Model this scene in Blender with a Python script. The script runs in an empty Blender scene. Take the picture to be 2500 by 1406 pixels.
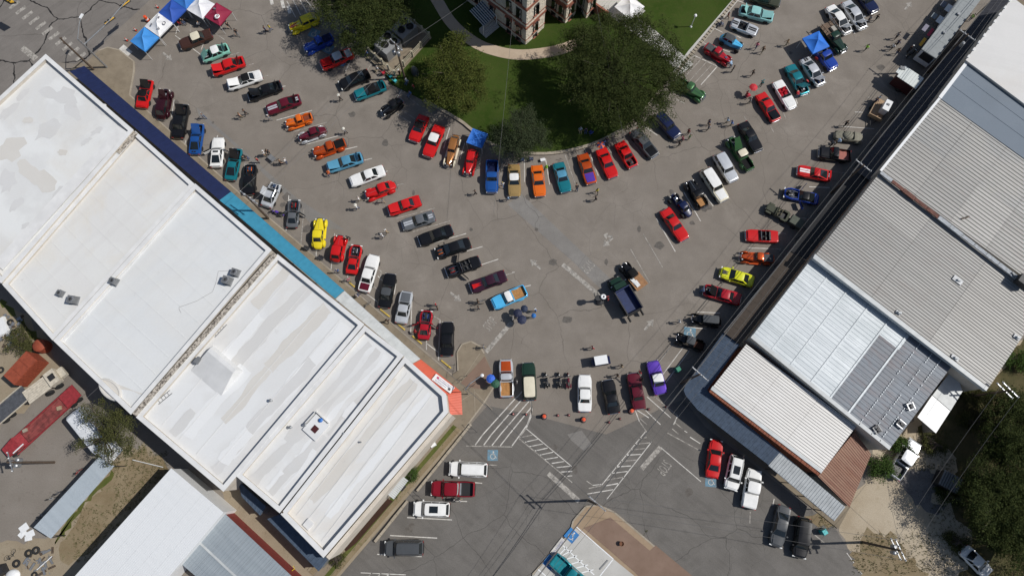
import bpy, bmesh, math, random
import numpy as np
from mathutils import Vector, Matrix
R = math.radians
rnd = random.Random(7)
SC = bpy.context.scene
COL = SC.collection

# ---------------------------------------------------------------- camera, sky, sun, exposure
CAM_H = 90.0
FOC = 1650.0            # focal length in photograph pixels (2500 wide)
TILT = R(14.5)
cam_d = bpy.data.cameras.new('camera')
cam = bpy.data.objects.new('camera', cam_d)
COL.objects.link(cam)
cam.location = (0, 0, CAM_H)
cam.rotation_euler = (TILT, 0, 0)
cam_d.sensor_width = 36.0
cam_d.lens = 36.0 * FOC / 2500.0
cam_d.clip_start = 1.0
cam_d.clip_end = 2000.0
SC.camera = cam

SUN_EL, SUN_AZ = R(49.0), R(2.0)       # azimuth measured from +X towards +Y
sd = Vector((math.cos(SUN_EL) * math.cos(SUN_AZ), math.cos(SUN_EL) * math.sin(SUN_AZ), math.sin(SUN_EL)))
world = bpy.data.worlds.new('World')
SC.world = world
world.use_nodes = True
wn = world.node_tree.nodes
wl = world.node_tree.links
wn.clear()
wo = wn.new('ShaderNodeOutputWorld')
wb = wn.new('ShaderNodeBackground')
ws = wn.new('ShaderNodeTexSky')
ws.sky_type = 'NISHITA'
ws.sun_disc = False
ws.sun_elevation = SUN_EL
ws.sun_rotation = R(90.0) - SUN_AZ
ws.air_density = 1.0
ws.dust_density = 1.0
wb.inputs['Strength'].default_value = 0.07
wl.new(ws.outputs[0], wb.inputs[0])
wl.new(wb.outputs[0], wo.inputs[0])
sun_d = bpy.data.lights.new('sun', 'SUN')
sun_d.energy = 3.85
sun_d.angle = R(0.53)
sun_d.color = (1.0, 0.965, 0.915)
sun = bpy.data.objects.new('sun', sun_d)
COL.objects.link(sun)
sun.rotation_euler = (-sd).to_track_quat('-Z', 'Y').to_euler()
SC.view_settings.view_transform = 'Standard'
SC.view_settings.look = 'None'
SC.view_settings.exposure = 0.0
SC.view_settings.gamma = 1.0
SC.view_settings.use_curve_mapping = False

# ---------------------------------------------------------------- survey: photograph pixel -> place on the plane z = h
_ct, _st = math.cos(TILT), math.sin(TILT)
def G(px, py, h=0.0):
    u = (px - 1250.0) / FOC
    v = -(py - 703.0) / FOC
    dy = v * _ct + _st
    dz = v * _st - _ct
    k = (h - CAM_H) / dz
    return Vector((u * k, dy * k, h))
TILES = {'A': (0, 0), 'B': (625, 0), 'C': (1250, 0), 'D': (1875, 0), 'E': (0, 470), 'F': (625, 470), 'G': (1250, 470), 'H': (1875, 470),
         'I': (0, 936), 'J': (625, 936), 'K': (1250, 936), 'L': (1875, 936)}
def q(t, x, y, h=0.0):                      # survey tile coordinates (3x enlarged)
    o = TILES[t]
    return G(o[0] + x / 2.992, o[1] + y / 2.992, h)
def ang(a, b):
    d = b - a
    return math.atan2(d.y, d.x)

# ---------------------------------------------------------------- materials
MATS = {}
class NT:
    def __init__(s, name):
        s.m = bpy.data.materials.new(name)
        s.m.use_nodes = True
        s.n, s.l = s.m.node_tree.nodes, s.m.node_tree.links
        s.b = s.n['Principled BSDF']
        s.tc = s.n.new('ShaderNodeTexCoord')
        s.co = s.tc.outputs['Object']
    def put(s, sock, v):
        if hasattr(v, 'is_linked'):
            s.l.new(v, sock)
        elif isinstance(v, (tuple, list)):
            sock.default_value = tuple(v) + ((1.0,) if len(v) == 3 and len(sock.default_value) == 4 else ())
        else:
            sock.default_value = v
    def noise(s, scale, detail=4.0, rough=0.55, co=None, dist=0.0):
        t = s.n.new('ShaderNodeTexNoise')
        s.l.new(co or s.co, t.inputs['Vector'])
        t.inputs['Scale'].default_value = scale
        t.inputs['Detail'].default_value = detail
        t.inputs['Roughness'].default_value = rough
        t.inputs['Distortion'].default_value = dist
        return t.outputs['Fac']
    def vec_noise(s, scale, amt):
        t = s.n.new('ShaderNodeTexNoise')
        s.l.new(s.co, t.inputs['Vector'])
        t.inputs['Scale'].default_value = scale
        t.inputs['Detail'].default_value = 5.0
        a = s.n.new('ShaderNodeVectorMath'); a.operation = 'MULTIPLY_ADD'
        s.l.new(t.outputs['Color'], a.inputs[0])
        a.inputs[1].default_value = (amt, amt, 0)
        s.l.new(s.co, a.inputs[2])
        return a.outputs[0]
    def vor_edge(s, scale, co):
        t = s.n.new('ShaderNodeTexVoronoi')
        t.feature = 'DISTANCE_TO_EDGE'
        t.voronoi_dimensions = '2D'
        s.l.new(co, t.inputs['Vector'])
        t.inputs['Scale'].default_value = scale
        return t.outputs['Distance']
    def mapr(s, v, a, b, c=0.0, d=1.0):
        t = s.n.new('ShaderNodeMapRange')
        s.put(t.inputs[0], v)
        for i, k in enumerate((a, b, c, d)):
            t.inputs[i + 1].default_value = k
        return t.outputs[0]
    def math(s, op, a, b=0.0):
        t = s.n.new('ShaderNodeMath'); t.operation = op
        s.put(t.inputs[0], a); s.put(t.inputs[1], b)
        return t.outputs[0]
    def mix(s, f, a, b, mode='MIX'):
        t = s.n.new('ShaderNodeMix'); t.data_type = 'RGBA'; t.blend_type = mode
        s.put(t.inputs[0], f); s.put(t.inputs[6], a); s.put(t.inputs[7], b)
        return t.outputs[2]
    def vmul(s, v):
        t = s.n.new('ShaderNodeMapping')
        s.l.new(s.co, t.inputs['Vector'])
        t.inputs['Scale'].default_value = v
        return t.outputs[0]
    def rot_map(s, a, scale):
        t = s.n.new('ShaderNodeMapping')
        s.l.new(s.co, t.inputs['Vector'])
        t.inputs['Rotation'].default_value = (0, 0, a)
        u = s.n.new('ShaderNodeMapping')
        s.l.new(t.outputs[0], u.inputs['Vector'])
        u.inputs['Scale'].default_value = scale
        return u.outputs[0]
    def bump(s, h, strength=0.3, dist=0.02):
        t = s.n.new('ShaderNodeBump')
        t.inputs['Strength'].default_value = strength
        t.inputs['Distance'].default_value = dist
        s.l.new(h, t.inputs['Height'])
        s.l.new(t.outputs[0], s.b.inputs['Normal'])
    def done(s, col, rough=0.7, metal=0.0, coat=0.0, spec=None):
        s.put(s.b.inputs['Base Color'], col)
        s.put(s.b.inputs['Roughness'], rough)
        s.b.inputs['Metallic'].default_value = metal
        s.b.inputs['Coat Weight'].default_value = coat
        s.b.inputs['Coat Roughness'].default_value = 0.06
        if spec is not None:
            s.b.inputs['Specular IOR Level'].default_value = spec
        return s.m

def srgb(r, g, b):
    f = lambda c: ((c / 255 + 0.055) / 1.055) ** 2.4 if c > 10 else c / 255 / 12.92
    return (f(r), f(g), f(b))
def mul(c, k):
    return tuple(min(0.95, x * k) for x in c)
def mat(key, col, rough=0.6, metal=0.0, coat=0.0, var=0.12, scale=3.0, spec=None):
    """plain surface with a little uneven colour"""
    k = (key, tuple(round(c, 4) for c in col), rough, metal, coat)
    if k in MATS:
        return MATS[k]
    t = NT(key)
    if var > 0:
        n = t.noise(scale, 5.0)
        c = t.mix(t.mapr(n, 0.3, 0.7), mul(col, 1 - var), mul(col, 1 + var))
    else:
        c = col
    MATS[k] = t.done(c, rough, metal, coat, spec)
    return MATS[k]
def paint(col, metal=0.0, rough=0.30, coat=0.6):
    return mat('car paint', col, rough, metal, coat, var=0.06, scale=2.0, spec=0.2)

def asphalt(name, base, tint, crack=0.6, big=0.12, tar=0.0, streak=None, grain=0.16):
    t = NT(name)
    n1 = t.noise(0.035, 5, 0.6)
    n2 = t.noise(0.35, 5, 0.6)
    n3 = t.noise(9.0, 3, 0.6)
    c = t.mix(t.mapr(n1, 0.35, 0.65), base, tint)
    c = t.mix(t.mapr(n2, 0.3, 0.72), mul(base, 0.86), c)
    blot = t.noise(0.9, 3, 0.5)
    c = t.mix(t.mapr(blot, 0.64, 0.80, 0.0, 0.30), c, mul(base, 0.55))
    c = t.mix(t.mapr(t.noise(0.12, 6, 0.7, dist=1.2), 0.55, 0.68, 0.0, 0.45), c, mul(tint, 1.12))
    if streak is not None:
        sn = t.noise(1.0, 4, 0.6, co=t.rot_map(streak, (0.05, 1.6, 1)))
        c = t.mix(t.mapr(sn, 0.35, 0.7, 0, 0.45), c, mul(base, 1.35))
    c = t.mix(t.mapr(n3, 0.25, 0.75), t.mix(1.0, c, (1 - grain,) * 3, 'MULTIPLY'), t.mix(1.0, c, (1 + grain,) * 3, 'MULTIPLY'))
    dco = t.vec_noise(0.22, 2.6)
    e1 = t.vor_edge(big, dco)
    mask = t.mapr(t.noise(0.05, 2), 0.42, 0.55)
    w = 0.007
    l1 = t.mapr(e1, w * 0.35, w, 1.0, 0.0)
    l1 = t.math('MULTIPLY', l1, mask)
    e2 = t.vor_edge(big * 3.1, t.vec_noise(0.5, 1.2))
    l2 = t.math('MULTIPLY', t.mapr(e2, 0.005, 0.016, 0.7, 0.0), t.mapr(t.noise(0.09, 3), 0.52, 0.62))
    lines = t.math('MAXIMUM', l1, l2)
    c = t.mix(t.math('MULTIPLY', lines, crack), c, (0.03, 0.028, 0.026))
    if tar > 0:
        e3 = t.vor_edge(0.13, t.vec_noise(0.3, 3.0))
        l3 = t.math('MULTIPLY', t.mapr(e3, 0.011, 0.016, 1.0, 0.0), t.mapr(t.noise(0.07, 2), 0.34, 0.42))
        c = t.mix(t.math('MULTIPLY', l3, tar), c, (0.012, 0.012, 0.013))
    t.bump(n3, 0.25, 0.01)
    return t.done(c, 0.92, spec=0.25)

M_LOT = asphalt('lot asphalt', (0.212, 0.186, 0.158), (0.252, 0.225, 0.195), 0.42, 0.13)
M_ROAD = asphalt('road asphalt', (0.165, 0.150, 0.136), (0.20, 0.184, 0.168), 0.35, 0.09, tar=0.95, streak=R(-42))
M_STREET = asphalt('street asphalt', (0.128, 0.119, 0.108), (0.172, 0.161, 0.148), 0.5, 0.14, streak=R(38))

def concrete(name, a, b, sc=0.5, stain=0.35):
    t = NT(name)
    c = t.mix(t.mapr(t.noise(sc, 6, 0.62), 0.32, 0.68), a, b)
    c = t.mix(t.mapr(t.noise(sc * 5, 4), 0.58, 0.72, 0, stain), c, mul(a, 0.6))
    g = t.noise(14.0, 3)
    c = t.mix(t.mapr(g, 0.3, 0.7, 0.0, 1.0), t.mix(1.0, c, (0.92,) * 3, 'MULTIPLY'), c)
    t.bump(g, 0.2, 0.008)
    return t.done(c, 0.9, spec=0.2)
M_WALK = concrete('pavement concrete', (0.20, 0.165, 0.12), (0.27, 0.225, 0.165))
M_KERB = concrete('kerb concrete', (0.30, 0.26, 0.20), (0.40, 0.35, 0.28), 0.8, 0.2)
M_PALE = concrete('pale concrete', (0.44, 0.43, 0.40), (0.52, 0.51, 0.48), 0.3, 0.12)
M_PATH = concrete('path concrete', (0.42, 0.33, 0.24), (0.50, 0.40, 0.30), 0.4, 0.1)
M_REDWALK = concrete('red concrete', (0.20, 0.135, 0.10), (0.245, 0.17, 0.13), 0.4, 0.2)
M_TANWALK = concrete('tan concrete', (0.30, 0.22, 0.145), (0.36, 0.27, 0.185), 0.4, 0.15)
M_STONE = concrete('limestone', (0.60, 0.53, 0.43), (0.75, 0.68, 0.57), 1.6, 0.25)
M_REDSTONE = concrete('red sandstone', (0.26, 0.10, 0.07), (0.34, 0.15, 0.10), 1.6, 0.2)
M_BRICK = concrete('brick face', (0.20, 0.07, 0.045), (0.30, 0.12, 0.07), 2.0, 0.3)
M_RENDER = concrete('rendered wall', (0.50, 0.45, 0.38), (0.62, 0.57, 0.50), 0.6, 0.3)

def soil(name, a, b, c3, sc=0.25, dots=0.5):
    t = NT(name)
    n = t.noise(sc, 7, 0.65)
    c = t.mix(t.mapr(n, 0.3, 0.7), a, b)
    n2 = t.noise(sc * 4, 6, 0.7)
    c = t.mix(t.mapr(n2, 0.55, 0.66, 0, dots), c, c3)
    g = t.noise(11.0, 3)
    c = t.mix(t.mapr(g, 0.3, 0.72), t.mix(1.0, c, (0.78,) * 3, 'MULTIPLY'), c)
    t.bump(g, 0.5, 0.04)
    return t.done(c, 0.95, spec=0.15)
M_DIRT = soil('pale dirt', (0.37, 0.30, 0.21), (0.52, 0.45, 0.345), (0.26, 0.205, 0.115), 0.18, 0.4)
M_GRAVEL = soil('yard gravel', (0.215, 0.19, 0.162), (0.265, 0.238, 0.208), (0.17, 0.145, 0.12), 0.3, 0.5)
M_SAND = soil('tan soil', (0.29, 0.235, 0.165), (0.35, 0.295, 0.215), (0.15, 0.11, 0.06), 0.4, 0.4)
M_DRY = soil('dry grass', (0.20, 0.15, 0.085), (0.31, 0.25, 0.165), (0.10, 0.105, 0.035), 0.35, 0.7)
M_SCRUB = soil('scrub', (0.055, 0.06, 0.025), (0.15, 0.115, 0.06), (0.04, 0.055, 0.018), 0.4, 0.7)
M_VERGE = soil('green verge', (0.075, 0.10, 0.022), (0.13, 0.13, 0.04), (0.05, 0.075, 0.015), 0.8, 0.6)
M_CINDER = soil('cinder patch', (0.13, 0.122, 0.118), (0.20, 0.19, 0.182), (0.05, 0.045, 0.045), 0.9, 0.8)
M_MULCH = soil('bark mulch', (0.045, 0.025, 0.018), (0.06, 0.032, 0.022), (0.03, 0.018, 0.012), 1.0, 0.5)
def lawn_mat():
    t = NT('lawn')
    c = t.mix(t.mapr(t.noise(0.12, 5), 0.35, 0.65), (0.034, 0.064, 0.009), (0.058, 0.090, 0.017))
    c = t.mix(t.mapr(t.noise(1.3, 5, 0.7), 0.45, 0.75, 0, 0.6), c, (0.072, 0.085, 0.024))
    g = t.noise(16.0, 4, 0.7)
    c = t.mix(t.mapr(g, 0.25, 0.7), t.mix(1.0, c, (0.6,) * 3, 'MULTIPLY'), c)
    t.bump(g, 0.6, 0.05)
    return t.done(c, 0.95, spec=0.1)
M_LAWN = lawn_mat()

def membrane(name, white, stain, grey, patch=0.5, tan=0.35, a=0.0, run=0.8):
    """painted flat roof: repaired patches, run marks, tan ponding stains"""
    t = NT(name)
    white = mul(white, .94); grey = mul(grey, .94)
    c = t.mix(t.mapr(t.noise(0.16, 5, 0.55), 0.46, 0.56, 0, patch), white, grey)
    st = t.noise(1.0, 4, 0.6, co=t.rot_map(a, (0.035, 0.55, 1)))
    c = t.mix(t.mapr(st, 0.52, 0.60, 0, patch * run), c, mul(grey, 0.97))
    c = t.mix(t.mapr(t.noise(0.09, 6, 0.65, dist=0.6), 0.50, 0.70, 0, tan), c, stain)
    c = t.mix(t.mapr(t.noise(0.6, 7, 0.75), 0.64, 0.80, 0, 0.35), c, mul(stain, 0.55))
    g = t.noise(5.0, 4)
    c = t.mix(t.mapr(g, 0.2, 0.8), t.mix(1.0, c, (0.95,) * 3, 'MULTIPLY'), c)
    t.bump(g, 0.15, 0.02)
    return t.done(c, 0.75, spec=0.25)
M_PAINTW = mat('road paint', (0.52, 0.50, 0.46), 0.8, var=0.3, scale=1.6)
M_PAINTY = mat('yellow paint', (0.50, 0.36, 0.07), 0.7, var=0.25, scale=3)
def worn_paint(name, col, amt):
    t = NT(name)
    f = t.mapr(t.noise(2.2, 6, 0.75), 0.40, 0.60)
    c = t.mix(t.math('MULTIPLY', f, amt), col, (0.15, 0.138, 0.124))
    return t.done(c, 0.85, spec=0.2)
M_WORN = worn_paint('worn road paint', (0.42, 0.395, 0.355), 0.85)
M_WORNBLUE = worn_paint('worn blue paint', (0.14, 0.28, 0.38), 0.6)
M_BLUEP = worn_paint('blue paint', (0.04, 0.20, 0.48), 0.15)
M_CHROME = mat('chrome', (0.62, 0.63, 0.65), 0.12, 1.0, var=0)
M_BLACK = mat('black trim', (0.012, 0.012, 0.013), 0.5, var=0.1)
M_TYRE = mat('tyre rubber', (0.016, 0.016, 0.016), 0.85, var=0.2)
M_RIM = mat('rim metal', (0.55, 0.55, 0.56), 0.25, 0.9, var=0.05)
M_GLASS = mat('car glass', (0.012, 0.016, 0.018), 0.05, 0.0, 0.6, var=0.0, spec=0.6)
M_ENGINE = mat('engine bay', (0.02, 0.02, 0.022), 0.5, var=0.6, scale=9)
M_LAMP = mat('lamp lens', (0.75, 0.76, 0.74), 0.1, 0.0, 0.5, var=0)
M_TAIL = mat('tail lens', (0.35, 0.01, 0.008), 0.15, 0.0, 0.5, var=0)
M_STEEL = mat('galvanised steel', (0.34, 0.35, 0.36), 0.45, 0.6, var=0.15)
M_GREYM = mat('grey metal', (0.20, 0.205, 0.21), 0.5, 0.2, var=0.15)
M_DARKM = mat('dark metal', (0.03, 0.03, 0.032), 0.55, 0.2, var=0.2)
M_WOODP = mat('pole wood', (0.085, 0.060, 0.042), 0.85, var=0.3, scale=4)
M_WIRE = mat('wire', (0.16, 0.155, 0.15), 0.5, 0.3, var=0)
M_WHITEM = mat('white metal', (0.74, 0.75, 0.75), 0.45, 0.0, var=0.05)

# ---------------------------------------------------------------- mesh helpers
class MB:
    def __init__(s):
        s.v, s.f, s.m = [], [], []
    def add(s, vs, fs, mi=0):
        o = len(s.v)
        s.v.extend([tuple(v) for v in vs])
        s.f.extend([tuple(i + o for i in f) for f in fs])
        if isinstance(mi, int):
            s.m.extend([mi] * len(fs))
        else:
            s.m.extend(mi)
        return s
    def box(s, c, size, rz=0.0, mi=0, ry=0.0, rx=0.0, taper=1.0):
        a, b, h = size[0] / 2, size[1] / 2, size[2] / 2
        vs = [(-a, -b, -h), (a, -b, -h), (a, b, -h), (-a, b, -h), (-a * taper, -b * taper, h), (a * taper, -b * taper, h), (a * taper, b * taper, h), (-a * taper, b * taper, h)]
        m = Matrix.Translation(Vector(c))
        if rz: m = m @ Matrix.Rotation(rz, 4, 'Z')
        if ry: m = m @ Matrix.Rotation(ry, 4, 'Y')
        if rx: m = m @ Matrix.Rotation(rx, 4, 'X')
        return s.add([m @ Vector(v) for v in vs], [(0, 3, 2, 1), (4, 5, 6, 7), (0, 1, 5, 4), (1, 2, 6, 5), (2, 3, 7, 6), (3, 0, 4, 7)], mi)
    def prism(s, poly, z0, z1, mi=0, mtop=None, bottom=True):
        n = len(poly)
        ar = sum(poly[i][0] * poly[(i + 1) % n][1] - poly[(i + 1) % n][0] * poly[i][1] for i in range(n))
        P = list(poly) if ar > 0 else list(poly)[::-1]
        vs = [(p[0], p[1], z0) for p in P] + [(p[0], p[1], z1) for p in P]
        fs = [(i, (i + 1) % n, n + (i + 1) % n, n + i) for i in range(n)]
        ms = [mi] * n
        fs.append(tuple(range(n, 2 * n))); ms.append(mi if mtop is None else mtop)
        if bottom:
            fs.append(tuple(range(n - 1, -1, -1))); ms.append(mi)
        return s.add(vs, fs, ms)
    def slab(s, pts, t, mi=0):
        """sheet of thickness t below the 3-D polygon pts"""
        n = len(pts)
        ar = sum(pts[i][0] * pts[(i + 1) % n][1] - pts[(i + 1) % n][0] * pts[i][1] for i in range(n))
        P = [Vector(p) for p in (pts if ar > 0 else pts[::-1])]
        vs = [p - Vector((0, 0, t)) for p in P] + P
        fs = [(i, (i + 1) % n, n + (i + 1) % n, n + i) for i in range(n)] + [tuple(range(n, 2 * n)), tuple(range(n - 1, -1, -1))]
        return s.add(vs, fs, mi)
    def tube(s, pts, r, n=6, mi=0, r2=None):
        P = [Vector(p) for p in pts]
        k = len(P)
        vs, fs = [], []
        up = Vector((0.0, 0.0, 1.0))
        for i, p in enumerate(P):
            d = (P[min(i + 1, k - 1)] - P[max(i - 1, 0)]).normalized()
            a = d.cross(up)
            if a.length < 0.05: a = d.cross(Vector((1, 0, 0)))
            a.normalize(); b = d.cross(a)
            rr = r if r2 is None else r + (r2 - r) * i / (k - 1)
            for j in range(n):
                t = 2 * math.pi * j / n
                vs.append(p + a * math.cos(t) * rr + b * math.sin(t) * rr)
        for i in range(k - 1):
            for j in range(n):
                fs.append((i * n + j, i * n + (j + 1) % n, (i + 1) * n + (j + 1) % n, (i + 1) * n + j))
        fs.append(tuple(range(n - 1, -1, -1))); fs.append(tuple(range((k - 1) * n, k * n)))
        return s.add(vs, fs, mi)
    def lathe(s, prof, c=(0, 0, 0), n=14, axis='z', mi=0):
        vs, fs, k = [], [], len(prof)
        for (r, z) in prof:
            for j in range(n):
                t = 2 * math.pi * j / n
                p = (r * math.cos(t), r * math.sin(t), z)
                if axis == 'y': p = (p[0], p[2], p[1])
                if axis == 'x': p = (p[2], p[0], p[1])
                vs.append((p[0] + c[0], p[1] + c[1], p[2] + c[2]))
        for i in range(k - 1):
            for j in range(n):
                fs.append((i * n + j, i * n + (j + 1) % n, (i + 1) * n + (j + 1) % n, (i + 1) * n + j))
        fs.append(tuple(range(n - 1, -1, -1))); fs.append(tuple(range((k - 1) * n, k * n)))
        return s.add(vs, fs, mi)
    def torus(s, c, R0, r0, n=16, k=8, axis='z', mi=0):
        vs, fs = [], []
        for i in range(n):
            t = 2 * math.pi * i / n
            for j in range(k):
                u = 2 * math.pi * j / k
                x, y, z = (R0 + r0 * math.cos(u)) * math.cos(t), (R0 + r0 * math.cos(u)) * math.sin(t), r0 * math.sin(u)
                if axis == 'y': x, y, z = x, z, y
                if axis == 'x': x, y, z = z, x, y
                vs.append((x + c[0], y + c[1], z + c[2]))
        for i in range(n):
            for j in range(k):
                fs.append((i * k + j, ((i + 1) % n) * k + j, ((i + 1) % n) * k + (j + 1) % k, i * k + (j + 1) % k))
        return s.add(vs, fs, mi)
    def dome(s, c, rx, ry, rz, n=12, k=5, mi=0, flip=False):
        """upper half ellipsoid, open below"""
        vs, fs = [], []
        for i in range(k):
            t = math.pi / 2 * i / k
            for j in range(n):
                u = 2 * math.pi * j / n
                vs.append((c[0] + rx * math.cos(t) * math.cos(u), c[1] + ry * math.cos(t) * math.sin(u), c[2] + rz * math.sin(t)))
        vs.append((c[0], c[1], c[2] + rz))
        for i in range(k - 1):
            for j in range(n):
                fs.append((i * n + j, i * n + (j + 1) % n, (i + 1) * n + (j + 1) % n, (i + 1) * n + j))
        for j in range(n):
            fs.append(((k - 1) * n + j, (k - 1) * n + (j + 1) % n, k * n))
        return s.add(vs, fs, mi)
    def mesh(s, name, mats, smooth=None):
        me = bpy.data.meshes.new(name)
        me.from_pydata(s.v, [], s.f)
        for m in (mats if isinstance(mats, (list, tuple)) else [mats]):
            me.materials.append(m)
        if s.m and max(s.m) > 0:
            me.polygons.foreach_set('material_index', s.m)
        if smooth is not None:
            me.polygons.foreach_set('use_smooth', [True] * len(me.polygons))
            me.set_sharp_from_angle(angle=R(smooth))
        me.update()
        return me
    def build(s, name, mats, parent=None, smooth=None):
        return link(name, s.mesh(name, mats, smooth), parent)
def link(name, data, parent=None):
    o = bpy.data.objects.new(name, data)
    COL.objects.link(o)
    if parent is not None:
        o.parent = parent
    return o
def tag(o, label=None, cat=None, group=None, kind=None):
    if label: o['label'] = label
    if cat: o['category'] = cat
    if group: o['group'] = group
    if kind: o['kind'] = kind
    return o
def empty(name, loc, rz=0.0, label=None, cat=None, group=None):
    o = link(name, None)
    o.location = loc
    o.rotation_euler = (0, 0, rz)
    return tag(o, label, cat, group)
def copy_tree(o, parent=None):
    c = o.copy()
    COL.objects.link(c)
    c.parent = parent
    for ch in o.children:
        copy_tree(ch, c)
    return c
def struct(name, mb, m, parent=None, smooth=None):
    o = mb.build(name, m, parent, smooth)
    if parent is None: o['kind'] = 'structure'
    return o
def curve(pts, n=6):
    """smooth polyline through 2-D points"""
    out = []
    P = [Vector((p[0], p[1])) for p in pts]
    for i in range(len(P) - 1):
        p0, p1, p2, p3 = P[max(i - 1, 0)], P[i], P[i + 1], P[min(i + 2, len(P) - 1)]
        for j in range(n):
            t = j / n
            out.append(0.5 * ((2 * p1) + (p2 - p0) * t + (2 * p0 - 5 * p1 + 4 * p2 - p3) * t * t + (3 * p1 - p0 - 3 * p2 + p3) * t ** 3))
    out.append(P[-1])
    return [(p.x, p.y) for p in out]
def offset_poly(poly, d):
    """move polygon edges inwards by d (polygon made counter-clockwise)"""
    n = len(poly)
    ar = sum(poly[i][0] * poly[(i + 1) % n][1] - poly[(i + 1) % n][0] * poly[i][1] for i in range(n))
    P = [Vector((p[0], p[1])) for p in (poly if ar > 0 else poly[::-1])]
    out = []
    for i in range(n):
        a, b, c = P[i - 1], P[i], P[(i + 1) % n]
        d1, d2 = (b - a).normalized(), (c - b).normalized()
        n1, n2 = Vector((-d1.y, d1.x)), Vector((-d2.y, d2.x))
        k = (n1 + n2)
        k = k / max(0.25, k.dot(n1))
        out.append((b.x + k.x * d, b.y + k.y * d))
    return [(p.x, p.y) for p in P], out

def jag(pts, amp=.35, step=.8, seed=1):
    """photo-pixel outline -> uneven world outline"""
    rj = random.Random(seed)
    P = [G(p[0], p[1]) for p in pts]
    out = []
    for a, b in zip(P, P[1:] + P[:1]):
        n = max(1, min(60, int((b - a).length / step)))
        for i in range(n):
            p = a.lerp(b, i / n)
            out.append(Vector((p.x + rj.gauss(0, amp), p.y + rj.gauss(0, amp), 0)))
    return out
# ================================================================ GROUND
def px(pts, h=0.0):
    return [G(p[0], p[1], h) for p in pts]
lot = struct('parking_lot', MB().add([(-260, -230, 0), (260, -230, 0), (260, 330, 0), (-260, 330, 0)], [(0, 1, 2, 3)]), M_LOT)
def sheet(name, pts, z, m, world=False):
    P = pts if world else px(pts)
    return struct(name, MB().prism([(p[0], p[1]) for p in P], 0.0 if z > 0.05 else z - 0.003, z, bottom=False), m)
sheet('road', [(-500, -420), (560, -420), (410, -40), (196, 158), (120, 150), (-300, 530)], 0.006, M_ROAD)
sheet('street', [(1135, 1052), (1190, 990), (1290, 1010), (1480, 1060), (1640, 985), (1670, 975), (1720, 1040), (2040, 1290), (2120, 1420), (2400, 1700), (700, 1700), (830, 1400)], 0.006, M_STREET)
# yard behind the shops, dirt lot, planting
sheet('yard_gravel', jag([(-400, 600), (8, 690), (130, 828), (330, 1016), (560, 1215), (420, 1150), (180, 1420), (-20, 1700), (-500, 1700)], 0.1, 0.6, 1), 0.008, M_GRAVEL, True)
sheet('yard_soil', jag([(0, 735), (70, 765), (110, 815), (150, 900), (60, 1000), (-100, 1130), (-300, 900)], 0.3, 0.8, 2), 0.011, M_SAND, True)
sheet('yard_soil', jag([(-120, 1300), (60, 1320), (150, 1290), (260, 1100), (345, 1080), (420, 1150), (180, 1420), (100, 1600), (-300, 1600)], 0.3, 0.8, 3), 0.014, M_SAND, True)
sheet('dry_grass_ground', jag(curve([(270, 1140), (320, 1110), (360, 1105), (412, 1145), (300, 1270), (225, 1340), (165, 1380), (150, 1330), (200, 1250), (270, 1140)], 4)[:-1], 0.3, 0.8, 4), 0.017, M_DRY, True)
sheet('green_verge', jag(curve([(278, 1142), (268, 1168), (190, 1255), (150, 1310), (140, 1318), (170, 1262), (225, 1200), (278, 1142)], 4)[:-1], 0.22, 0.6, 5), 0.020, M_VERGE, True)
sheet('green_verge', jag([(-5, 735), (6, 730), (118, 850), (112, 862)], 0.22, 0.6, 6), 0.016, M_VERGE, True)
sheet('alley_soil', jag([(540, 1195), (600, 1195), (800, 1370), (830, 1420), (760, 1440), (560, 1260)], 0.3, 0.8, 7), 0.012, M_SAND, True)
sheet('dirt_lot', jag([(2130, 1110), (2180, 1060), (2300, 980), (2480, 840), (2800, 700), (2900, 1600), (2300, 1600), (2120, 1420), (2045, 1290), (2065, 1240), (2110, 1170)], 0.3, 0.8, 8), 0.010, M_DIRT, True)
sheet('scrub_ground', jag([(2300, 965), (2420, 940), (2520, 800), (2800, 760), (2850, 1600), (2420, 1600), (2345, 1440), (2375, 1330), (2345, 1260), (2318, 1190), (2335, 1110), (2285, 1082), (2240, 1052)], .35, .9, 7), 0.014, M_SCRUB, True)
sheet('grass_patch', jag(curve([(2080, 1350), (2110, 1312), (2150, 1295), (2172, 1310), (2200, 1330), (2230, 1365), (2265, 1395), (2260, 1440), (2140, 1440), (2085, 1385), (2080, 1350)], 4)[:-1], 0.4, 0.8, 10), 0.018, M_DRY, True)
sheet('cinder_patch', jag(curve([(2195, 1165), (2240, 1145), (2280, 1158), (2292, 1190), (2280, 1225), (2300, 1240), (2275, 1253), (2240, 1235), (2212, 1205), (2195, 1165)], 4)[:-1], 0.3, 0.8, 11), 0.018, M_CINDER, True)
sheet('grass_patch', jag([(1975, 1262), (2000, 1245), (2040, 1270), (2020, 1300), (1985, 1292)], 0.4, 0.8, 12), 0.019, M_DRY, True)
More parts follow.
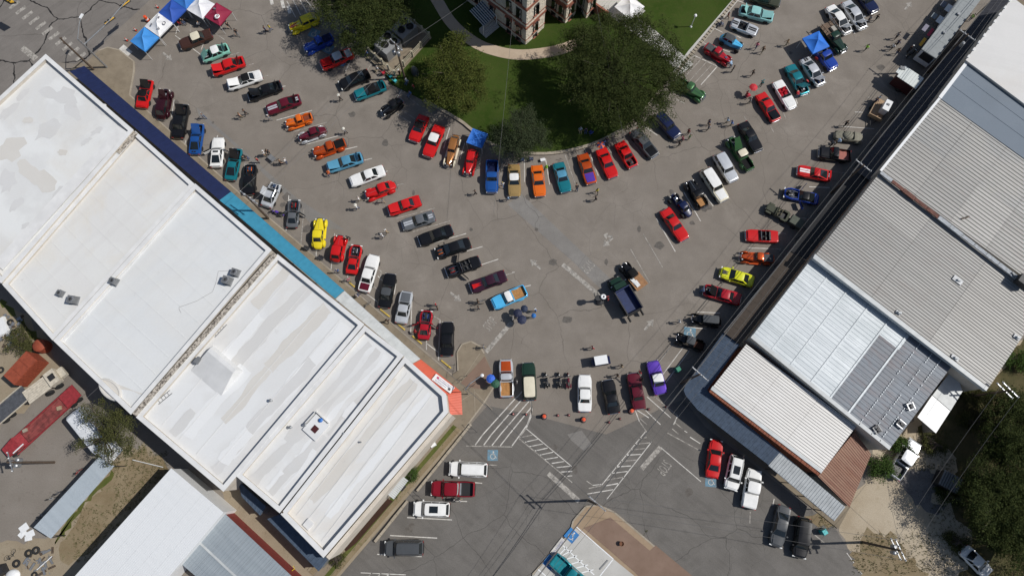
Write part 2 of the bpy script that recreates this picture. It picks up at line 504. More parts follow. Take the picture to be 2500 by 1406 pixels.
# pavements (kerbed, 0.15 m)
K = 0.15
def walk(name, pts, m=M_WALK, z=K, kerb=True, closed=False):
    P = [(p.x, p.y) for p in px(pts, z)]
    o = struct(name, MB().prism(P, -0.02, z, bottom=False), m)
    return o
def kerbline(parent, pts, w=0.18, z0=0.0, z1=K + 0.006, m=M_KERB, step=1.8):
    """kerb stones laid one by one along a polyline"""
    P = [Vector((p.x, p.y)) for p in px(pts, K)]
    for a, b in zip(P[:-1], P[1:]):
        L = (b - a).length
        n = max(1, round(L / step))
        for i in range(n):
            p, r = a.lerp(b, (i + 0.5) / n), math.atan2((b - a).y, (b - a).x)
            MB().box((p.x, p.y, (z0 + z1) / 2), (L / n - 0.02, w, z1 - z0), r).build('kerb_stone', m, parent)
sw = walk('pavement', [(196, 150), (204, 160), (240, 124), (262, 116), (290, 122), (326, 150), (327, 170), (316, 232), (583, 470), (720, 585), (1103, 915), (1118, 905), (1116, 860), (1128, 840), (1150, 833), (1172, 845), (1182, 862), (1200, 905), (1205, 945), (1180, 985), (1130, 1052), (1050, 1000), (600, 600), (150, 190)])
kerbline(sw, [(316, 232), (583, 470), (720, 585), (1103, 915)])
kerbline(sw, [(240, 124), (262, 116), (290, 122), (326, 150), (327, 170), (316, 232)], step=1.2)
kerbline(sw, [(1118, 905), (1116, 860), (1128, 840), (1150, 833), (1172, 845), (1182, 862)], step=1.0)
kerbline(sw, [(1205, 945), (1180, 985), (1130, 1052)], step=1.4)
def joint(parent, a, b, z, m=None, w=0.05):
    A, B = G(a[0], a[1], z), G(b[0], b[1], z)
    MB().box(((A.x + B.x) / 2, (A.y + B.y) / 2, z + 0.002), ((B - A).length, w, 0.012), ang(A, B)).build('joint', m or M_KERB, parent)
sheet('brick_pavement', [(1125, 935), (1183, 870), (1200, 905), (1204, 930), (1175, 950), (1140, 945)], 0.0, M_REDWALK).location.z = K + 0.012
for a, b in [((1158, 950), (1160, 1010)), ((1130, 925), (1172, 862)), ((1158, 955), (1202, 1000)), ((1112, 985), (1155, 960))]:
    joint(sw, a, b, K)
# paved edge beside the corner building: strips of grass, path, low wall
EDGE0, EDGE1 = (1130, 1052), (830, 1404)
def strip(name, o0, o1, z, m):
    """strip parallel to the side street, offsets in photo px to the upper left"""
    d = Vector((0.76, 0.65))
    pts = [(1128 - d.x * o0, 1050 - d.y * o0), (1128 - d.x * o1, 1050 - d.y * o1), (800 - d.x * o1, 1434 - d.y * o1), (800 - d.x * o0, 1434 - d.y * o0)]
    return walk(name, pts, m, z)
strip('pavement', -4, 66, 0.10, M_SAND)
strip('grass_strip', 3, 14, 0.13, M_DRY)
strip('footpath', 26, 46, 0.16, M_WALK)
strip('grass_strip', 15, 25, 0.125, M_VERGE)
strip('grass_strip', 48, 60, 0.14, M_DRY)
rw = empty('retaining_wall', (0, 0, 0), 0, 'low pale stone retaining wall along the side street', 'wall')
for (a, b) in [((1150, 1035), (1018, 1198)), ((995, 1222), (915, 1322))]:
    A, B = G(a[0], a[1], 0.3), G(b[0], b[1], 0.3)
    n = max(2, int((B - A).length / 0.9))
    for i in range(n):
        p = A.lerp(B, (i + 0.5) / n)
        MB().box((p.x, p.y, 0.2), ((B - A).length / n - 0.03, 0.32 + rnd.uniform(-.03, .03), 0.40), ang(A, B)).build('stone', M_KERB, rw)
# courthouse lawn
LAWN = [(770, -160), (800, -40), (905, 128), (955, 205), (1035, 245), (1120, 293), (1152, 318), (1200, 352), (1265, 371), (1330, 376), (1400, 366), (1462, 346), (1525, 312), (1575, 268), (1640, 180), (1680, 125), (1795, -8), (1860, -90), (1700, -260), (1100, -300)]
lawn = walk('courthouse_lawn', LAWN, M_LAWN, 0.22)
kl = walk('lawn_border', [(1640, 180), (1680, 125), (1795, -8), (1807, -4), (1692, 133), (1652, 188)], M_PALE, 0.20)
for i in range(30):
    a = i / 30
    p = (1646 + (1801 - 1646) * a, 184 + (-6 - 184) * a)
    A = G(p[0], p[1], 0.23)
    MB().box((A.x, A.y, 0.14), (0.72, 0.46, 0.26), ang(G(1646, 184), G(1801, -6))).build('border_stone', M_KERB, kl)
kb = empty('lawn_kerb', (0, 0, 0)); kb['kind'] = 'structure'
kerbline(kb, curve([(1035, 245), (1120, 293), (1152, 318), (1200, 352), (1265, 371), (1330, 376), (1400, 366), (1462, 346), (1525, 312), (1575, 268), (1640, 180)], 3), 0.42, z1=0.30, step=1.3)
# paths over the lawn
def ribbon(name, pts, w, z, m):
    P = [Vector((p.x, p.y)) for p in px(curve(pts, 6), 0.22)]
    L, Rr = [], []
    for i, p in enumerate(P):
        d = (P[min(i + 1, len(P) - 1)] - P[max(i - 1, 0)]).normalized()
        n = Vector((-d.y, d.x)) * w / 2
        L.append(p + n); Rr.append(p - n)
    return struct(name, MB().prism([(p.x, p.y) for p in L + Rr[::-1]], z - 0.03, z), m)
rp = ribbon('footpath', [(1020, -80), (1066, 0), (1105, 60), (1160, 105), (1210, 125), (1260, 134), (1310, 132), (1370, 121), (1440, 95)], 1.75, 0.262, M_PATH)
for t in range(12):
    a, b = (1075 + 27 * t, 30), (1075 + 27 * t, 40)
ribbon('footpath', [(1490, 20), (1560, 68), (1620, 118), (1678, 170)], 2.6, 0.266, M_PALE)
sheet('footpath', [(1478, 12), (1510, -15), (1575, 30), (1540, 60)], 0.0, M_PALE).location.z = 0.27
# right-hand pavement below the awnings
sheet('pavement', [(2520, -60), (2140, 395), (1940, 640), (1700, 930), (1690, 985), (1740, 1045), (2045, 1290), (2075, 1236), (1760, 950), (2300, 330), (2640, -60)], 0.0, M_WALK).location.z = 0.148
# corner lot at the bottom: concrete parking, planter and pavement
walk('pavement', [(1392, 1300), (1400, 1270), (1430, 1236), (1462, 1232), (1500, 1250), (1700, 1420), (1860, 1560), (1300, 1560), (1290, 1430)], M_TANWALK, 0.14)
sheet('concrete_parking', [(1405, 1288), (1550, 1406), (1680, 1520), (1250, 1560), (1300, 1402)], 0.0, M_PALE).location.z = 0.155
sheet('planter_bed', [(1425, 1288), (1490, 1262), (1586, 1343), (1545, 1392)], 0.0, M_REDWALK).location.z = 0.162
sheet('pavement', [(1586, 1343), (1600, 1330), (1720, 1430), (1680, 1520), (1545, 1392)], 0.0, M_REDWALK).location.z = 0.158
kk = empty('street_kerb', (0, 0, 0)); kk['kind'] = 'structure'
kerbline(kk, [(1300, 1402), (1392, 1300), (1400, 1270), (1430, 1236), (1462, 1232), (1500, 1250), (1700, 1420)], 0.2, step=1.6)

# ---------------------------------------------------------------- painted markings (pieces of the road surface)
def line(a, b, w=0.11, m=M_PAINTW, z=0.012, name='parking_line', parent=lot):
    A, B = a.copy(), b.copy()
    MB().box(((A.x + B.x) / 2, (A.y + B.y) / 2, z), ((B - A).length, w, 0.004), ang(A, B)).build(name, m, parent)
LINES = {
 'A': [(1170,645,1160,695),(1272,730,1253,860),(1358,1025,1350,1060),(1790,1180,1780,1310),(1570,436,1750,386),(1795,480,1852,468),(1285,250,1310,165),(1280,262,1465,400),(1395,160,1390,235),(1470,365,1488,318),(1545,230,1640,292),(1590,990,1585,1010)],
 'B': [(150,880,410,808),(258,968,520,895),(365,1057,615,990),(600,1105,740,1072),(780,1175,848,1158),(935,1260,962,1250),(1010,1357,1078,1342),(45,560,90,553),(190,635,215,630),(225,10,290,130),(270,0,325,110),(320,0,375,100),(365,0,430,85),(720,385,655,520),(855,445,812,520),(945,560,918,592),(1415,935,1370,1085),(1525,1045,1490,1165),(1670,1030,1620,1245),(1800,1180,1788,1290),(1060,670,1200,780),(1045,790,1160,870),(1070,650,1030,720),(1010,820,1130,900)],
 'C': [(90,1160,92,1330),(245,1160,275,1350),(385,1125,457,1335),(530,1090,545,1125),(580,1150,630,1285),(700,1080,800,1220),(860,1010,940,1120),(935,905,1062,990),(1195,725,1262,758),(1480,210,1540,240),(1640,265,1675,282),(1388,310,1430,330),(1540,365,1590,382),(1650,8,1690,22),(1315,400,1500,487),(1500,487,1380,622),(1330,405,1215,545),(1385,430,1255,572),(1425,450,1300,590),(1465,470,1335,608),(1695,850,1825,1078)],
 'D': [(80,745,130,868),(0,890,42,968),(195,700,215,760),(170,440,185,465),(600,180,635,250),(540,925,775,942),(635,820,690,822),(720,713,745,713),(440,1250,560,1265),(300,1365,450,1372)],
 'F': [(350,120,328,378),(240,20,220,280),(575,300,548,565),(440,425,440,470),(672,590,668,625),(865,540,915,575),(915,575,905,640),(890,610,930,650),(820,650,900,720),(780,720,890,800),(1025,640,1010,745),(1140,770,1130,1025),(1285,895,1345,930),(1345,930,1332,1225),(1285,960,1335,995),(1285,1010,1335,1050),(1245,1060,1245,1148),(1245,1100,1330,1165),(890,800,893,845),(1025,190,1305,115),(1145,287,1418,208),(1255,382,1535,300),(1370,475,1655,395),(1640,530,1770,487),(1815,605,1870,590)],
 'G': [(80,690,138,677),(1055,190,1193,432),(960,305,1100,547),(865,412,1005,657),(1255,0,1378,210),(1400,0,1470,102),(875,720,910,772),(675,640,690,665),(1718,405,1870,410),(1630,518,1780,528),(1355,872,1520,880),(1265,983,1420,995),(1170,1110,1065,1250),(1250,1130,1100,1330),(1295,1155,1125,1385),(1520,68,1565,42),(0,585,20,582)],
 'H': [(140,180,280,190),(60,295,130,300),(0,410,95,415)],
 'J': [(1690,592,1762,597),(1570,720,1652,727),(1440,855,1542,860),(1105,977,1432,994),(980,1108,1323,1127),(885,1245,1210,1262),(765,1380,1095,1395),(820,1406,850,1380),(890,1406,915,1384),(950,1410,975,1388),(1535,455,1870,462)],
 'K': [(105,330,437,605),(50,400,440,722),(60,393,150,375),(95,427,190,405),(125,460,225,440),(160,492,260,470),(200,522,300,500),(240,553,335,537),(290,582,380,568),(325,612,425,602),(355,645,440,640),(405,675,440,672),
       (975,350,655,740),(1020,425,690,845),(930,400,985,393),(893,443,1020,430),(865,483,980,473),(830,522,942,516),(795,567,910,557),(760,608,870,600),(725,655,845,640),(690,703,818,682),(685,745,783,727),(550,805,740,773),(560,765,650,745),(590,742,650,735),(545,710,590,742),
       (1085,465,1380,715),(140,120,145,165),(145,165,140,240),(140,240,105,325),(105,325,50,400),(900,195,930,275),(930,275,985,355),(1040,95,1210,235),(1050,85,1075,80),(975,195,1085,300),(915,195,1000,250),(930,250,985,300),(1210,235,1180,300),(1190,285,1245,330),(1260,345,1280,358),(1170,330,1215,368),(1300,390,1375,438),(1740,935,1737,1020),(1135,360,1375,490),(985,95,1160,250)],
 'L': [(45,840,35,890),(330,1095,410,1160),(575,1235,700,1406)],
}
for t, ls in LINES.items():
    for (a, b, c, d) in ls:
        line(q(t, a, b), q(t, c, d), 0.11 + rnd.uniform(-.01, .015), M_WORN if rnd.random() < 0.35 else M_PAINTW)
for (a, b) in [((1179,1060),(1262,968)),((1200,1060),(1273,976)),((1222,1060),(1294,976)),((1243,1060),(1297,994)),((1160,1086),(1179,1060)),((1181,1086),(1200,1060)),((1201,1087),(1222,1060)),((1221,1088),(1243,1060)),((1262,970),(1275,955)),((1296,976),(1299,1000)),((1299,1000),(1288,1035)),((1288,1035),(1250,1088))]:
    line(G(*a), G(*b), 0.14, M_PAINTW)
for (t, a, b, c, d, w) in [('G',370,525,640,755,0.62),('F',1680,1165,1870,945,0.6),('K',265,655,490,860,0.62),('K',1085,465,945,622,0.62)]:
    line(q(t, a, b), q(t, c, d), w, M_WORN, 0.016, 'stop_bar')
for i in range(11):                                     # zebra bars over the main road
    x, y = 34 + i * 16.2, 13 + i * 12.6
    a = G(x - 11, y + 9); b = G(x + 13, y - 9)
    line(a, b, 0.55, M_WORN, 0.013, 'zebra_bar')
line(G(54, 117), G(88, 145), 0.9, M_WORN, 0.013, 'stop_bar')
line(G(296, 115), G(318, 133), 1.0, M_PAINTW, 0.013, 'stop_bar')
for (x, y) in [(662, 3), (690, 12), (705, 25), (640, -12)]:
    line(G(x - 2, y - 10), G(x + 3, y + 9), 0.5, M_PAINTW, 0.013, 'zebra_bar')
def arrow(tail, head, name='arrow_marking', m=M_WORN):
    d = head - tail
    L = d.length
    P = [(0, -.17), (L * .55, -.17), (L * .55, -.55), (L, 0), (L * .55, .55), (L * .55, .17), (0, .17)]
    o = MB().prism(P, 0.010, 0.014).build(name, m, lot)
    o.location = (tail.x, tail.y, 0.001)
    o.rotation_euler.z = ang(tail, head)
for (t, a, b, c, d) in [('G',210,558,130,488),('G',968,1005,1035,925),('F',1418,730,1500,795),('D',1000,75,1047,15),('A',1190,388,1257,443),('G',735,330,665,395),('G',735,325,665,310)]:
    arrow(q(t, a, b), q(t, c, d))
def text_mesh(txt, size, extr=0.0):
    c = bpy.data.curves.new('lettering', 'FONT')
    c.body = txt; c.size = size; c.align_x = 'CENTER'; c.align_y = 'CENTER'; c.extrude = extr
    c.resolution_u = 2
    o = bpy.data.objects.new('lettering', c)
    COL.objects.link(o)
    dg = bpy.context.evaluated_depsgraph_get()
    me = bpy.data.meshes.new_from_object(o.evaluated_get(dg))
    bpy.data.objects.remove(o)
    return me
STOP = text_mesh('STOP', 1.0, 0.001)
STOP.materials.append(M_WORN)
for (t, x, y, a) in [('F',1712,962,R(52)),('G',552,540,R(228)),('K',1108,612,R(52 - 180))]:
    p = q(t, x, y)
    o = link('stop_lettering', STOP, lot)
    o.location = (p.x, p.y, 0.014)
    o.rotation_euler.z = a
    o.scale = (0.75, 1.9, 1)
def access_sign(p, a, s, m, name='accessible_bay_symbol', z=0.012):
    b = MB().box((0, 0, z), (s, s, 0.004), 0, 0)
    w = z + 0.003
    k = s / 2.0
    b.lathe([(0.13 * k * 1.2, 0), (0.13 * k * 1.2, 0.003)], (0.12 * k, 0.62 * k, w), 10, mi=1)
    pts = [(0.10 * k, .42 * k), (0.10 * k, 0.02 * k), (.42 * k, 0.02 * k), (.55 * k, -.48 * k), (.68 * k, -.45 * k)]
    for (x0, y0), (x1, y1) in zip(pts[:-1], pts[1:]):
        b.box(((x0 + x1) / 2, (y0 + y1) / 2, w), (math.hypot(x1 - x0, y1 - y0) + .1 * k, 0.13 * k, 0.004), math.atan2(y1 - y0, x1 - x0), 1)
    b.box((0.24 * k, .24 * k, w), (.34 * k, .11 * k, .004), 0, 1)
    for i in range(12):
        t0 = R(100 + i * 20)
        b.box((0.02 * k + .46 * k * math.cos(t0), -.2 * k + .46 * k * math.sin(t0), w), (.18 * k, .11 * k, .004), t0 + R(90), 1)
    o = b.build(name, [m, M_PAINTW], lot)
    o.location = (p.x, p.y, 0.001); o.rotation_euler.z = a
access_sign(G(1203, 1111), 0.0, 1.35, M_WORNBLUE)
access_sign(G(1395, 1306), R(-42), 1.4, M_BLUEP, z=0.165)
access_sign(G(1343, 1372), R(-42), 1.4, M_BLUEP, z=0.165)
access_sign(q('K', 1452, 712), R(-5), 1.4, M_WORNBLUE)
access_sign(q('B', 425, 247), R(-25), 1.5, M_WORNBLUE)
access_sign(q('B', 527, 357), R(-25), 1.5, M_WORNBLUE)
access_sign(q('B', 632, 465), R(-25), 0.8, M_BLUEP)
access_sign(q('G', 1298, 1028), R(-8), 1.6, M_WORNBLUE)
for (a, b, c, d) in [(470,1045,740,1280),(740,1280,640,1406),(360,1170,600,1395),(365,1255,440,1215),(395,1282,475,1255),(430,1318,515,1290),(470,1345,555,1322),(510,1380,595,1357),(320,1215,365,1150),(350,1245,400,1190),(190,1355,250,1406),(315,1220,620,1480)]:
    line(q('K', a, b, .16), q('K', c, d, .16), 0.13, M_WHITEM, 0.166)
np_ = MB().box((0, 0, 0), (2.3, .75, .004)).build('no_parking_panel', M_PAINTW, lot)
np_.location = (*G(1363, 1334, .16).xy, .167); np_.rotation_euler.z = R(50)
me = text_mesh('NO PARKING', .36, .001); me.materials.append(mat('blue lettering paint', (.12, .14, .30), .8))
t_ = link('no_parking_lettering', me, lot); t_.location = (*G(1363.5, 1334.5, .16).xy, .171); t_.rotation_euler.z = R(50); t_.scale = (.95, 1.5, 1)
line(q('K', 640, 1355, .2), q('K', 700, 1288, .2), 0.16, M_GREYM, 0.22, 'wheel_stop')
for i, (t, a, b, c, d) in enumerate([('F',905,850,977,907),('F',1030,955,1088,1003),('F',1140,1045,1212,1105),('F',1350,1222,1425,1282),('F',680,655,722,690)]):
    A, B = q(t, a, b), q(t, c, d)
    o = MB().box((0, 0, 0.07), ((B - A).length, 0.20, 0.14), 0, taper=0.9).build('wheel_stop', M_PAINTY)
    o.location = ((A.x + B.x) / 2, (A.y + B.y) / 2, 0.0); o.rotation_euler.z = ang(A, B)
    tag(o, ['yellow wheel stop behind the black coupe with the grey roof', 'yellow wheel stop behind the silver long-bodied coupe', 'yellow wheel stop behind the crimson sports car with an open engine bay', 'yellow wheel stop beside the kerbed planting island', 'yellow wheel stop behind the white sedan with a maroon tail'][i], 'wheel stop', 'yellow wheel stops along the shop pavement')
# oil drips in the bays
M_OIL = worn_paint('oil stain', (0.10, 0.09, 0.08), 0.8)
ro = random.Random(11)
for (x, y) in [(1722, 507), (1690, 545), (700, 480), (690, 500), (1290, 480), (430, 250), (520, 300), (1385, 780), (1130, 600), (1010, 470), (1560, 560), (1610, 600), (1480, 640), (1880, 520), (1800, 640), (1350, 1095), (1403, 1145), (1000, 1290), (1005, 1280), (1680, 1200), (1150, 560), (940, 350), (860, 280), (1640, 470), (1930, 130), (2150, 165), (1310, 560), (750, 560), (1350, 640)]:
    p = G(x, y)
    n = ro.randint(9, 13); r = ro.uniform(.25, .7)
    sx = ro.uniform(.6, 1.5)
    MB().add([(p.x + r * sx * ro.uniform(.6, 1.2) * math.cos(6.283 * k / n), p.y + r * ro.uniform(.6, 1.2) * math.sin(6.283 * k / n), .0100 + .0001 * (x % 7)) for k in range(n)], [tuple(range(n))]).build('oil_stain', M_OIL, lot)
# pale repaired trench and patches in the lot
for pts in [[(480, 262), (520, 300), (720, 480), (840, 560), (770, 560), (690, 470), (560, 345), (486, 285)], [(1270, 470), (1300, 500), (1500, 690), (1560, 770), (1500, 740), (1400, 640), (1240, 500)], [(1385, 1060), (1420, 1050), (1445, 1085), (1425, 1100), (1395, 1075)]]:
    sheet('repair_patch', pts, 0.007, M_LOT if False else asphalt('patch asphalt', (0.205, 0.193, 0.178), (0.235, 0.225, 0.21), 0.5, 0.15))

# ================================================================ SHOPS ON THE LEFT
U = (G(1103, 915) - G(231, 174)).normalized()
V = Vector((U.y, -U.x, 0))
if V.x > 0: V = -V
A_U = math.atan2(U.y, U.x)
def building(name, label, pts, h, par=0.7, thick=0.35, deck=None, wall=M_RENDER, cap=None, cat='building', drop=0.0, base=0.0):
    P = [(p.x, p.y) for p in px(pts, h)]
    out, inn = offset_poly(P, thick)
    o = empty(name, (0, 0, 0), 0, label, cat)
    n = len(out)
    w = MB()
    vs = [(x, y, base) for x, y in out] + [(x, y, h) for x, y in out] + [(x, y, h) for x, y in inn] + [(x, y, h - par - 0.2) for x, y in inn]
    fs = []
    for i in range(n):
        j = (i + 1) % n
        fs += [(i, j, n + j, n + i), (n + i, n + j, 2 * n + j, 2 * n + i), (2 * n + i, 2 * n + j, 3 * n + j, 3 * n + i)]
    w.add(vs, fs)
    w.build('wall', wall, o)
    if deck:
        z = h - par
        d = MB()
        vs = [(x, y, z) for x, y in inn]
        d.add(vs, [tuple(range(n))])
        d.build('roof_deck', deck, o)
    if cap:
        c = MB()
        o2 = offset_poly(P, -0.06)[1]
        i2 = offset_poly(P, thick + 0.05)[1]
        vs = [(x, y, h - 0.02) for x, y in o2] + [(x, y, h + 0.05) for x, y in o2] + [(x, y, h + 0.05) for x, y in i2] + [(x, y, h - 0.02) for x, y in i2]
        fs = []
        for i in range(n):
            j = (i + 1) % n
            fs += [(i, j, n + j, n + i), (n + i, n + j, 2 * n + j, 2 * n + i), (2 * n + i, 2 * n + j, 3 * n + j, 3 * n + i)]
        c.add(vs, fs)
        c.build('parapet_cap', cap, o)
    return o, P, inn
ROOF_A = A_U + R(90)
MR = [membrane('roof membrane one', (0.74, 0.75, 0.74), (0.60, 0.55, 0.47), (0.62, 0.62, 0.61), .5, 0.3, -ROOF_A, 0.0),
      membrane('roof membrane two', (0.71, 0.71, 0.69), (0.64, 0.58, 0.48), (0.66, 0.65, 0.63), 0.4, 0.55, -ROOF_A),
      membrane('roof membrane three', (0.70, 0.715, 0.715), (0.66, 0.62, 0.55), (0.655, 0.67, 0.67), 0.4, 0.25, -ROOF_A),
      membrane('roof membrane four', (0.73, 0.74, 0.74), (0.60, 0.55, 0.47), (0.66, 0.66, 0.65), .5, 0.25, -ROOF_A, .3),
      membrane('roof membrane five', (0.74, 0.75, 0.75), (0.62, 0.57, 0.49), (0.66, 0.66, 0.65), .5, 0.25, -ROOF_A, .3),
      membrane('roof membrane six', (0.73, 0.73, 0.715), (0.60, 0.53, 0.43), (0.67, 0.665, 0.65), 0.4, 0.45, -ROOF_A)]
M_CAP = mat('white parapet', (0.66, 0.66, 0.65), 0.7, var=0.08, scale=0.7)
def speckle():
    t = NT('weathered stone cap')
    c = t.mix(t.mapr(t.noise(3.0, 6, 0.8), 0.46, 0.56), (0.50, 0.45, 0.38), (0.10, 0.085, 0.07))
    return t.done(c, 0.9)
M_OLDCAP = speckle()
shops = []
for i, (lab, pts, h, par) in enumerate([
    ('white flat-roofed shop with grey repair patches beside the main road', [(112, 134), (325, 318), (3, 690), (-213, 434)], 6.6, 0.55),
    ('white flat-roofed shop with tan stains and two condensers near its back edge', [(331, 322), (474, 450), (129, 829), (7, 694)], 6.2, 0.35),
    ('widest white flat-roofed shop with a wire trailing over its seams', [(477, 450), (662, 610), (320, 1010), (132, 831)], 6.5, 0.40),
    ('white roofed shop with a sloped hatch housing and two ladders', [(678, 622), (888, 792), (546, 1198), (334, 1018)], 6.3, 0.55),
    ('narrow white roofed shop with a square skylight pad and blue vent', [(891, 796), (984, 868), (683, 1250), (577, 1160)], 6.25, 0.5),
    ('white roofed corner shop with a cut-off corner above the orange awning', [(988, 872), (1088, 962), (1093, 1006), (790, 1359), (687, 1254)], 6.35, 0.6)]):
    o, P, inn = building('shop_building', lab, pts, h, par, 0.45, MR[i], M_RENDER, M_CAP)
    shops.append((o, h - par))
    # roof seams: welded strips running with the shop front
    if i in (1, 2):
        A, B, C, D = [Vector((p[0], p[1])) for p in px(pts, h)]
        for k in range(1, 10):
            t = k / 10 + rnd.uniform(-.012, .012)
            a, b = A.lerp(D, t), B.lerp(C, t)
            a, b = a.lerp(b, 0.08), b.lerp(a, 0.08)
            MB().box(((a.x + b.x) / 2, (a.y + b.y) / 2, h - par + 0.012), ((b - a).length, 0.09, 0.025), math.atan2((b - a).y, (b - a).x)).build('roof_seam', MR[i], o)
# recoated areas: irregular patches and long strips of older coating
M_OLD = [membrane('old coating grey', (.625, .625, .615), (.58, .55, .50), (.66, .66, .655), .5, .3, -ROOF_A, .3), membrane('old coating tan', (.63, .61, .57), (.59, .55, .49), (.66, .645, .61), .5, .4, -ROOF_A, .3), membrane('fresh coating', (.77, .78, .78), (.7, .68, .64), (.74, .75, .75), .3, .1, -ROOF_A, .2)]
def roofpatch(i, pts, m, lift, amp=.10, seed=0):
    z = shops[i][1] + .006 + lift * .004
    rj = random.Random(seed)
    P = [G(p[0], p[1], z) for p in pts]
    out, ph, s_ = [], rj.uniform(0, 6), 0.0
    for a, b in zip(P, P[1:] + P[:1]):
        n = max(1, int((b - a).length / .6))
        nr = Vector((-(b - a).y, (b - a).x, 0)).normalized()
        for k in range(n):
            c = a.lerp(b, k / n)
            s_ += (b - a).length / n
            c = c + nr * amp * (1.3 * math.sin(s_ * .55 + ph) + .8 * math.sin(s_ * 1.3 + 2 * ph) + rj.gauss(0, .35))
            out.append((c.x, c.y, z))
    MB().add(out, [tuple(range(len(out)))]).build('roof_patch', M_OLD[m], shops[i][0])
def blobpx(x, y, a, b, rot, n=14, seed=0):
    rj = random.Random(seed)
    out = []
    for k in range(n):
        t = 2 * math.pi * k / n
        r = rj.uniform(.65, 1.2)
        u, v = a * r * math.cos(t), b * r * math.sin(t)
        out.append((x + u * math.cos(rot) - v * math.sin(rot), y + u * math.sin(rot) + v * math.cos(rot)))
    return out
def band(i, x0, y0, x1, y1, w, m, lift, seed):
    d = Vector((x1 - x0, y1 - y0)).normalized(); n = Vector((-d.y, d.x)) * w / 2
    roofpatch(i, [(x0 + n.x, y0 + n.y), (x1 + n.x, y1 + n.y), (x1 - n.x, y1 - n.y), (x0 - n.x, y0 - n.y)], m, lift, .12, seed)
for k, (x, y, a, b, r, m) in enumerate([(120, 228, 26, 14, .4, 0), (158, 235, 34, 22, .2, 0), (178, 270, 26, 16, .8, 0), (118, 318, 40, 20, -.6, 0), (58, 228, 22, 10, -.8, 0), (22, 272, 34, 10, -.7, 0), (68, 296, 14, 9, 0, 1), (152, 372, 14, 9, 0, 1), (210, 345, 16, 6, -.6, 0), (235, 320, 20, 9, -.5, 0), (28, 365, 30, 36, .6, 1), (72, 420, 40, 22, .6, 1), (40, 500, 26, 12, -.8, 0), (105, 440, 40, 26, .4, 1), (250, 265, 18, 12, .4, 0), (20, 440, 20, 30, .3, 0), (140, 470, 26, 10, -.8, 0), (60, 550, 14, 7, -.6, 0)]):
    roofpatch(0, blobpx(x, y, a, b, r, 14, k), m, k % 9, .08, k)
for k, (i, x0, y0, x1, y1, w, m) in enumerate([(3, 800, 748, 655, 900, 34, 1), (3, 655, 900, 545, 1030, 22, 1), (3, 752, 700, 560, 900, 30, 0), (3, 705, 655, 620, 745, 26, 1), (3, 842, 795, 560, 1110, 30, 2), (3, 765, 880, 520, 1150, 26, 0), (3, 600, 900, 455, 1060, 34, 2), (3, 640, 770, 500, 930, 22, 2), (3, 470, 1000, 420, 1060, 22, 0), (3, 610, 1050, 545, 1125, 30, 2),
    (4, 942, 868, 720, 1118, 10, 2), (4, 925, 855, 760, 1040, 14, 0), (4, 905, 838, 700, 1075, 16, 0), (4, 958, 885, 800, 1060, 10, 0), (4, 790, 1060, 660, 1205, 22, 0), (4, 740, 1050, 610, 1180, 26, 0), (4, 770, 1100, 690, 1195, 7, 2), (4, 930, 930, 880, 985, 16, 0), (4, 870, 985, 840, 1020, 14, 2), (4, 690, 1150, 650, 1195, 14, 2),
    (5, 1010, 930, 760, 1225, 26, 1), (5, 1050, 960, 800, 1260, 18, 2), (5, 960, 925, 720, 1210, 12, 1), (2, 350, 960, 250, 930, 8, 1)]):
    band(i, x0, y0, x1, y1, w, m, k % 10, 100 + k)
for i, pts, h, par in [(3, [(678, 622), (888, 792), (546, 1198), (334, 1018)], 6.3, .55), (5, [(988, 872), (1088, 962), (790, 1359), (687, 1254)], 6.35, .6)]:
    A, B, C_, D = [Vector((p[0], p[1])) for p in px(pts, h)]
    for k in range(1, 5):
        a, b = A.lerp(B, k / 5), D.lerp(C_, k / 5)
        a, b = a.lerp(b, .05), b.lerp(a, .04)
        MB().box(((a.x + b.x) / 2, (a.y + b.y) / 2, h - par + .05), ((b - a).length, .07, .02), math.atan2((b - a).y, (b - a).x)).build('roof_seam', M_CAP, shops[i][0])
# sloped white flashing along the party walls
def bar(parent, name, a, b, h, w, t, m, z=None):
    A, B = G(a[0], a[1], h), G(b[0], b[1], h)
    return MB().box(((A.x + B.x) / 2, (A.y + B.y) / 2, (h if z is None else z) - t / 2), ((B - A).length, w, t), ang(A, B)).build(name, m, parent)
bar(shops[0][0], 'flashing', (300, 315), (-5, 650), 6.3, 1.6, 0.5, M_CAP)
bar(shops[2][0], 'flashing', (468, 468), (140, 838), 6.30, 0.8, 0.3, M_CAP)
bar(shops[2][0], 'stone_cap', (671, 620), (327, 1012), 6.62, 0.55, 0.5, M_OLDCAP)
bar(shops[1][0], 'stone_cap', (330, 322), (285, 372), 6.35, 0.9, 0.3, M_OLDCAP)
bar(shops[5][0], 'ledge', (1100, 1010), (800, 1362), 5.6, 0.5, 5.4, M_RENDER)
SR = shops
# roof things
def condenser(loc, rz, lab, s=1.0, h=0.9):
    o = empty('air_conditioner', loc, rz, lab, 'air conditioner', 'condensers on the white roofs')
    b = MB().box((0, 0, h / 2), (0.95 * s, 0.95 * s, h))
    b.build('cabinet', M_GREYM, o)
    MB().lathe([(0.40 * s, 0), (0.40 * s, 0.05), (0.34 * s, 0.06)], (0, 0, h), 18).build('fan_ring', M_STEEL, o)
    f = MB()
    for k in range(5):
        f.box((0.16 * s * math.cos(k * 1.257), 0.16 * s * math.sin(k * 1.257), h + 0.075), (0.3 * s, 0.12 * s, 0.01), k * 1.257, ry=0.3)
    f.build('fan_blades', M_DARKM, o)
    g = MB()
    for k in range(1, 4):
        g.torus((0, 0, h + 0.10), 0.1 * s * k, 0.012, 14, 4)
    g.build('fan_guard', M_DARKM, o)
    MB().box((0, 0, 0.03), (1.15 * s, 1.15 * s, 0.06)).build('base_pad', M_STEEL, o)
    return o
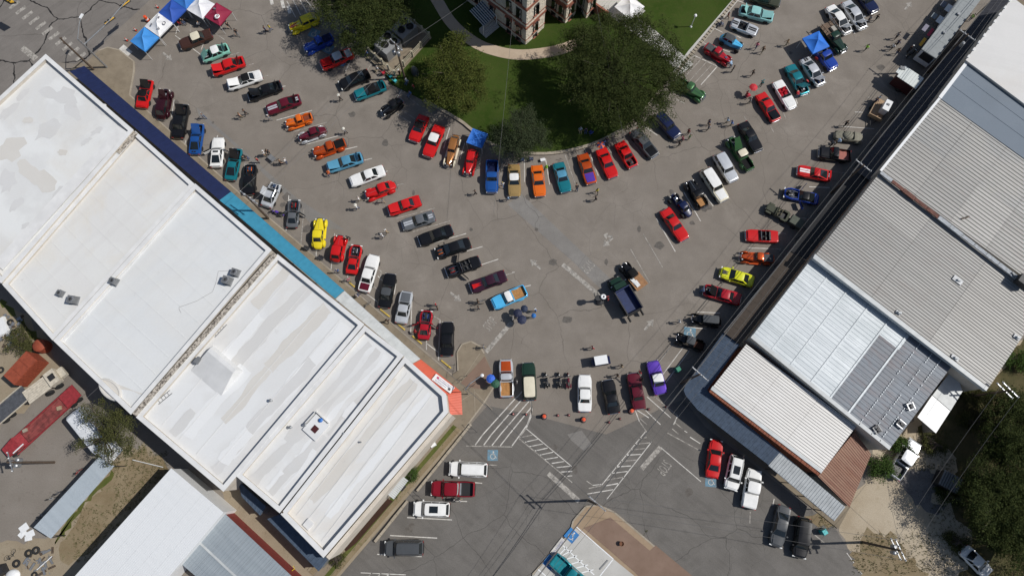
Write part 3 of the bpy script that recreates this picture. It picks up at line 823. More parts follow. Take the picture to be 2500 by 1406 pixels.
for (x, y, r, lab, s, h, zz) in [(150, 717, 0.3, 'small grey condenser at the back of the tan-stained roof', 0.75, .55, 1), (183, 734, 0.55, 'larger dark condenser beside the party wall on the tan-stained roof', 1.0, .95, 1),
                             (281, 688, 0.3, 'condenser standing alone on the party wall flashing', 0.85, .7, 2), (577, 667, 0.4, 'pale condenser behind the dark one at the shop front edge', 0.9, .8, 2), (558, 687, 0.4, 'dark condenser nearest the stone cap with wires round it', 1.0, 1.0, 2)]:
    z = SR[zz][1] if zz != 2 or x > 300 else 6.3
    condenser(G(x, y, z), r + A_U, lab, s, h)
def ladder(a, b, z, lab):
    A, B = G(a[0], a[1], z), G(b[0], b[1], z)
    o = empty('ladder', A, ang(A, B), lab, 'ladder')
    L = (B - A).length
    for sgn in (-1, 1):
        MB().box((L / 2, sgn * 0.25, 0.06), (L, 0.06, 0.08)).build('rail', M_GREYM, o)
    for k in range(int(L / 0.45)):
        MB().tube([(0.25 + k * 0.45, -.25, .06), (0.25 + k * .45, .25, .06)], 0.025, 6).build('rung', M_GREYM, o)
ladder((522, 820), (551, 789), SR[3][1], 'aluminium ladder lying on the roof near the stone cap')
ladder((385, 983), (418, 956), SR[3][1], 'aluminium ladder lying near the back corner of the roof')
# roof hatch housing (long sloped box)
z = SR[3][1]
o = empty('roof_hatch_housing', G(530, 905, z), ang(G(470, 890), G(540, 950)), 'white wedge-shaped housing rising from the roof', 'roof housing')
MB().add([(-2.6, -2.0, 0), (2.6, -2.0, 0), (2.6, 2.0, 0), (-2.6, 2.0, 0), (-2.2, 1.2, 1.1), (2.2, 1.2, 1.1), (2.2, 1.7, 1.1), (-2.2, 1.7, 1.1)], [(0, 1, 5, 4), (1, 2, 6, 5), (2, 3, 7, 6), (3, 0, 4, 7), (4, 5, 6, 7)]).build('housing', M_CAP, o)
MB().box((-2.5, -.4, 0.5), (.5, .8, 1.0)).build('vent_cap', M_GREYM, o)
def roofpipe(x, y, i, lab, m=M_STEEL, r=.12, h=.5):
    o = empty('vent_pipe', G(x, y, SR[i][1]), 0, lab, 'vent pipe', 'pipes on the white roofs')
    MB().lathe([(r, 0), (r, h)], n=10).build('pipe', m, o)
    MB().lathe([(r * 1.5, h), (r * 1.7, h + .08), (r * .4, h + .2)], n=10).build('cowl', m, o)
roofpipe(664, 978, 3, 'lone vent pipe in the middle of the hatch roof')
roofpipe(748, 1037, 4, 'vent pipe behind the skylight pad'); roofpipe(712, 1043, 4, 'second vent pipe, farther from the skylight pad')
roofpipe(786, 1026, 4, 'blue capped vent on the skylight pad', mat('blue plastic', (0.03, .16, .5), .5), .16, .45)
roofpipe(841, 1059, 5, 'small pipe beside the last party wall'); roofpipe(882, 1079, 5, 'tiny pipe in the middle of the corner roof', r=.07, h=.3); roofpipe(694, 1249, 5, 'rusty pipe at the back corner of the corner roof', M_WOODP)
o = empty('skylight_pad', G(772, 1043, SR[4][1]), A_U, 'square white roof pad with a dark red hatch', 'roof hatch')
MB().box((0, 0, .15), (2.2, 2.5, .3), taper=.97).build('pad', MR[4], o)
MB().box((0.1, -.2, .33), (.75, .75, .06)).build('hatch', mat('dark red', (.06, .012, .012), .5), o)
MB().box((-1.3, .3, .25), (.06, 2.2, .5)).build('screen', M_CAP, o)
MB().box((-.2, 1.4, .25), (2.2, .06, .5)).build('screen', M_CAP, o)
o = MB().box((0, 0, .12), (1.0, 1.0, .24), taper=.9).build('roof_hatch', M_CAP); o.location = G(753, 1279, SR[5][1]); o.rotation_euler.z = A_U
tag(o, 'small square white hatch at the back of the corner roof', 'roof hatch')
o = MB().lathe([(1.25, 0), (1.15, .22), (1.0, .25), (.95, .12)], n=24).build('roof_dish', M_OLD[1]); o.location = G(270, 951, SR[2][1]); o.rotation_euler.z = A_U; o.scale = (1.5, .8, 1)
tag(o, 'oval stained mound near the back edge of the widest roof', 'roof mound')
wl_ = MB().tube([G(x, y, SR[2][1] + .03) for x, y in [(577, 660), (533, 662), (527, 690), (519, 712), (480, 735), (437, 750), (438, 757), (442, 763)]], .018, 5).build('cable', M_GREYM)
tag(wl_, 'thin dark cable trailing across the widest white roof', 'cable')

# ---------------------------------------------------------------- awnings on the left
def ribbed(name_panel, parent, quad, n, m, t=0.05, rib=0.04, ribw=0.06, sub=4, ribm=None):
    """sloped cover laid as n sheets, each sheet a part with raised ribs; quad = inner0, inner1, outer1, outer0"""
    a, b, c, d = [Vector(p) for p in quad]
    for i in range(n):
        t0, t1 = i / n, (i + 1) / n
        e = 0.004 / max(1e-3, (b - a).length)
        i0, i1, o0, o1 = a.lerp(b, t0 + e), a.lerp(b, t1 - e), d.lerp(c, t0 + e), d.lerp(c, t1 - e)
        mb = MB().slab([i0, i1, o1, o0], t)
        for k in range(sub):
            f = (k + 0.5) / sub
            p, r = i0.lerp(i1, f), o0.lerp(o1, f)
            w = (i1 - i0).normalized() * ribw / 2
            up = Vector((0, 0, rib))
            mb.add([p - w, p + w, r + w, r - w, p - w * .4 + up, p + w * .4 + up, r + w * .4 + up, r - w * .4 + up], [(4, 5, 6, 7), (0, 4, 7, 3), (1, 2, 6, 5), (0, 1, 5, 4), (3, 7, 6, 2)], 1 if ribm else 0)
        mb.build(name_panel, [m, ribm] if ribm else m, parent)
def awning(lab, inner, outer, hi, ho, m, n, posts=4, sub=4, fascia=None, ribm=None, rib=.04):
    o = empty('awning', (0, 0, 0), 0, lab, 'awning')
    a, b = [G(p[0], p[1], hi) for p in inner]
    d, c = [G(p[0], p[1], ho) for p in outer]
    ribbed('awning_sheet', o, (a, b, c, d), n, m, .06, rib, .06, sub, ribm)
    f = MB().tube([d + Vector((0, 0, -.1)), c + Vector((0, 0, -.1))], .09, 6)
    f.build('fascia', fascia or m, o)
    for k in range(posts):
        p = d.lerp(c, (k + .3) / posts)
        MB().tube([(p.x, p.y, K), (p.x, p.y, ho - .1)], .06, 8).build('post', M_DARKM, o)
    return o
M_NAVY = mat('navy sheet metal', (0.010, 0.017, 0.065), 0.5, var=0.12, scale=1.2)
M_TEAL = mat('teal sheet metal', (0.035, 0.22, 0.34), 0.55, var=0.1, scale=1.2)
M_ZINC = mat('zinc sheet', (0.47, 0.49, 0.49), 0.5, var=0.12, scale=1.2)
M_ORANGE = mat('orange sheet metal', (0.56, 0.105, 0.055), 0.5, var=0.06, scale=1.2)
awning('navy blue awning along the first two shops', [(170, 175), (536, 489)], [(204, 162), (563, 469)], 3.6, 3.25, M_NAVY, 10, 6)
awning('teal awning in the middle of the shop row', [(536, 489), (818, 729)], [(563, 469), (839, 710)], 3.6, 3.25, M_TEAL, 8, 5)
awning('bare zinc awning between the teal and orange ones', [(819, 730), (1007, 887)], [(840, 711), (1025, 877)], 3.55, 3.2, M_ZINC, 6, 4, sub=5)
ao = awning('orange awning wrapping the cut-off corner shop', [(1008, 888), (1093, 965)], [(1026, 878), (1126, 958)], 3.6, 3.2, M_ORANGE, 4, 3)
ribbed('awning_sheet', ao, (G(1093, 965, 3.6), G(1099, 1012, 3.6), G(1129, 1012, 3.2), G(1126, 958, 3.2)), 2, M_ORANGE, .06, .04, .06, 4)
# banner lying on the orange awning
ban = empty('banner', G(1082, 936, 3.62), ang(G(1062, 920), G(1102, 950)), 'white banner with dark lettering lying on the orange awning', 'banner')
MB().box((0, 0, 0), (3.0, 0.95, .03), rx=R(-9)).build('sheet', mat('banner white', (.72, .71, .70), .7, var=.05), ban)
INK = [mat('banner grey ink', (.30, .31, .40), .6), mat('banner plum ink', (.42, .30, .40), .6)]
for (y, x0, x1, hh, mi) in [(.27, -.75, 1.35, .10, 1), (.06, -.95, .95, .20, 0), (-.20, -1.1, .55, .16, 0), (-.37, -1.3, .2, .07, 1)]:
    x = x0
    pr = MB()
    while x < x1:                                     # blurred print, not legible in the photograph
        w = rnd.uniform(.07, .15)
        pr.box((x + w / 2, y, .022 - y * math.sin(R(9))), (w, hh * rnd.uniform(.7, 1), .01), rx=R(-9))
        x += w + rnd.uniform(.04, .08)
    pr.build('print', INK[mi], ban)
MB().box((1.05, -.12, .05), (.34, .30, .012), .4, rx=R(-9)).build('emblem', mat('banner dark', (.06, .06, .07), .6), ban)
MB().box((-.98, .18, .01), (.30, .26, .02), .3, rx=R(-9)).build('emblem', mat('banner red', (.50, .03, .12), .6), ban)
# ================================================================ BUILDINGS ON THE RIGHT
def coated(name, a, b, c3, ang_, rust=0.0, sc=1.0):
    """painted or galvanised sheet with run marks along the sheets"""
    t = NT(name)
    st = t.noise(1.0, 5, 0.65, co=t.rot_map(ang_, (0.12, 2.2 * sc, 1)))
    c = t.mix(t.mapr(st, 0.3, 0.7), a, b)
    c = t.mix(t.mapr(t.noise(0.22, 5, .6), 0.45, 0.7, 0, 0.5), c, c3)
    if rust:
        c = t.mix(t.mapr(t.noise(1.0, 6, 0.7, co=t.rot_map(ang_, (0.3, 1.2, 1))), 0.5, 0.68, 0, rust), c, (0.16, 0.055, 0.025))
    return t.done(c, 0.55, 0.15, spec=0.3)
UR = (G(2413, 948) - G(1990, 622)).normalized()           # direction of the roof sheets (front to back)
A_R = math.atan2(UR.y, UR.x)
M_CORR = coated('galvanised roofing', (0.285, 0.278, 0.262), (0.365, 0.357, 0.338), (0.32, 0.312, 0.295), -A_R)
M_CORR2 = coated('galvanised roofing older', (0.29, 0.285, 0.27), (0.38, 0.372, 0.35), (0.25, 0.265, 0.275), -A_R)
M_CORRW = coated('white roofing', (0.56, 0.553, 0.535), (0.65, 0.642, 0.625), (0.55, 0.535, 0.51), -A_R)
M_COAT = coated('silver coated roofing', (0.44, 0.475, 0.495), (0.60, 0.635, 0.65), (0.36, 0.40, 0.41), -A_R)
M_BLUEG = coated('bare grey roofing', (0.145, 0.165, 0.19), (0.19, 0.21, 0.235), (0.13, 0.12, 0.12), -A_R, 0.25)
M_RUST = coated('rusted roofing', (0.21, 0.115, 0.075), (0.15, 0.062, 0.04), (0.27, 0.17, 0.115), -A_R, 0.5, 1.2)
M_CORRS = [M_CORR, coated('galvanised roofing dull', (0.265, 0.262, 0.25), (0.34, 0.335, 0.32), (0.29, 0.287, 0.275), -A_R, .12), coated('galvanised roofing pale', (0.31, 0.305, 0.29), (0.39, 0.383, 0.365), (0.345, 0.335, 0.315), -A_R)]
M_SMOOTH = membrane('blue grey membrane', (0.185, 0.22, 0.26), (0.16, 0.18, 0.20), (0.21, 0.245, 0.285), 0.4, 0.2, -A_R)
M_WHITER = membrane('white coated roof', (0.70, 0.69, 0.67), (0.60, 0.55, 0.48), (0.64, 0.63, 0.61), 0.3, 0.3, 0.3)
M_SEAM = mat('rib line dark', (0.165, 0.158, 0.148), 0.7, var=0.15)  # ribs coloured darker than the sheets
def sheet_roof(parent, quad, n_along, n_across, m, ribs, rib_h=0.05, thick=0.08, ribm=None, name='roof_sheet', jit=0.0):
    """roof laid in rows of ribbed sheets. quad: a (front start), b (back start), c (back end), d (front end); ribs run front to back"""
    a, b, c, d = [Vector(p) for p in quad]
    def at(s, t):
        return a.lerp(b, s).lerp(d.lerp(c, s), t)
    for i in range(n_along):
        for j in range(n_across):
            s0, s1, t0, t1 = i / n_along, (i + 1) / n_along, j / n_across, (j + 1) / n_across
            g = 0.0006
            zz = Vector((0, 0, jit * rnd.random() - 0.012 * i))
            p = [at(s0 + g, t0 + g) + zz, at(s1 - g, t0 + g) + zz, at(s1 - g, t1 - g) + zz, at(s0 + g, t1 - g) + zz]
            mb = MB().slab(p, thick)
            w = (p[3] - p[0]) / ribs
            for k in range(ribs):
                f = (k + 0.5) / ribs
                e, r = p[0].lerp(p[3], f), p[1].lerp(p[2], f)
                ww = w * 0.11
                up = Vector((0, 0, rib_h))
                mb.add([e - ww, e + ww, r + ww, r - ww, e - ww * .4 + up, e + ww * .4 + up, r + ww * .4 + up, r - ww * .4 + up], [(4, 5, 6, 7), (0, 4, 7, 3), (1, 2, 6, 5), (0, 1, 5, 4), (3, 7, 6, 2)], 1 if ribm else 0)
            mm = m(i, j) if callable(m) else m
            mb.build(name, [mm, ribm] if ribm else mm, parent)
def hall(lab, pts, h, wall=M_RENDER):
    """walls only; roof is laid on top. pts at eaves height"""
    o = empty('commercial_building', (0, 0, 0), 0, lab, 'building')
    P = offset_poly([(p.x, p.y) for p in px(pts, h)], 0.06)[1]
    MB().prism(P, 0.0, h - (0.12 if h > 4 else .6)).build('wall', wall, o)
    return o, [G(p[0], p[1], h) for p in pts]
# order of corners: front-upper, back-upper, back-lower, front-lower (front = the square side)
o, Q = hall('white coated flat-roofed building at the far end of the row', [(2472, -6), (2900, 320), (2790, 470), (2358, 147)], 7.3)
MB().slab(Q, 0.14).build('roof_deck', M_WHITER, o)
for k in range(9):
    p = Q[0].lerp(Q[3], (k + .5) / 9)
    MB().box((p.x, p.y, 7.22), (.5, .25, .35), ang(Q[0], Q[3])).build('parapet_block', M_CAP, o)
o, Q = hall('building with a smooth blue-grey roof', [(2358, 149), (2790, 472), (2720, 545), (2291, 237)], 6.9)
MB().slab(Q, 0.12).build('roof_deck', M_SMOOTH, o)
MB().slab([Q[0] + Vector((0, 0, .06)), Q[0] + (Q[1] - Q[0]).normalized() * .45 + Vector((0, 0, .06)), Q[3] + (Q[2] - Q[3]).normalized() * .45 + Vector((0, 0, .06)), Q[3] + Vector((0, 0, .06))], .1).build('gutter', M_WHITEM, o)
for f in (.3, .62):
    a, b = Q[0].lerp(Q[3], f), Q[1].lerp(Q[2], f)
    MB().tube([a + Vector((0, 0, .01)), b + Vector((0, 0, .01))], .03, 5).build('roof_seam', M_SMOOTH, o)
o, Q = hall('long galvanised ribbed-roof hall with a rusty gutter edge', [(2291, 239), (2720, 547), (2590, 742), (2147, 416)], 6.85)
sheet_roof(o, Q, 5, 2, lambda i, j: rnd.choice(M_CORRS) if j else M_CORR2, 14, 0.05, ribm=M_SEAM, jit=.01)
MB().slab([Q[0] + Vector((0, 0, .08)), Q[0].lerp(Q[1], .012) + Vector((0, 0, .08)), Q[3].lerp(Q[2], .012) + Vector((0, 0, .08)), Q[3] + Vector((0, 0, .08))], .05).build('front_flashing', M_WHITEM, o)
gut = empty('rain_gutter', (0, 0, 0), 0, 'rusty patched valley gutter between the two ribbed roofs', 'gutter')
A, B = G(2150, 421, 6.95), G(2560, 738, 6.95)
for k in range(14):
    p0, p1 = A.lerp(B, k / 14), A.lerp(B, (k + .97) / 14)
    m = mat('gutter rust', (.13, .055, .04), .85, var=.5, scale=3) if k in (1, 2, 3, 4) else mat('gutter zinc', (.33, .35, .37), .7, var=.3, scale=3)
    MB().box(((p0.x + p1.x) / 2, (p0.y + p1.y) / 2, 6.93), ((p1 - p0).length, .55 + rnd.uniform(-.1, .1), .16), ang(A, B)).build('gutter_piece', m, gut)
o, Q = hall('galvanised ribbed-roof hall with white repair patches', [(2146, 424), (2552, 738), (2413, 948), (1990, 623)], 6.45)
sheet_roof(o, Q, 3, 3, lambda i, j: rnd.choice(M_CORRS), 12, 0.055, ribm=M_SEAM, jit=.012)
MB().slab([G(1990, 620, 6.55), G(2413, 946, 6.55), G(2408, 954, 6.55), G(1985, 630, 6.55)], .6).build('edge_flashing', M_ZINC, o)
def patch(x, y, w, d, h, lab, item=True):
    e = empty('roof_vent', G(x, y, h), A_R, lab, 'roof vent', 'vents on the ribbed roof')
    MB().box((0, 0, .04), (w * .8, d * .8, .08)).build('patch', mat('patch white', (.52, .53, .53), .6, var=.2), e)
    MB().box((.1, 0, .2), (.4, .25, .25), .4).build('vent_cap', M_ZINC, e)
patch(2338, 684, 1.6, .9, 6.52, 'white patched vent in the middle of the ribbed roof')
patch(2193, 763, .8, .5, 6.52, 'white patch beside the gutter of the ribbed roof')
patch(2331, 873, 1.2, .6, 6.52, 'white vent near the lower edge of the ribbed roof')
patch(2482, 823, 1.0, .6, 6.52, 'white vent at the back corner of the ribbed roof')
o = MB().tube([G(2347, 534, 7.0), G(2358, 532, 7.02), G(2366, 528, 7.0)], .09, 6).build('branch', M_WOODP); tag(o, 'short bent branch lying on the ribbed roof', 'branch')
ub = empty('roof_unit', G(2492, 690, 6.9), A_R, 'dark rooftop unit at the right picture edge', 'roof unit')
MB().box((0, 0, .5), (1.6, 1.2, 1.0)).build('cabinet', M_DARKM, ub); MB().tube([(-.8, 0, .2), (-1.6, .3, .2)], .1, 6).build('duct', M_GREYM, ub)
o, Q = hall('wide roof coated silver at the front and bare grey behind', [(1983, 629), (2326, 892), (2171, 1098), (1833, 824)], 5.55)
sheet_roof(o, Q, 7, 5, lambda i, j: M_COAT if i < 4 or (i == 4 and j < 1) else M_BLUEG, 5, 0.03, jit=.01)
for f in (.14, .28, .43, .57, .70, .785, .87, .93):        # fixing strips
    a, b = Q[0].lerp(Q[1], f), Q[3].lerp(Q[2], f)
    if f < .75:
        MB().box(((a.x + b.x) / 2, (a.y + b.y) / 2, 5.575), ((b - a).length, .22, .05), ang(a, b)).build('fixing_strip', M_COAT, o)
    else:
        sc = MB()
        for k in range(40):
            p = a.lerp(b, (k + .5) / 40)
            if rnd.random() < .75: sc.box((p.x, p.y, 5.60), (.2, .09, .04), ang(a, b))
        sc.build('screw_row', M_COAT, o)['kind'] = 'stuff'
MB().slab([G(1833, 824, 5.62), G(2171, 1098, 5.62), G(2176, 1090, 5.62), G(1838, 817, 5.62)], .1).build('edge_flashing', M_ZINC, o)
for (x, y, r, lab) in [(2222, 992, .3, 'square framed vent on the bare grey roof'), (2198, 1035, .8, 'dark tangled antenna on the bare grey roof'), (2140, 1048, .5, 'small pallet-like grille lying on the bare grey roof')]:
    e = empty('roof_fixture', G(x, y, 5.6), r, lab, 'roof fixture', 'fixtures on the bare grey roof')
    for s in (-1, 1):
        MB().box((0, s * .38, .12), (.9, .14, .14)).build('frame_bar', M_WHITEM if 'framed' in lab else M_DARKM, e)
        MB().box((s * .38, 0, .2), (.14, .9, .12)).build('frame_bar', M_GREYM if 'pallet' in lab else M_STEEL, e)
    MB().box((0, 0, .28), (.35, .3, .3), .4).build('core', M_DARKM, e)
o, Q = hall('corner building with a white ribbed roof and brick side wall', [(1822, 840), (2091, 1040), (2005, 1155), (1735, 950)], 4.55, M_BRICK)
sheet_roof(o, Q, 3, 1, M_CORRW, 21, 0.05, ribm=mat('rib line pale', (.33, .325, .31), .7), jit=.006)
MB().slab([G(1735, 950, 4.63), G(2005, 1155, 4.63), G(2009, 1148, 4.63), G(1740, 942, 4.63)], .1).build('edge_flashing', M_ZINC, o)
A, B = G(1733, 953, 4.5), G(2000, 1158, 4.5)
nb = 44
for k in range(nb):                                         # brick coping along the side wall
    p = A.lerp(B, (k + .5) / nb)
    MB().box((p.x, p.y, 4.4 + rnd.uniform(-.02, .02)), ((B - A).length / nb - .03, .36, .22), ang(A, B)).build('brick', M_BRICK, o)
o, Q = hall('rusted ribbed-roof shed behind the brick corner building', [(2087, 1055), (2126, 1108), (2074, 1237), (1997, 1163)], 3.55, M_GREYM)
P = [G(2087, 1053, 3.75), G(2127, 1108, 3.45), G(2074, 1238, 3.3), G(1997, 1162, 3.6)]
sheet_roof(o, [P[0], P[1], P[2], P[3]], 1, 6, M_RUST, 4, 0.05)
o, Q = hall('white metal lean-to roof at the back of the grey hall', [(2276, 962), (2340, 912), (2347, 935), (2285, 1056)], 2.9, M_GREYM)
MB().slab([G(2240, 1018, 3.1), G(2276, 965, 3.1), G(2320, 1003, 3.0), G(2285, 1057, 3.0)], .08).build('roof_sheet', M_WHITEM, o)
MB().slab([G(2277, 964, 3.08), G(2330, 895, 3.08), G(2350, 955, 2.9), G(2321, 1002, 2.98)], .08).build('roof_sheet', M_ZINC, o)
# awnings
M_SLATE = mat('slate blue shingle', (0.050, 0.075, 0.115), 0.7, var=0.22, scale=2.0)
M_DKNAVY = mat('dark shingle', (0.040, 0.041, 0.050), 0.8, var=0.25, scale=2.0)
M_BLKAWN = mat('black membrane', (0.016, 0.016, 0.018), 0.8, var=0.2)
M_BRNAWN = mat('brown sheet', (0.055, 0.040, 0.028), 0.7, var=0.2)
awning('dark shingled awning along the far right shops', [(2480, -15), (2224, 320)], [(2434, -15), (2163, 318)], 4.3, 3.4, M_DKNAVY, 12, 5, sub=2, rib=.02, fascia=M_DARKM)
awning('dark awning with a pale fascia beside the power pole', [(2224, 320), (2122, 440)], [(2163, 318), (2087, 416)], 4.3, 3.4, M_DKNAVY, 4, 2, sub=2, rib=.02, fascia=M_STEEL)
awning('black flat awning below the ribbed hall', [(2122, 440), (1968, 634)], [(2086, 417), (1930, 613)], 3.9, 3.4, M_BLKAWN, 4, 3, sub=1, rib=.02, fascia=M_DARKM)
awning('brown awning below the silver roof', [(1967, 636), (1807, 840)], [(1929, 615), (1768, 812)], 3.9, 3.4, M_BRNAWN, 5, 3, sub=1, rib=.02, fascia=M_GREYM)
aw = awning('slate blue awning wrapping the brick corner building', [(1806, 841), (1727, 951)], [(1767, 813), (1674, 940)], 3.7, 3.1, M_SLATE, 6, 3, sub=2, rib=.02)
ribbed('awning_sheet', aw, (G(1727, 951, 3.7), G(1734, 962, 3.7), G(1703, 1000, 3.1), G(1674, 965, 3.1)), 2, M_SLATE, .06, .02, .06, 2)
MB().slab([G(1727, 951, 3.7), G(1674, 940, 3.1), G(1669, 952, 3.1), G(1674, 965, 3.1)], .06).build('awning_sheet', M_SLATE, aw)
ribbed('awning_sheet', aw, (G(1734, 962, 3.7), G(1905, 1103, 3.7), G(1876, 1134, 3.1), G(1703, 1000, 3.1)), 10, M_SLATE, .06, .02, .06, 2)
a2 = awning('pale zinc awning at the end of the brick building', [(1905, 1103), (2064, 1237)], [(1877, 1135), (2038, 1270)], 3.65, 3.05, M_ZINC, 9, 4, sub=3)

# ================================================================ COURTHOUSE
ch = empty('courthouse', (0, 0, 0), 0, 'limestone courthouse with red sandstone bands at the top of the picture', 'courthouse')
CP = [(1120, -12), (1283, 112), (1328, 69), (1310, 50), (1336, 27), (1379, 60), (1404, 37), (1393, 27), (1408, 13), (1430, 48), (1455, 24), (1440, 5), (1560, -110), (1330, -330)]
CW = [(p.x, p.y) for p in px(CP)]
MB().prism(CW, 0, 24.0).build('wall', M_STONE, ch)
out_, in_ = offset_poly(CW, -0.07)
for (z0, z1, d) in [(1.15, 1.35, -.07), (3.9, 4.35, -.12), (4.95, 5.15, -.08), (8.1, 8.6, -.14), (11.6, 12.0, -.12), (15.2, 15.7, -.14), (19.0, 19.4, -.12), (23.6, 24.2, -.5)]:
    MB().prism(offset_poly(CW, d)[1], z0, z1).build('sandstone_band', M_REDSTONE, ch)
cx_, cy_ = sum(p[0] for p in CW) / len(CW), sum(p[1] for p in CW) / len(CW)
rp_ = offset_poly(CW, -.4)[1]
MB().add([(x, y, 24.2) for x, y in rp_] + [(cx_ + (x - cx_) * .25, cy_ + (y - cy_) * .25, 30) for x, y in rp_], [(i, (i + 1) % len(rp_), len(rp_) + (i + 1) % len(rp_), len(rp_) + i) for i in range(len(rp_))] + [tuple(range(len(rp_), 2 * len(rp_)))]).build('roof', mat('red clay roof', (.20, .07, .045), .8), ch)
# stone courses (too fine to pick apart one by one) and windows on the faces that show
blk = MB()
nC = len(CP)
def face_pts(i):
    a, b = Vector(CW[i]), Vector(CW[(i + 1) % nC])
    d = (b - a).normalized()
    n = Vector((d.y, -d.x))
    c = Vector((sum(p[0] for p in CW) / nC, sum(p[1] for p in CW) / nC))
    if n.dot((a + b) / 2 - c) < 0: n = -n
    return a, b, d, n
for i in range(0, 11):
    a, b, d, n = face_pts(i)
    L = (b - a).length
    if L > 14: a, L = b - d * 14, 14
    z = 0.1
    row = 0
    while z < 23.3:
        x = 0.05 + (row % 2) * .2
        while x < L - .1:
            w = rnd.uniform(.35, .75)
            w = min(w, L - .05 - x)
            if w > .12 and rnd.random() < .8:
                p = a + d * (x + w / 2) + n * 0.01
                blk.box((p.x, p.y, z + .15), (w - .04, rnd.uniform(.03, .10), .27), math.atan2(d.y, d.x))
            x += w
        z += .31; row += 1
blk.build('stone_courses', M_STONE, ch)['kind'] = 'stuff'
M_PANE = mat('window glass', (.012, .014, .016), .08, 0, .3, var=0)
def window(i, f, z, w, h, arch=True):
    a, b, d, n = face_pts(i)
    p = a.lerp(b, f) + n * .04
    r = math.atan2(d.y, d.x)
    fr = MB()
    for s in (-1, 1):
        c = p + d * s * (w / 2)
        fr.box((c.x, c.y, z + h / 2), (.12, .2, h), r)
    fr.box((p.x, p.y, z + h), (w + .12, .2, .12), r).box((p.x, p.y, z + h / 2), (w, .16, .07), r)
    wo_ = fr.build('window', M_DARKM, ch)
    MB().box((p.x, p.y, z + h / 2), (w, .14, h)).build('pane', M_PANE, wo_)
    s_ = p + n * .08
    MB().box((s_.x, s_.y, z - .08), (w + .4, .3, .14), r).build('sill', M_REDSTONE, wo_)
    if arch:
        ar = MB()
        for k in range(9):
            t = math.pi * k / 8
            c = p + d * (w / 2 + .15) * math.cos(t) + n * .06
            ar.box((c.x, c.y, z + h + .05 + (w / 2) * math.sin(t)), (.32, .2, .2), r, ry=-(t - math.pi / 2) if False else 0)
        ar.build('arch', M_REDSTONE, wo_)
for (i, fs) in [(0, (.30, .52, .76, .90)), (1, (.5,)), (2, (.5,)), (3, (.5,)), (4, (.35, .75)), (5, (.5,)), (8, (.5,)), (9, (.5,))]:
    for f in fs:
        window(i, f, 0.25, .7, .55, False)
        window(i, f, 1.75, .85, 1.7, True)
        window(i, f, 5.5, .85, 2.0, False)
        window(i, f, 9.0, .85, 2.0, True)
        window(i, f, 12.6, .85, 1.9, False)
        window(i, f, 16.3, .85, 2.0, True)
# entrance steps with canopy
st = empty('entrance_canopy', G(1180, 60, .25), ang(G(1150, 75), G(1205, 30)), 'glazed metal canopy over the courthouse side entrance steps', 'canopy')
for k in range(8):
    MB().tube([(-1.2 + k * .36, -1.5, 2.3), (-1.2 + k * .36, 1.5, 2.9)], .04, 6).build('rafter', M_WHITEM, st)
for k in range(6):
    MB().box((.05, -1.25 + k * .5, 2.33 + k * .1), (2.6, .46, .02), rx=.2).build('pane', mat('canopy glass', (.10, .13, .15), .15, 0, .4, var=.3, scale=2), st)
for (x, y) in [(-1.3, -1.5), (1.4, -1.5)]:
    MB().tube([(x, y, 0), (x, y, 2.3)], .06, 8).build('post', M_WHITEM, st)
for k in range(5):
    MB().box((.05, -1.9 + k * .3, .08 + k * .08), (2.8, .3, .16 + k * .16)).build('step', M_PALE, st)
fs_ = empty('front_steps', G(1480, 15, .22), ang(G(1466, 42), G(1500, 5)), 'wide pale stone steps on the sunny side of the courthouse', 'steps')
for k in range(9):
    MB().box((1.2, .35 * k - 1.2, .09 * (k + 1)), (6.2, .36, .18 * (k + 1))).build('step', M_PALE, fs_)
MB().box((-2.05, .2, 1.0), (.3, 3.6, 2.0)).build('side_wall', M_REDSTONE, fs_)

# ================================================================ EQUIPMENT YARD NEXT TO THE LAWN
E0 = G(905, 140, .25)
eq = sheet('equipment_pad', [(895, 145), (985, 35), (1055, 95), (965, 195)], 0.0, M_WALK); eq.location.z = .27
def bigac(x, y, lab):
    o = empty('chiller_unit', G(x, y, .28), ang(G(905, 140), G(968, 192)), lab, 'chiller', 'twin chillers inside the white fence')
    MB().box((0, 0, 1.0), (2.6, 3.0, 2.0)).build('cabinet', M_GREYM, o)
    MB().box((0, 0, 2.03), (2.7, 3.1, .06)).build('top_panel', mat('pale grey metal', (.26, .265, .27), .5), o)
    for (fx, fy) in [(-.65, .75), (.65, .75), (0.1, -.5)]:
        f = MB().lathe([(.56, 2.06), (.56, 2.2), (.50, 2.2), (.50, 2.08)], (fx, fy, 0), 20).build('fan_shroud', M_BLACK, o)
        b = MB()
        for k in range(6):
            b.box((fx + .26 * math.cos(k * 1.047), fy + .26 * math.sin(k * 1.047), 2.12), (.44, .14, .02), k * 1.047, rx=.3)
        b.build('fan_blades', M_BLACK, f)
        MB().lathe([(.5, 2.07), (.5, 2.085)], (fx, fy, 0), 20).build('fan_well', M_BLACK, f)
bigac(990, 88, 'grey chiller with three roof fans nearer the courthouse'); bigac(951, 124, 'grey chiller with three roof fans nearer the parked cars')
fn = empty('white_fence', (0, 0, 0), 0, 'white rail fence with square posts round the chillers', 'fence')
FP = [(905, 134), (966, 188), (1050, 97), (980, 38)]
for a, b in zip(FP[:-1], FP[1:]):
    A, B = G(a[0], a[1], 0), G(b[0], b[1], 0)
    for zz in (.55, .95, 1.35):
        MB().box(((A.x + B.x) / 2, (A.y + B.y) / 2, .25 + zz), ((B - A).length, .06, .09), ang(A, B)).build('rail', mat('cream stone', (.42, .38, .28), .8), fn)
    n = 4
    for k in range(n):
        p = A.lerp(B, k / n)
        MB().box((p.x, p.y, 1.0), (.26, .26, 1.55)).build('post', mat('cream stone', (.42, .38, .28), .8), fn)

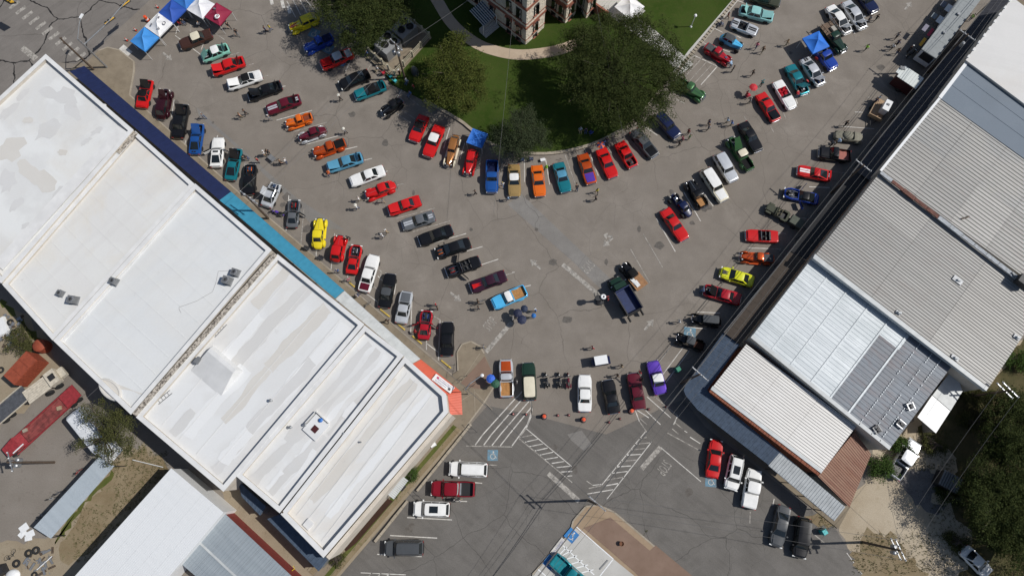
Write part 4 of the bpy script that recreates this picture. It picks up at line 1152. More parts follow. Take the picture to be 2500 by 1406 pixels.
# ================================================================ POLES AND WIRES
def cross_pole(base, top, h, arm, lab, wood=True, arm2=0.0, trans=0):
    """pole whose crossarm points along angle arm"""
    o = empty('utility_pole', (base.x, base.y, 0), arm, lab, 'utility pole', 'utility poles')
    MB().tube([(0, 0, 0), (0, 0, h * .5), (0, 0, h)], .17, 10, r2=.11).build('pole', M_WOODP if wood else M_STEEL, o)
    for zz in ([h - .3] + ([h - 1.3] if arm2 else [])):
        MB().box((0, .13, zz), (2.5, .11, .13)).build('crossarm', M_STEEL, o)
        for x in (-1.15, -.45, .45, 1.15):
            MB().lathe([(.05, 0), (.08, .05), (.05, .12), (.03, .18)], (x, .13, zz + .06), 8).build('insulator', M_WHITEM, o)
    for k in range(trans):
        tr = MB().lathe([(.05, 0), (.24, .02), (.24, .75), (.1, .85)], (.38 * math.cos(k * 2.1), -.1 + .4 * math.sin(k * 2.1), h - 2.1), 14).build('transformer', M_STEEL, o)
    return o
def nadir(T, h):       # foot of a pole whose top is seen at pixel T
    p = G(T[0], T[1], h)
    return Vector((p.x, p.y, 0))
PH = 9.3
armR = ang(G(2340, 75), G(2377, 101))
poles = {}
for key, T, h, arm, lab, tr, a2_ in [
    ('p1', (2360, 88), PH, armR, 'power pole rising through the dark shingled awning', 1, 0), ('p2', (2106, 406), PH, armR, 'power pole beside the pale awning fascia', 0, 0),
    ('p3', (1707, 914), PH, armR, 'power pole at the slate blue awning corner', 0, 0), ('p4', (1457, 1231), PH, ang(G(1440, 1215), G(1477, 1248)), 'power pole on the corner pavement at the crossing', 0, 1),
    ('p5', (2196, 1343), 8.6, R(-70), 'power pole with transformers at the dirt lot grass patch', 2, 1), ('p6', (603, 481), 8.4, ang(G(577, 470), G(626, 503)), 'power pole behind the teal awning', 0, 1),
    ('p7', (966, 112), 8.6, ang(G(955, 95), G(983, 122)), 'power pole with grey transformers beside the chillers', 3, 0), ('p8', (22, 1128), 8.4, R(-65), 'power pole with transformers in the scrap yard', 3, 0),
    ('p9', (2465, 953), 8.0, R(-50), 'power pole among the shrubs behind the halls', 0, 1)]:
    b = nadir(T, h - .3)
    poles[key] = (b, h, arm)
    cross_pole(b, None, h, arm, lab, True, a2_, tr)
def wire_pts(k, x, dz=-.1):
    b, h, a = poles[k]
    return Vector((b.x + x * math.cos(a) - .13 * math.sin(a), b.y + x * math.sin(a) + .13 * math.cos(a), h + dz))
def wire(a, b, sag, lab, r=.016, n=12):
    pts = []
    for i in range(n + 1):
        t = i / n
        p = a.lerp(b, t); p.z -= sag * 4 * t * (1 - t)
        pts.append(p)
    o = MB().tube(pts, r, 4).build('overhead_wire', M_WIRE)
    tag(o, lab, 'wire', 'overhead wires')
far = G(2560, -160, 9.0)
names = {-1.15: 'outer street side', -.45: 'inner street side', .45: 'inner shop side', 1.15: 'outer shop side'}
for x in (-1.15, .45, 1.15):
    wire(wire_pts('p1', x), wire_pts('p2', x), .5, f'{names[x]} wire between the shingled awning pole and the pale fascia pole')
    wire(wire_pts('p2', x), wire_pts('p3', x), .8, f'{names[x]} wire between the pale fascia pole and the slate awning pole')
    wire(wire_pts('p3', x), wire_pts('p4', x), .6, f'{names[x]} wire between the slate awning pole and the crossing pole')
    wire(far + Vector((x, x, 0)), wire_pts('p1', x), .5, f'{names[x]} wire running to the shingled awning pole from beyond the frame')
    wire(wire_pts('p4', x), G(1180 + 12 * x, 1600, 8.5), .6, f'{names[x]} wire leaving the crossing pole down the side street')
for dz, r, l in ((-2.6, .035, 'thick lower cable'), (-3.1, .03, 'thin lower cable')):
    for a, b, s in (('p1', 'p2', 'shingled awning pole to the pale fascia pole'), ('p2', 'p3', 'pale fascia pole to the slate awning pole'), ('p3', 'p4', 'slate awning pole to the crossing pole')):
        wire(wire_pts(a, -.2, dz), wire_pts(b, -.2, dz), .5, f'{l} from the {s}', r)
    wire(wire_pts('p4', 0, dz), G(1215 + dz * 6, 1560, 5.8), .5, f'{l} from the crossing pole down the side street', r)
    wire(far + Vector((0, 0, dz)), wire_pts('p1', -.2, dz), .4, f'{l} from beyond the frame to the shingled awning pole', r)
for x in (-1.15, 1.15):
    wire(wire_pts('p6', x), wire_pts('p7', x), .8, f'{"upper" if x < 0 else "lower"} wire over the lot between the teal awning pole and the chiller pole')
    wire(wire_pts('p4', x), wire_pts('p5', x), .9, f'{"upper" if x < 0 else "lower"} wire between the crossing pole and the dirt lot pole')
    wire(wire_pts('p6', x), wire_pts('p4', x), 1.2, f'{"upper" if x < 0 else "lower"} wire along the shops from the teal awning pole to the crossing pole')
    wire(wire_pts('p5', x), wire_pts('p9', x), .6, f'{"upper" if x < 0 else "lower"} wire between the dirt lot pole and the shrub pole')
wire(wire_pts('p5', 0), G(2162, 1150, 3.6), .3, 'service wire from the dirt lot pole to the rusted shed')
wire(wire_pts('p5', .3), G(2075, 1236, 3.6), .3, 'service wire from the dirt lot pole to the zinc awning')
wire(wire_pts('p7', .5), G(1250, -80, 12), .5, 'wire from the chiller pole past the courthouse corner', .02)
wire(G(1262, -60, 11), G(1205, 520, 8), .5, 'long wire crossing the lawn in front of the courthouse corner')
wire(G(1450, -20, 11), G(1527, 350, 7), .5, 'long wire hanging over the big dark tree')
wire(wire_pts('p8', 0), G(240, 945, 6.0), .4, 'service wire from the scrap yard to the back wall of the widest shop')

# traffic signal, leaning wooden pole by the main road
sg = empty('traffic_signal', (*G(262, 166).xy, K), 0, 'grey traffic signal mast with yellow signal heads over the main road', 'traffic signal')
b0 = Vector((*G(262, 166).xy, 0))
def rel(x, y, h): return G(x, y, h) - b0
MB().tube([(0, 0, 0), (0, 0, 3.5), (0, 0, 7.0)], .16, 10, r2=.10).build('mast', M_STEEL, sg)
MB().tube([(0, 0, 5.6), rel(262, 60, 5.9), rel(322, -10, 6.1)], .10, 8, r2=.05).build('mast_arm', M_STEEL, sg)
MB().tube([(0, 0, 7.0), rel(195, 62, 7.8), rel(200, 42, 8.0)], .05, 8).build('lamp_arm', M_STEEL, sg)
MB().box(rel(200, 42, 8.0), (.75, .3, .16), 1.2).build('street_lamp', M_WHITEM, sg)
for (x, y, rz) in [(269, 55, R(45)), (307, 14, R(45)), (22, 4, R(-30))]:
    c = rel(x, y, 5.6)
    h_ = MB().box(c, (1.95, .12, .95), rz, rx=.9).build('signal_backplate', M_BLACK, sg)
    MB().box(c + Vector((0.03, 0.05, .10)), (1.6, .22, .55), rz, rx=.9).build('signal_housing', mat('signal yellow', (.62, .36, .03), .5), h_)
    for k in (-1, 0, 1):
        p = c + Vector((math.cos(rz) * .5 * k, math.sin(rz) * .5 * k, .24))
        MB().lathe([(.17, 0), (.18, .08)], p, 10).build('visor', M_BLACK, h_)
wp = empty('wooden_pole', (*G(230, 172).xy, K), 0, 'dark wooden pole beside the navy awning end', 'utility pole')
MB().tube([(0, 0, 0), (0, 0, 4), (0, 0, 7.8)], .16, 10, r2=.11).build('pole', M_WOODP, wp)
MB().box((0, 0, 7.2), (.12, 1.2, .12), .5).build('crossarm', M_WOODP, wp)
# lawn lamp
lp = empty('lawn_lamp', (*G(1686, 68).xy, .22), 0, 'white globe lamp post on the lawn', 'lamp post')
MB().tube([(0, 0, 0), (0, 0, 2.4)], .06, 8).build('post', M_WHITEM, lp)
MB().lathe([(.05, -.24), (.17, -.18), (.24, 0), (.17, .18), (.03, .24)], (0, 0, 2.62), 14).build('globe', M_WHITEM, lp)
MB().lathe([(.2, 0), (.12, .15)], n=10).build('base', M_WHITEM, lp)

# ================================================================ TREES
def leaf_mat(name, a, b, c3):
    t = NT(name)
    g = t.n.new('ShaderNodeNewGeometry')
    r = g.outputs['Random Per Island']
    c = t.mix(r, a, b)
    c = t.mix(t.mapr(t.noise(.6, 3), .45, .65, 0, .6), c, c3)
    t.b.inputs['Subsurface Weight'].default_value = 0.0
    m = t.done(c, .8, spec=.12)
    return m
LEAF = {'dark': leaf_mat('dark leaves', (.019, .032, .008), (.056, .068, .018), (.039, .051, .014)),
        'olive': leaf_mat('olive leaves', (.036, .052, .010), (.092, .100, .022), (.064, .076, .016)),
        'grey': leaf_mat('grey green leaves', (.024, .036, .016), (.056, .070, .033), (.042, .054, .027)),
        'mes': leaf_mat('mesquite leaves', (.042, .050, .014), (.095, .094, .034), (.068, .072, .028)),
        'green': leaf_mat('green leaves', (.030, .062, .012), (.065, .105, .024), (.045, .08, .018))}
M_BARK = mat('bark', (.075, .058, .045), .9, var=.3, scale=4)
def tree(lab, foot, blobs, kind, n, size, trunk_r=.3, seed=1, name='tree', limb=True, cat='tree', clump=26, droop=0.0, grp='trees'):
    """foot: ground point; blobs: ellipsoids (dx, dy, z, rx, ry, rz) that carry leaf clumps"""
    rg = np.random.default_rng(seed)
    o = empty(name, foot, 0, lab, cat, grp)
    vol = np.array([b[3] * b[4] * b[5] for b in blobs]) ** .75
    cl = []
    for b, v in zip(blobs, vol):
        k = max(3, int(n / clump * v / vol.sum()))
        d = rg.normal(size=(k, 3)); d /= np.linalg.norm(d, axis=1)[:, None]
        rr = rg.random(k) ** .38
        d[:, 2] = np.where(d[:, 2] < -.35, -d[:, 2], d[:, 2])
        kb = max(3, int(k / 11))                     # boughs that gather the leaf clumps
        bd = rg.normal(size=(kb, 3)); bd /= np.linalg.norm(bd, axis=1)[:, None]
        bd[:, 2] = np.where(bd[:, 2] < -.25, -bd[:, 2], bd[:, 2])
        bc = np.array(b[:3]) + bd * (rg.random(kb) ** .30)[:, None] * np.array(b[3:6]) * (1 + .14 * rg.normal(size=(kb, 1)))
        sp = .34 * (b[3] * b[4] * b[5]) ** (1 / 3) * np.array([1, 1, .55]) * .62
        cl.append(bc[rg.integers(0, kb, k)] + rg.normal(size=(k, 3)) * sp)
    cl = np.concatenate(cl)
    if limb:
        t = MB()
        h0 = min(b[2] - .6 * b[5] for b in blobs)
        t.tube([(0, 0, -.1), (.05, .05, h0 * .6), (.1, 0, max(1.0, h0 + .6))], trunk_r, 8, r2=trunk_r * .7)
        for p in cl[rg.choice(len(cl), min(len(cl), 46), replace=False)]:
            m = np.array([.1, 0, max(1.0, h0)])
            mid = m + (p - m) * .5 + rg.normal(size=3) * .25
            t.tube([tuple(m), tuple(mid), tuple(p)], trunk_r * .34, 5, r2=.03)
        t.build('trunk', M_BARK, o, 60)
    N = len(cl) * clump
    c = np.repeat(cl, clump, axis=0)
    off = rg.normal(size=(N, 3)) * np.array([.34, .34, .2]) * (size / .3) ** .6
    off[:, 2] -= droop * rg.random(N)
    pos = c + off
    d = rg.normal(size=(N, 3)); d[:, 2] *= .55; d /= np.linalg.norm(d, axis=1)[:, None]
    nrm = rg.normal(size=(N, 3)) * .75 + np.array([0, 0, 1.0])
    s = np.cross(d, nrm); s /= np.linalg.norm(s, axis=1)[:, None] + 1e-9
    L = (size * rg.uniform(.6, 1.25, N))[:, None]
    W = L * rg.uniform(.38, .6, N)[:, None]
    v = np.stack([pos - d * L * .5, pos + s * W * .5 + d * L * .05, pos + d * L * .5, pos - s * W * .5 + d * L * .05], axis=1).reshape(-1, 3)
    me = bpy.data.meshes.new('crown')
    me.vertices.add(len(v)); me.vertices.foreach_set('co', v.astype(np.float32).ravel())
    me.loops.add(N * 4); me.loops.foreach_set('vertex_index', np.arange(N * 4, dtype=np.int32))
    me.polygons.add(N); me.polygons.foreach_set('loop_start', np.arange(0, N * 4, 4, dtype=np.int32))
    me.polygons.foreach_set('loop_total', np.full(N, 4, dtype=np.int32))
    me.materials.append(LEAF[kind])
    me.update(calc_edges=True)
    link('crown', me, o)
    return o
def tp(x, y, h):
    p = G(x, y, h)
    return Vector((p.x, p.y, .2))
def blobs_px(foot, lst):
    out = []
    for (x, y, h, rx, ry, rz) in lst:
        p = G(x, y, h)
        out.append((p.x - foot.x, p.y - foot.y, h - foot.z, rx, ry, rz))
    return out
def ptree(lab, fx, fy, lst, kind, n, size, **kw):
    f = tp(fx, fy, 0)
    return tree(lab, f, blobs_px(f, lst), kind, n, size, **kw)
ptree('dark broad tree shading the yellow and blue hot rods', 893, 72, [(830, 20, 6, 3.6, 3.6, 2.6), (900, 60, 6.5, 3.4, 3.0, 2.6), (960, 20, 6, 3.2, 3.2, 2.6), (880, -30, 7, 4.2, 3.4, 3), (870, 100, 5, 2.4, 2.0, 1.6), (790, -20, 6, 2.8, 2.8, 2)], 'dark', 66000, .21, trunk_r=.42, seed=3, droop=.2)
ptree('olive green tree standing on the lawn edge behind the red and white sedan', 1115, 214, [(1110, 190, 6, 3.4, 3.8, 2.8), (1080, 150, 6, 2.2, 2.2, 2), (1130, 115, 6.5, 1.8, 2.0, 1.8), (1090, 245, 5, 2.6, 2.4, 1.9), (1150, 210, 5.5, 2.2, 2.4, 1.8), (1060, 215, 5, 1.9, 2.0, 1.5), (1135, 265, 4.5, 1.6, 1.6, 1.3)], 'olive', 40000, .20, trunk_r=.34, seed=4, droop=.5)
ptree('largest dark oak spreading over the lawn', 1490, 215, [(1500, 180, 7.5, 6.0, 6.0, 3.2), (1430, 110, 7, 3.0, 3.0, 2.4), (1560, 80, 7, 3.4, 2.8, 2.4), (1610, 150, 6.5, 3.4, 3.4, 2.4), (1630, 215, 6, 2.6, 2.6, 2), (1590, 260, 6, 3.0, 2.6, 2), (1500, 270, 6, 4.0, 3.2, 2.4), (1430, 200, 6.5, 3.2, 3.6, 2.4), (1480, 60, 7, 2.2, 1.6, 1.6), (1555, 300, 4.5, 2.6, 1.6, 1.4)], 'dark', 110000, .20, trunk_r=.6, seed=5)
ptree('small grey-green tree at the curved lawn kerb', 1270, 356, [(1270, 330, 4.2, 3.4, 2.9, 1.9), (1225, 350, 3.6, 1.9, 1.8, 1.3), (1315, 345, 3.6, 1.8, 1.7, 1.2), (1265, 372, 3, 2.2, 1.2, .9), (1280, 290, 4.4, 1.9, 1.6, 1.2)], 'grey', 32000, .16, trunk_r=.25, seed=6)
ptree('sparse mesquite tree over the white camper in the yard', 292, 1072, [(270, 1020, 5, 2.6, 2.3, 1.6), (300, 1060, 5, 2.4, 2.6, 1.6), (230, 1000, 4.6, 1.6, 1.4, 1.0), (320, 1090, 4.2, 1.5, 1.4, 1.0), (205, 1075, 4, 1.5, 1.0, .7), (270, 1100, 4.4, 1.8, 1.3, 1.0)], 'mes', 11000, .17, trunk_r=.2, seed=8, clump=18)
for i, (lab, fx, fy, lst, kd, n) in enumerate([
    ('broad dark tree at the right edge above the dark shed', 2410, 1235, [(2415, 1215, 5, 3.6, 3.6, 2.2), (2380, 1195, 4, 2, 2, 1.6), (2440, 1260, 4.4, 2.4, 2.4, 1.8)], 'dark', 22000),
    ('dense tree filling the right picture edge beside the broad dark one', 2490, 1170, [(2500, 1150, 5.5, 3.8, 3.8, 2.4), (2470, 1200, 5, 2.6, 2.6, 2)], 'dark', 18000),
    ('dark tree hanging over the white car at the lower right', 2480, 1330, [(2490, 1310, 5, 3.6, 3.2, 2.2), (2470, 1270, 5, 2.4, 2.4, 2), (2440, 1330, 3.4, 1.4, 1.6, 1.2), (2530, 1400, 5, 4, 4, 2)], 'dark', 22000),
    ('tall dark tree behind the shrub power pole at the right edge', 2500, 1090, [(2505, 1080, 5, 3.2, 3.0, 2.2), (2460, 1090, 4.4, 2.4, 2.2, 1.8), (2420, 1110, 4, 2.0, 1.8, 1.5)], 'dark', 18000),
    ('dark tree in the gap between the broad trees at the lower right', 2440, 1290, [(2445, 1290, 4.2, 2.4, 2.2, 1.7), (2410, 1290, 3.6, 1.8, 1.6, 1.3), (2390, 1260, 3.4, 1.6, 1.6, 1.2)], 'dark', 13000),
    ('leafy shrubs-topped tree near the shrub power pole', 2440, 1010, [(2450, 990, 4, 2.6, 2.2, 1.6), (2490, 1030, 4.2, 2.8, 2.8, 2), (2420, 1050, 3.4, 1.8, 1.8, 1.3)], 'dark', 14000)]):
    ptree(lab, fx, fy, lst, kd, int(n * 1.6), .19, trunk_r=.3, seed=20 + i)
def bush(lab, x, y, r, h, kind, n, seed, size=.2):
    f = tp(x, y, 0); f.z = 0
    tree(lab, f, [(0, 0, h * .5, r, r * .9, h * .5), (r * .5, -r * .3, h * .4, r * .6, r * .6, h * .4), (-r * .5, r * .2, h * .4, r * .6, r * .6, h * .4)], kind, n, size, limb=True, trunk_r=.08, seed=seed, name='shrub', cat='shrub', clump=20, grp='shrubs')
bush('bright green bush beside the parked white pickup', 2142, 1143, 1.5, 1.8, 'green', 5000, 31)
bush('leafy shrub behind the bare grey roof corner', 2196, 1092, 1.3, 1.8, 'green', 3500, 32)
bush('vine-like shrub where the ribbed hall meets the lean-to', 2375, 955, 1.9, 1.9, 'mes', 5000, 33)
bush('shrub at the back corner of the ribbed hall', 2470, 880, 2.0, 1.8, 'green', 5000, 34)
bush('low weeds under the white lean-to roof', 2275, 1085, 1.4, .8, 'mes', 2500, 35)
bush('round green bush against the corner shop side wall', 1003, 1158, .85, 1.2, 'green', 2600, 36, .15)
bush('pale weedy bush at the back corner of the corner shop', 825, 1362, .9, .9, 'mes', 1800, 37, .16)
bush('straggly bush among the scrap yard junk', 62, 838, 1.9, 1.8, 'mes', 4000, 38, .17)
bush('low dark bush beside the cinder patch', 2312, 1215, 1.6, 1.0, 'dark', 3500, 39)
bush('scrubby bush on the dirt lot near the white car', 2330, 1320, 1.3, .7, 'mes', 2500, 40)
bush('grassy bush between the lean-to and the trees', 2375, 1030, 2.0, 1.0, 'mes', 4500, 41)
# tufts of grass on the dirt: nobody could count them
rg = np.random.default_rng(9)
tf = MB()
zones = [((2080, 1300), (2270, 1400), 420), ((2270, 1230), (2400, 1400), 420), ((2230, 1050), (2330, 1150), 260), ((280, 1100), (410, 1250), 520), ((180, 1230), (300, 1370), 260), ((1430, 1290), (1580, 1395), 160), ((2000, 1250), (2040, 1290), 60), ((2330, 950), (2480, 1050), 320)]
for (a, b, n) in zones:
    for k in range(n):
        p = G(rg.uniform(a[0], b[0]), rg.uniform(a[1], b[1]), .02)
        for j in range(4):
            t = rg.uniform(0, 6.28); l = rg.uniform(.08, .28)
            w = Vector((-math.sin(t), math.cos(t), 0)) * .03
            q0 = p + Vector((rg.normal() * .08, rg.normal() * .08, 0))
            tip = q0 + Vector((math.cos(t) * l * .7, math.sin(t) * l * .7, l * .7))
            tf.add([q0 - w, q0 + w, tip], [(0, 1, 2)])
tag(tf.build('grass', LEAF['mes']), 'scattered tufts of grass and weeds on bare ground', 'grass', kind='stuff')
# ================================================================ CARS
def lerp(a, b, t): return a + (b - a) * t
def interp(tab, x):
    for (x0, v0), (x1, v1) in zip(tab[:-1], tab[1:]):
        if x <= x1:
            return lerp(v0, v1, 0 if x1 == x0 else max(0, (x - x0) / (x1 - x0)))
    return tab[-1][1]
def loft_body(L, wtab, ztab, zb, recess=(), wheels=(), wr=.34, crown=.035, shoulder=.78):
    """car body lofted from nose (x = +L/2) to tail. tables: fraction from nose -> half width / top height.
    recess: (x0, x1, depth, half-width factor, material index). returns MB with paint = 0, recess floors = given index"""
    xs = {0.0, .008, .02, .045, .08, .13, .2, .3, .4, .5, .6, .7, .8, .87, .92, .955, .98, .992, 1.0}
    xs |= {t[0] for t in wtab} | {t[0] for t in ztab}
    for (a, b, *_r) in recess:
        xs |= {a - .0015, a + .0015, b - .0015, b + .0015}
    for w in wheels:
        for k in (-1.18, -1.1, -.75, 0, .75, 1.1, 1.18): xs.add(w + k * wr / L)
    xs = sorted(x for x in xs if 0 <= x <= 1)
    rings = []
    for x in xs:
        w, zt = interp(wtab, x), interp(ztab, x)
        b = zb
        for ww in wheels:
            d = abs(x - ww) * L / wr
            if d <= 1.12: b = max(b, wr + math.sqrt(max(0, 1.25 - d * d)) * wr * .93)
        b = min(b, zt - .12)
        zs = lerp(zb, zt, shoulder)
        iz, ic, mi, wf = zt + crown * .55, zt + crown, 0, .70
        for (r0, r1, dep, f, m) in recess:
            if r0 < x < r1: iz = ic = zt - dep; mi = m; wf = f
        half = [(w * .90, b), (w * .985, max(b + .02, lerp(zb, zt, .28))), (w, max(b + .03, lerp(zb, zt, .52))), (w * .985, max(b + .05, zs)), (w * .90, zt), (w * (wf + .03), zt + crown * .5), (w * wf, iz), (w * wf * .5, (iz + ic) / 2 if mi == 0 else ic), (0, ic)]
        ring = [(y, z) for y, z in half] + [(-y, z) for y, z in half[-2::-1]]
        rings.append((L / 2 - x * L, ring, mi))
    mb = MB()
    k = len(rings[0][1])
    vs = [(x, y, z) for x, r, m in rings for y, z in r]
    fs, ms = [], []
    for i in range(len(rings) - 1):
        for j in range(k - 1):
            fs.append((i * k + j, i * k + j + 1, (i + 1) * k + j + 1, (i + 1) * k + j))
            both = rings[i][2] and rings[i + 1][2]
            ms.append(rings[i][2] if both and 5 < j + .5 < k - 6.5 + .0 and 6 <= j <= k - 8 else 0)
    fs.append(tuple(range(k))); ms.append(0)
    n = len(rings)
    fs.append(tuple((n - 1) * k + j for j in range(k - 1, -1, -1))); ms.append(0)
    mb.add(vs, fs, ms)
    return mb
WHEELS = {}
def wheel_mesh(r, w, white=False):
    key = (round(r, 2), round(w, 2), white)
    if key not in WHEELS:
        ty = MB().lathe([(r * .62, -w / 2), (r * .9, -w / 2), (r * .985, -w * .38), (r, -w * .2), (r, w * .2), (r * .985, w * .38), (r * .9, w / 2), (r * .62, w / 2)], n=20, axis='y')
        ri = MB().lathe([(.02, -w * .46), (r * .28, -w * .48), (r * .5, -w * .40), (r * .63, -w * .47), (r * .63, w * .47), (r * .5, w * .40), (r * .28, w * .48), (.02, w * .46)], n=16, axis='y')
        WHEELS[key] = (ty.mesh('wheel', M_TYRE, 40), ri.mesh('rim', M_RIM if not white else M_WHITEM, 40))
    return WHEELS[key]
def add_wheel(o, x, y, r, w, white=False):
    t, ri = wheel_mesh(r, w, white)
    a = link('wheel', t, o); a.location = (x, y, r)
    link('rim', ri, a)
def patch4(mb, a, b, c, d, inset=.07, out=.012, bulge=0.0, n=4, mi=0, i2=None):
    """glass pane lying just proud of the face a-b-c-d (a,b lower edge; d,c upper edge)"""
    a, b, c, d = [Vector(p) for p in (a, b, c, d)]
    nrm = (b - a).cross(d - a).normalized()
    iu, iv = inset, (i2 if i2 is not None else inset)
    def P(u, v):
        p = a.lerp(b, u).lerp(d.lerp(c, u), v)
        return p + nrm * (out + bulge * 4 * u * (1 - u))
    vs = [P(lerp(iu, 1 - iu, i / n), v) for v in (iv, 1 - iv) for i in range(n + 1)]
    mb.add(vs, [(i, i + 1, n + 2 + i, n + 1 + i) for i in range(n)], mi)
def cabin(o, L, W, c0, r0, r1, d0, zbelt, zroof, bw=.88, tw=.70, roof_m=None, frame_m=None, glass=M_GLASS, bpillar=(.5,), crown=.05, rearz=None):
    """glass house: frame, roof, windscreen, rear and side windows as parts"""
    X = lambda f: L / 2 - f * L
    hb, ht = W / 2 * bw, W / 2 * tw
    zr = zbelt if rearz is None else rearz
    B = {'fl': (X(c0), hb, zbelt), 'fr': (X(c0), -hb, zbelt), 'rl': (X(d0), hb * .97, zr), 'rr': (X(d0), -hb * .97, zr)}
    T = {'fl': (X(r0), ht, zroof - .03), 'fr': (X(r0), -ht, zroof - .03), 'rl': (X(r1), ht * .97, zroof - .03), 'rr': (X(r1), -ht * .97, zroof - .03)}
    vs = [B['fl'], B['fr'], B['rr'], B['rl'], T['fl'], T['fr'], T['rr'], T['rl']]
    MB().add(vs, [(0, 1, 5, 4), (1, 2, 6, 5), (2, 3, 7, 6), (3, 0, 4, 7)]).build('cabin_frame', frame_m, o)
    n = 6
    rv, rf = [], []
    for i in range(n + 1):
        for j in range(n + 1):
            u, v = i / n, j / n
            x = lerp(X(r0) + .03, X(r1) - .03, u)
            hw = ht + .015
            y = lerp(-hw, hw, v)
            e = (1 - (2 * u - 1) ** 4) * (1 - (2 * v - 1) ** 4)
            ed = .06 * (1 - abs(2 * u - 1) ** 6)
            yy = y * (1 - .06 * abs(2 * u - 1) ** 5)
            rv.append((x - math.copysign(.07 * abs(2 * v - 1) ** 4, .5 - u), yy, zroof - .035 + crown * e + .01))
    for i in range(n):
        for j in range(n):
            rf.append((i * (n + 1) + j, (i + 1) * (n + 1) + j, (i + 1) * (n + 1) + j + 1, i * (n + 1) + j + 1))
    MB().add(rv, rf).build('roof', roof_m, o, 50)
    g = MB(); patch4(g, B['fr'], B['fl'], T['fl'], T['fr'], .05, .012, .03, 6, i2=.06); g.build('windscreen', glass, o, 60)
    g = MB(); patch4(g, B['rl'], B['rr'], T['rr'], T['rl'], .10, .012, .03, 6, i2=.10); g.build('rear_window', glass, o, 60)
    for s, (b0, b1, t1, t0) in (('l', (B['fl'], B['rl'], T['rl'], T['fl'])), ('r', (B['rr'], B['fr'], T['fr'], T['rr']))):
        cuts = [0.0] + list(bpillar) + [1.0]
        if s == 'r': cuts = [1 - c for c in cuts][::-1]
        for u0, u1 in zip(cuts[:-1], cuts[1:]):
            b0_, b1_, t0_, t1_ = Vector(b0).lerp(Vector(b1), u0), Vector(b0).lerp(Vector(b1), u1), Vector(t0).lerp(Vector(t1), u0), Vector(t0).lerp(Vector(t1), u1)
            g = MB(); patch4(g, b0_, b1_, t1_, t0_, .07, .012, 0, 1, i2=.10); g.build('side_window', glass, o)
def lid(o, name, x0, x1, w0, w1, z0, z1, open_a, hinge, mtop, munder):
    """hood or boot lid: panel from x0 (front) to x1 (rear); hinge 'r' or 'f', opened by open_a"""
    hx, hz = (x1, z1) if hinge == 'r' else (x0, z0)
    hw = (w1 if hinge == 'r' else w0)
    Lp = abs(x0 - x1)
    sgn = 1 if hinge == 'r' else -1
    m = MB()
    n = 4
    for side, mi in ((0.0, 1), (.035, 0)):
        vs = []
        for i in range(2):
            for j in range(n + 1):
                f = i * Lp
                w = lerp(w1, w0, i) if hinge == 'r' else lerp(w0, w1, i)
                v = j / n
                x, y, z = sgn * f * math.cos(open_a), lerp(-w, w, v), f * math.sin(open_a) + side + .03 * (1 - (2 * v - 1) ** 2)
                vs.append((hx + x, y, hz + z))
        fs = [(j, j + 1, n + 2 + j, n + 1 + j) for j in range(n)]
        m.add(vs, fs, mi)
    k = 2 * (n + 1)
    m.add([m.v[i] for i in range(2 * k)], [(0, n + 1, k + n + 1, k), (n, k + n, k + 2 * n + 1, 2 * n + 1), (n + 1, 2 * n + 1, k + 2 * n + 1, k + n + 1)], 0)
    return m.build(name, [mtop, munder], o, 50)
ENGC = [(.55, .10, .03), (.5, .5, .52), (.03, .08, .3), (.35, .02, .02), (.5, .5, .52)]
def engine(o, x, z, s, col):
    e = MB().box((x, 0, z), (.62 * s, .5 * s, .32)).build('engine', M_ENGINE, o)
    c = mat('engine paint', col, .3, .3)
    for y in (-1, 1):
        MB().box((x, y * .20 * s, z + .15), (.50 * s, .09 * s, .08)).build('valve_cover', c, e)
    MB().lathe([(.19 * s, 0), (.20 * s, .07), (.1, .10)], (x + .03, 0, z + .21), 14).build('air_cleaner', M_CHROME if rnd.random() < .4 else M_DARKM, e)
def bumper(o, x, w, z, sgn, m, r=.06, curve_=.12):
    pts = [(x - sgn * curve_, -w, z), (x, -w * .72, z), (x + sgn * .02, 0, z), (x, w * .72, z), (x - sgn * curve_, w, z)]
    MB().tube(pts, r, 6).build('bumper', m, o, 60)
def lamps(o, xf, xr, w, zf, zr, style):
    for s in (-1, 1):
        if style == 'round':
            MB().lathe([(.09, 0), (.085, .04), (.03, .06)], (xf, s * w * .74, zf), 12, 'x').build('headlight', M_LAMP, o, 40)
        else:
            MB().box((xf - .05, s * w * .70, zf), (.14, .34, .11)).build('headlight', M_LAMP, o)
        MB().box((xr, s * w * .74, zr), (.05, .26, .10)).build('taillight', M_TAIL, o)
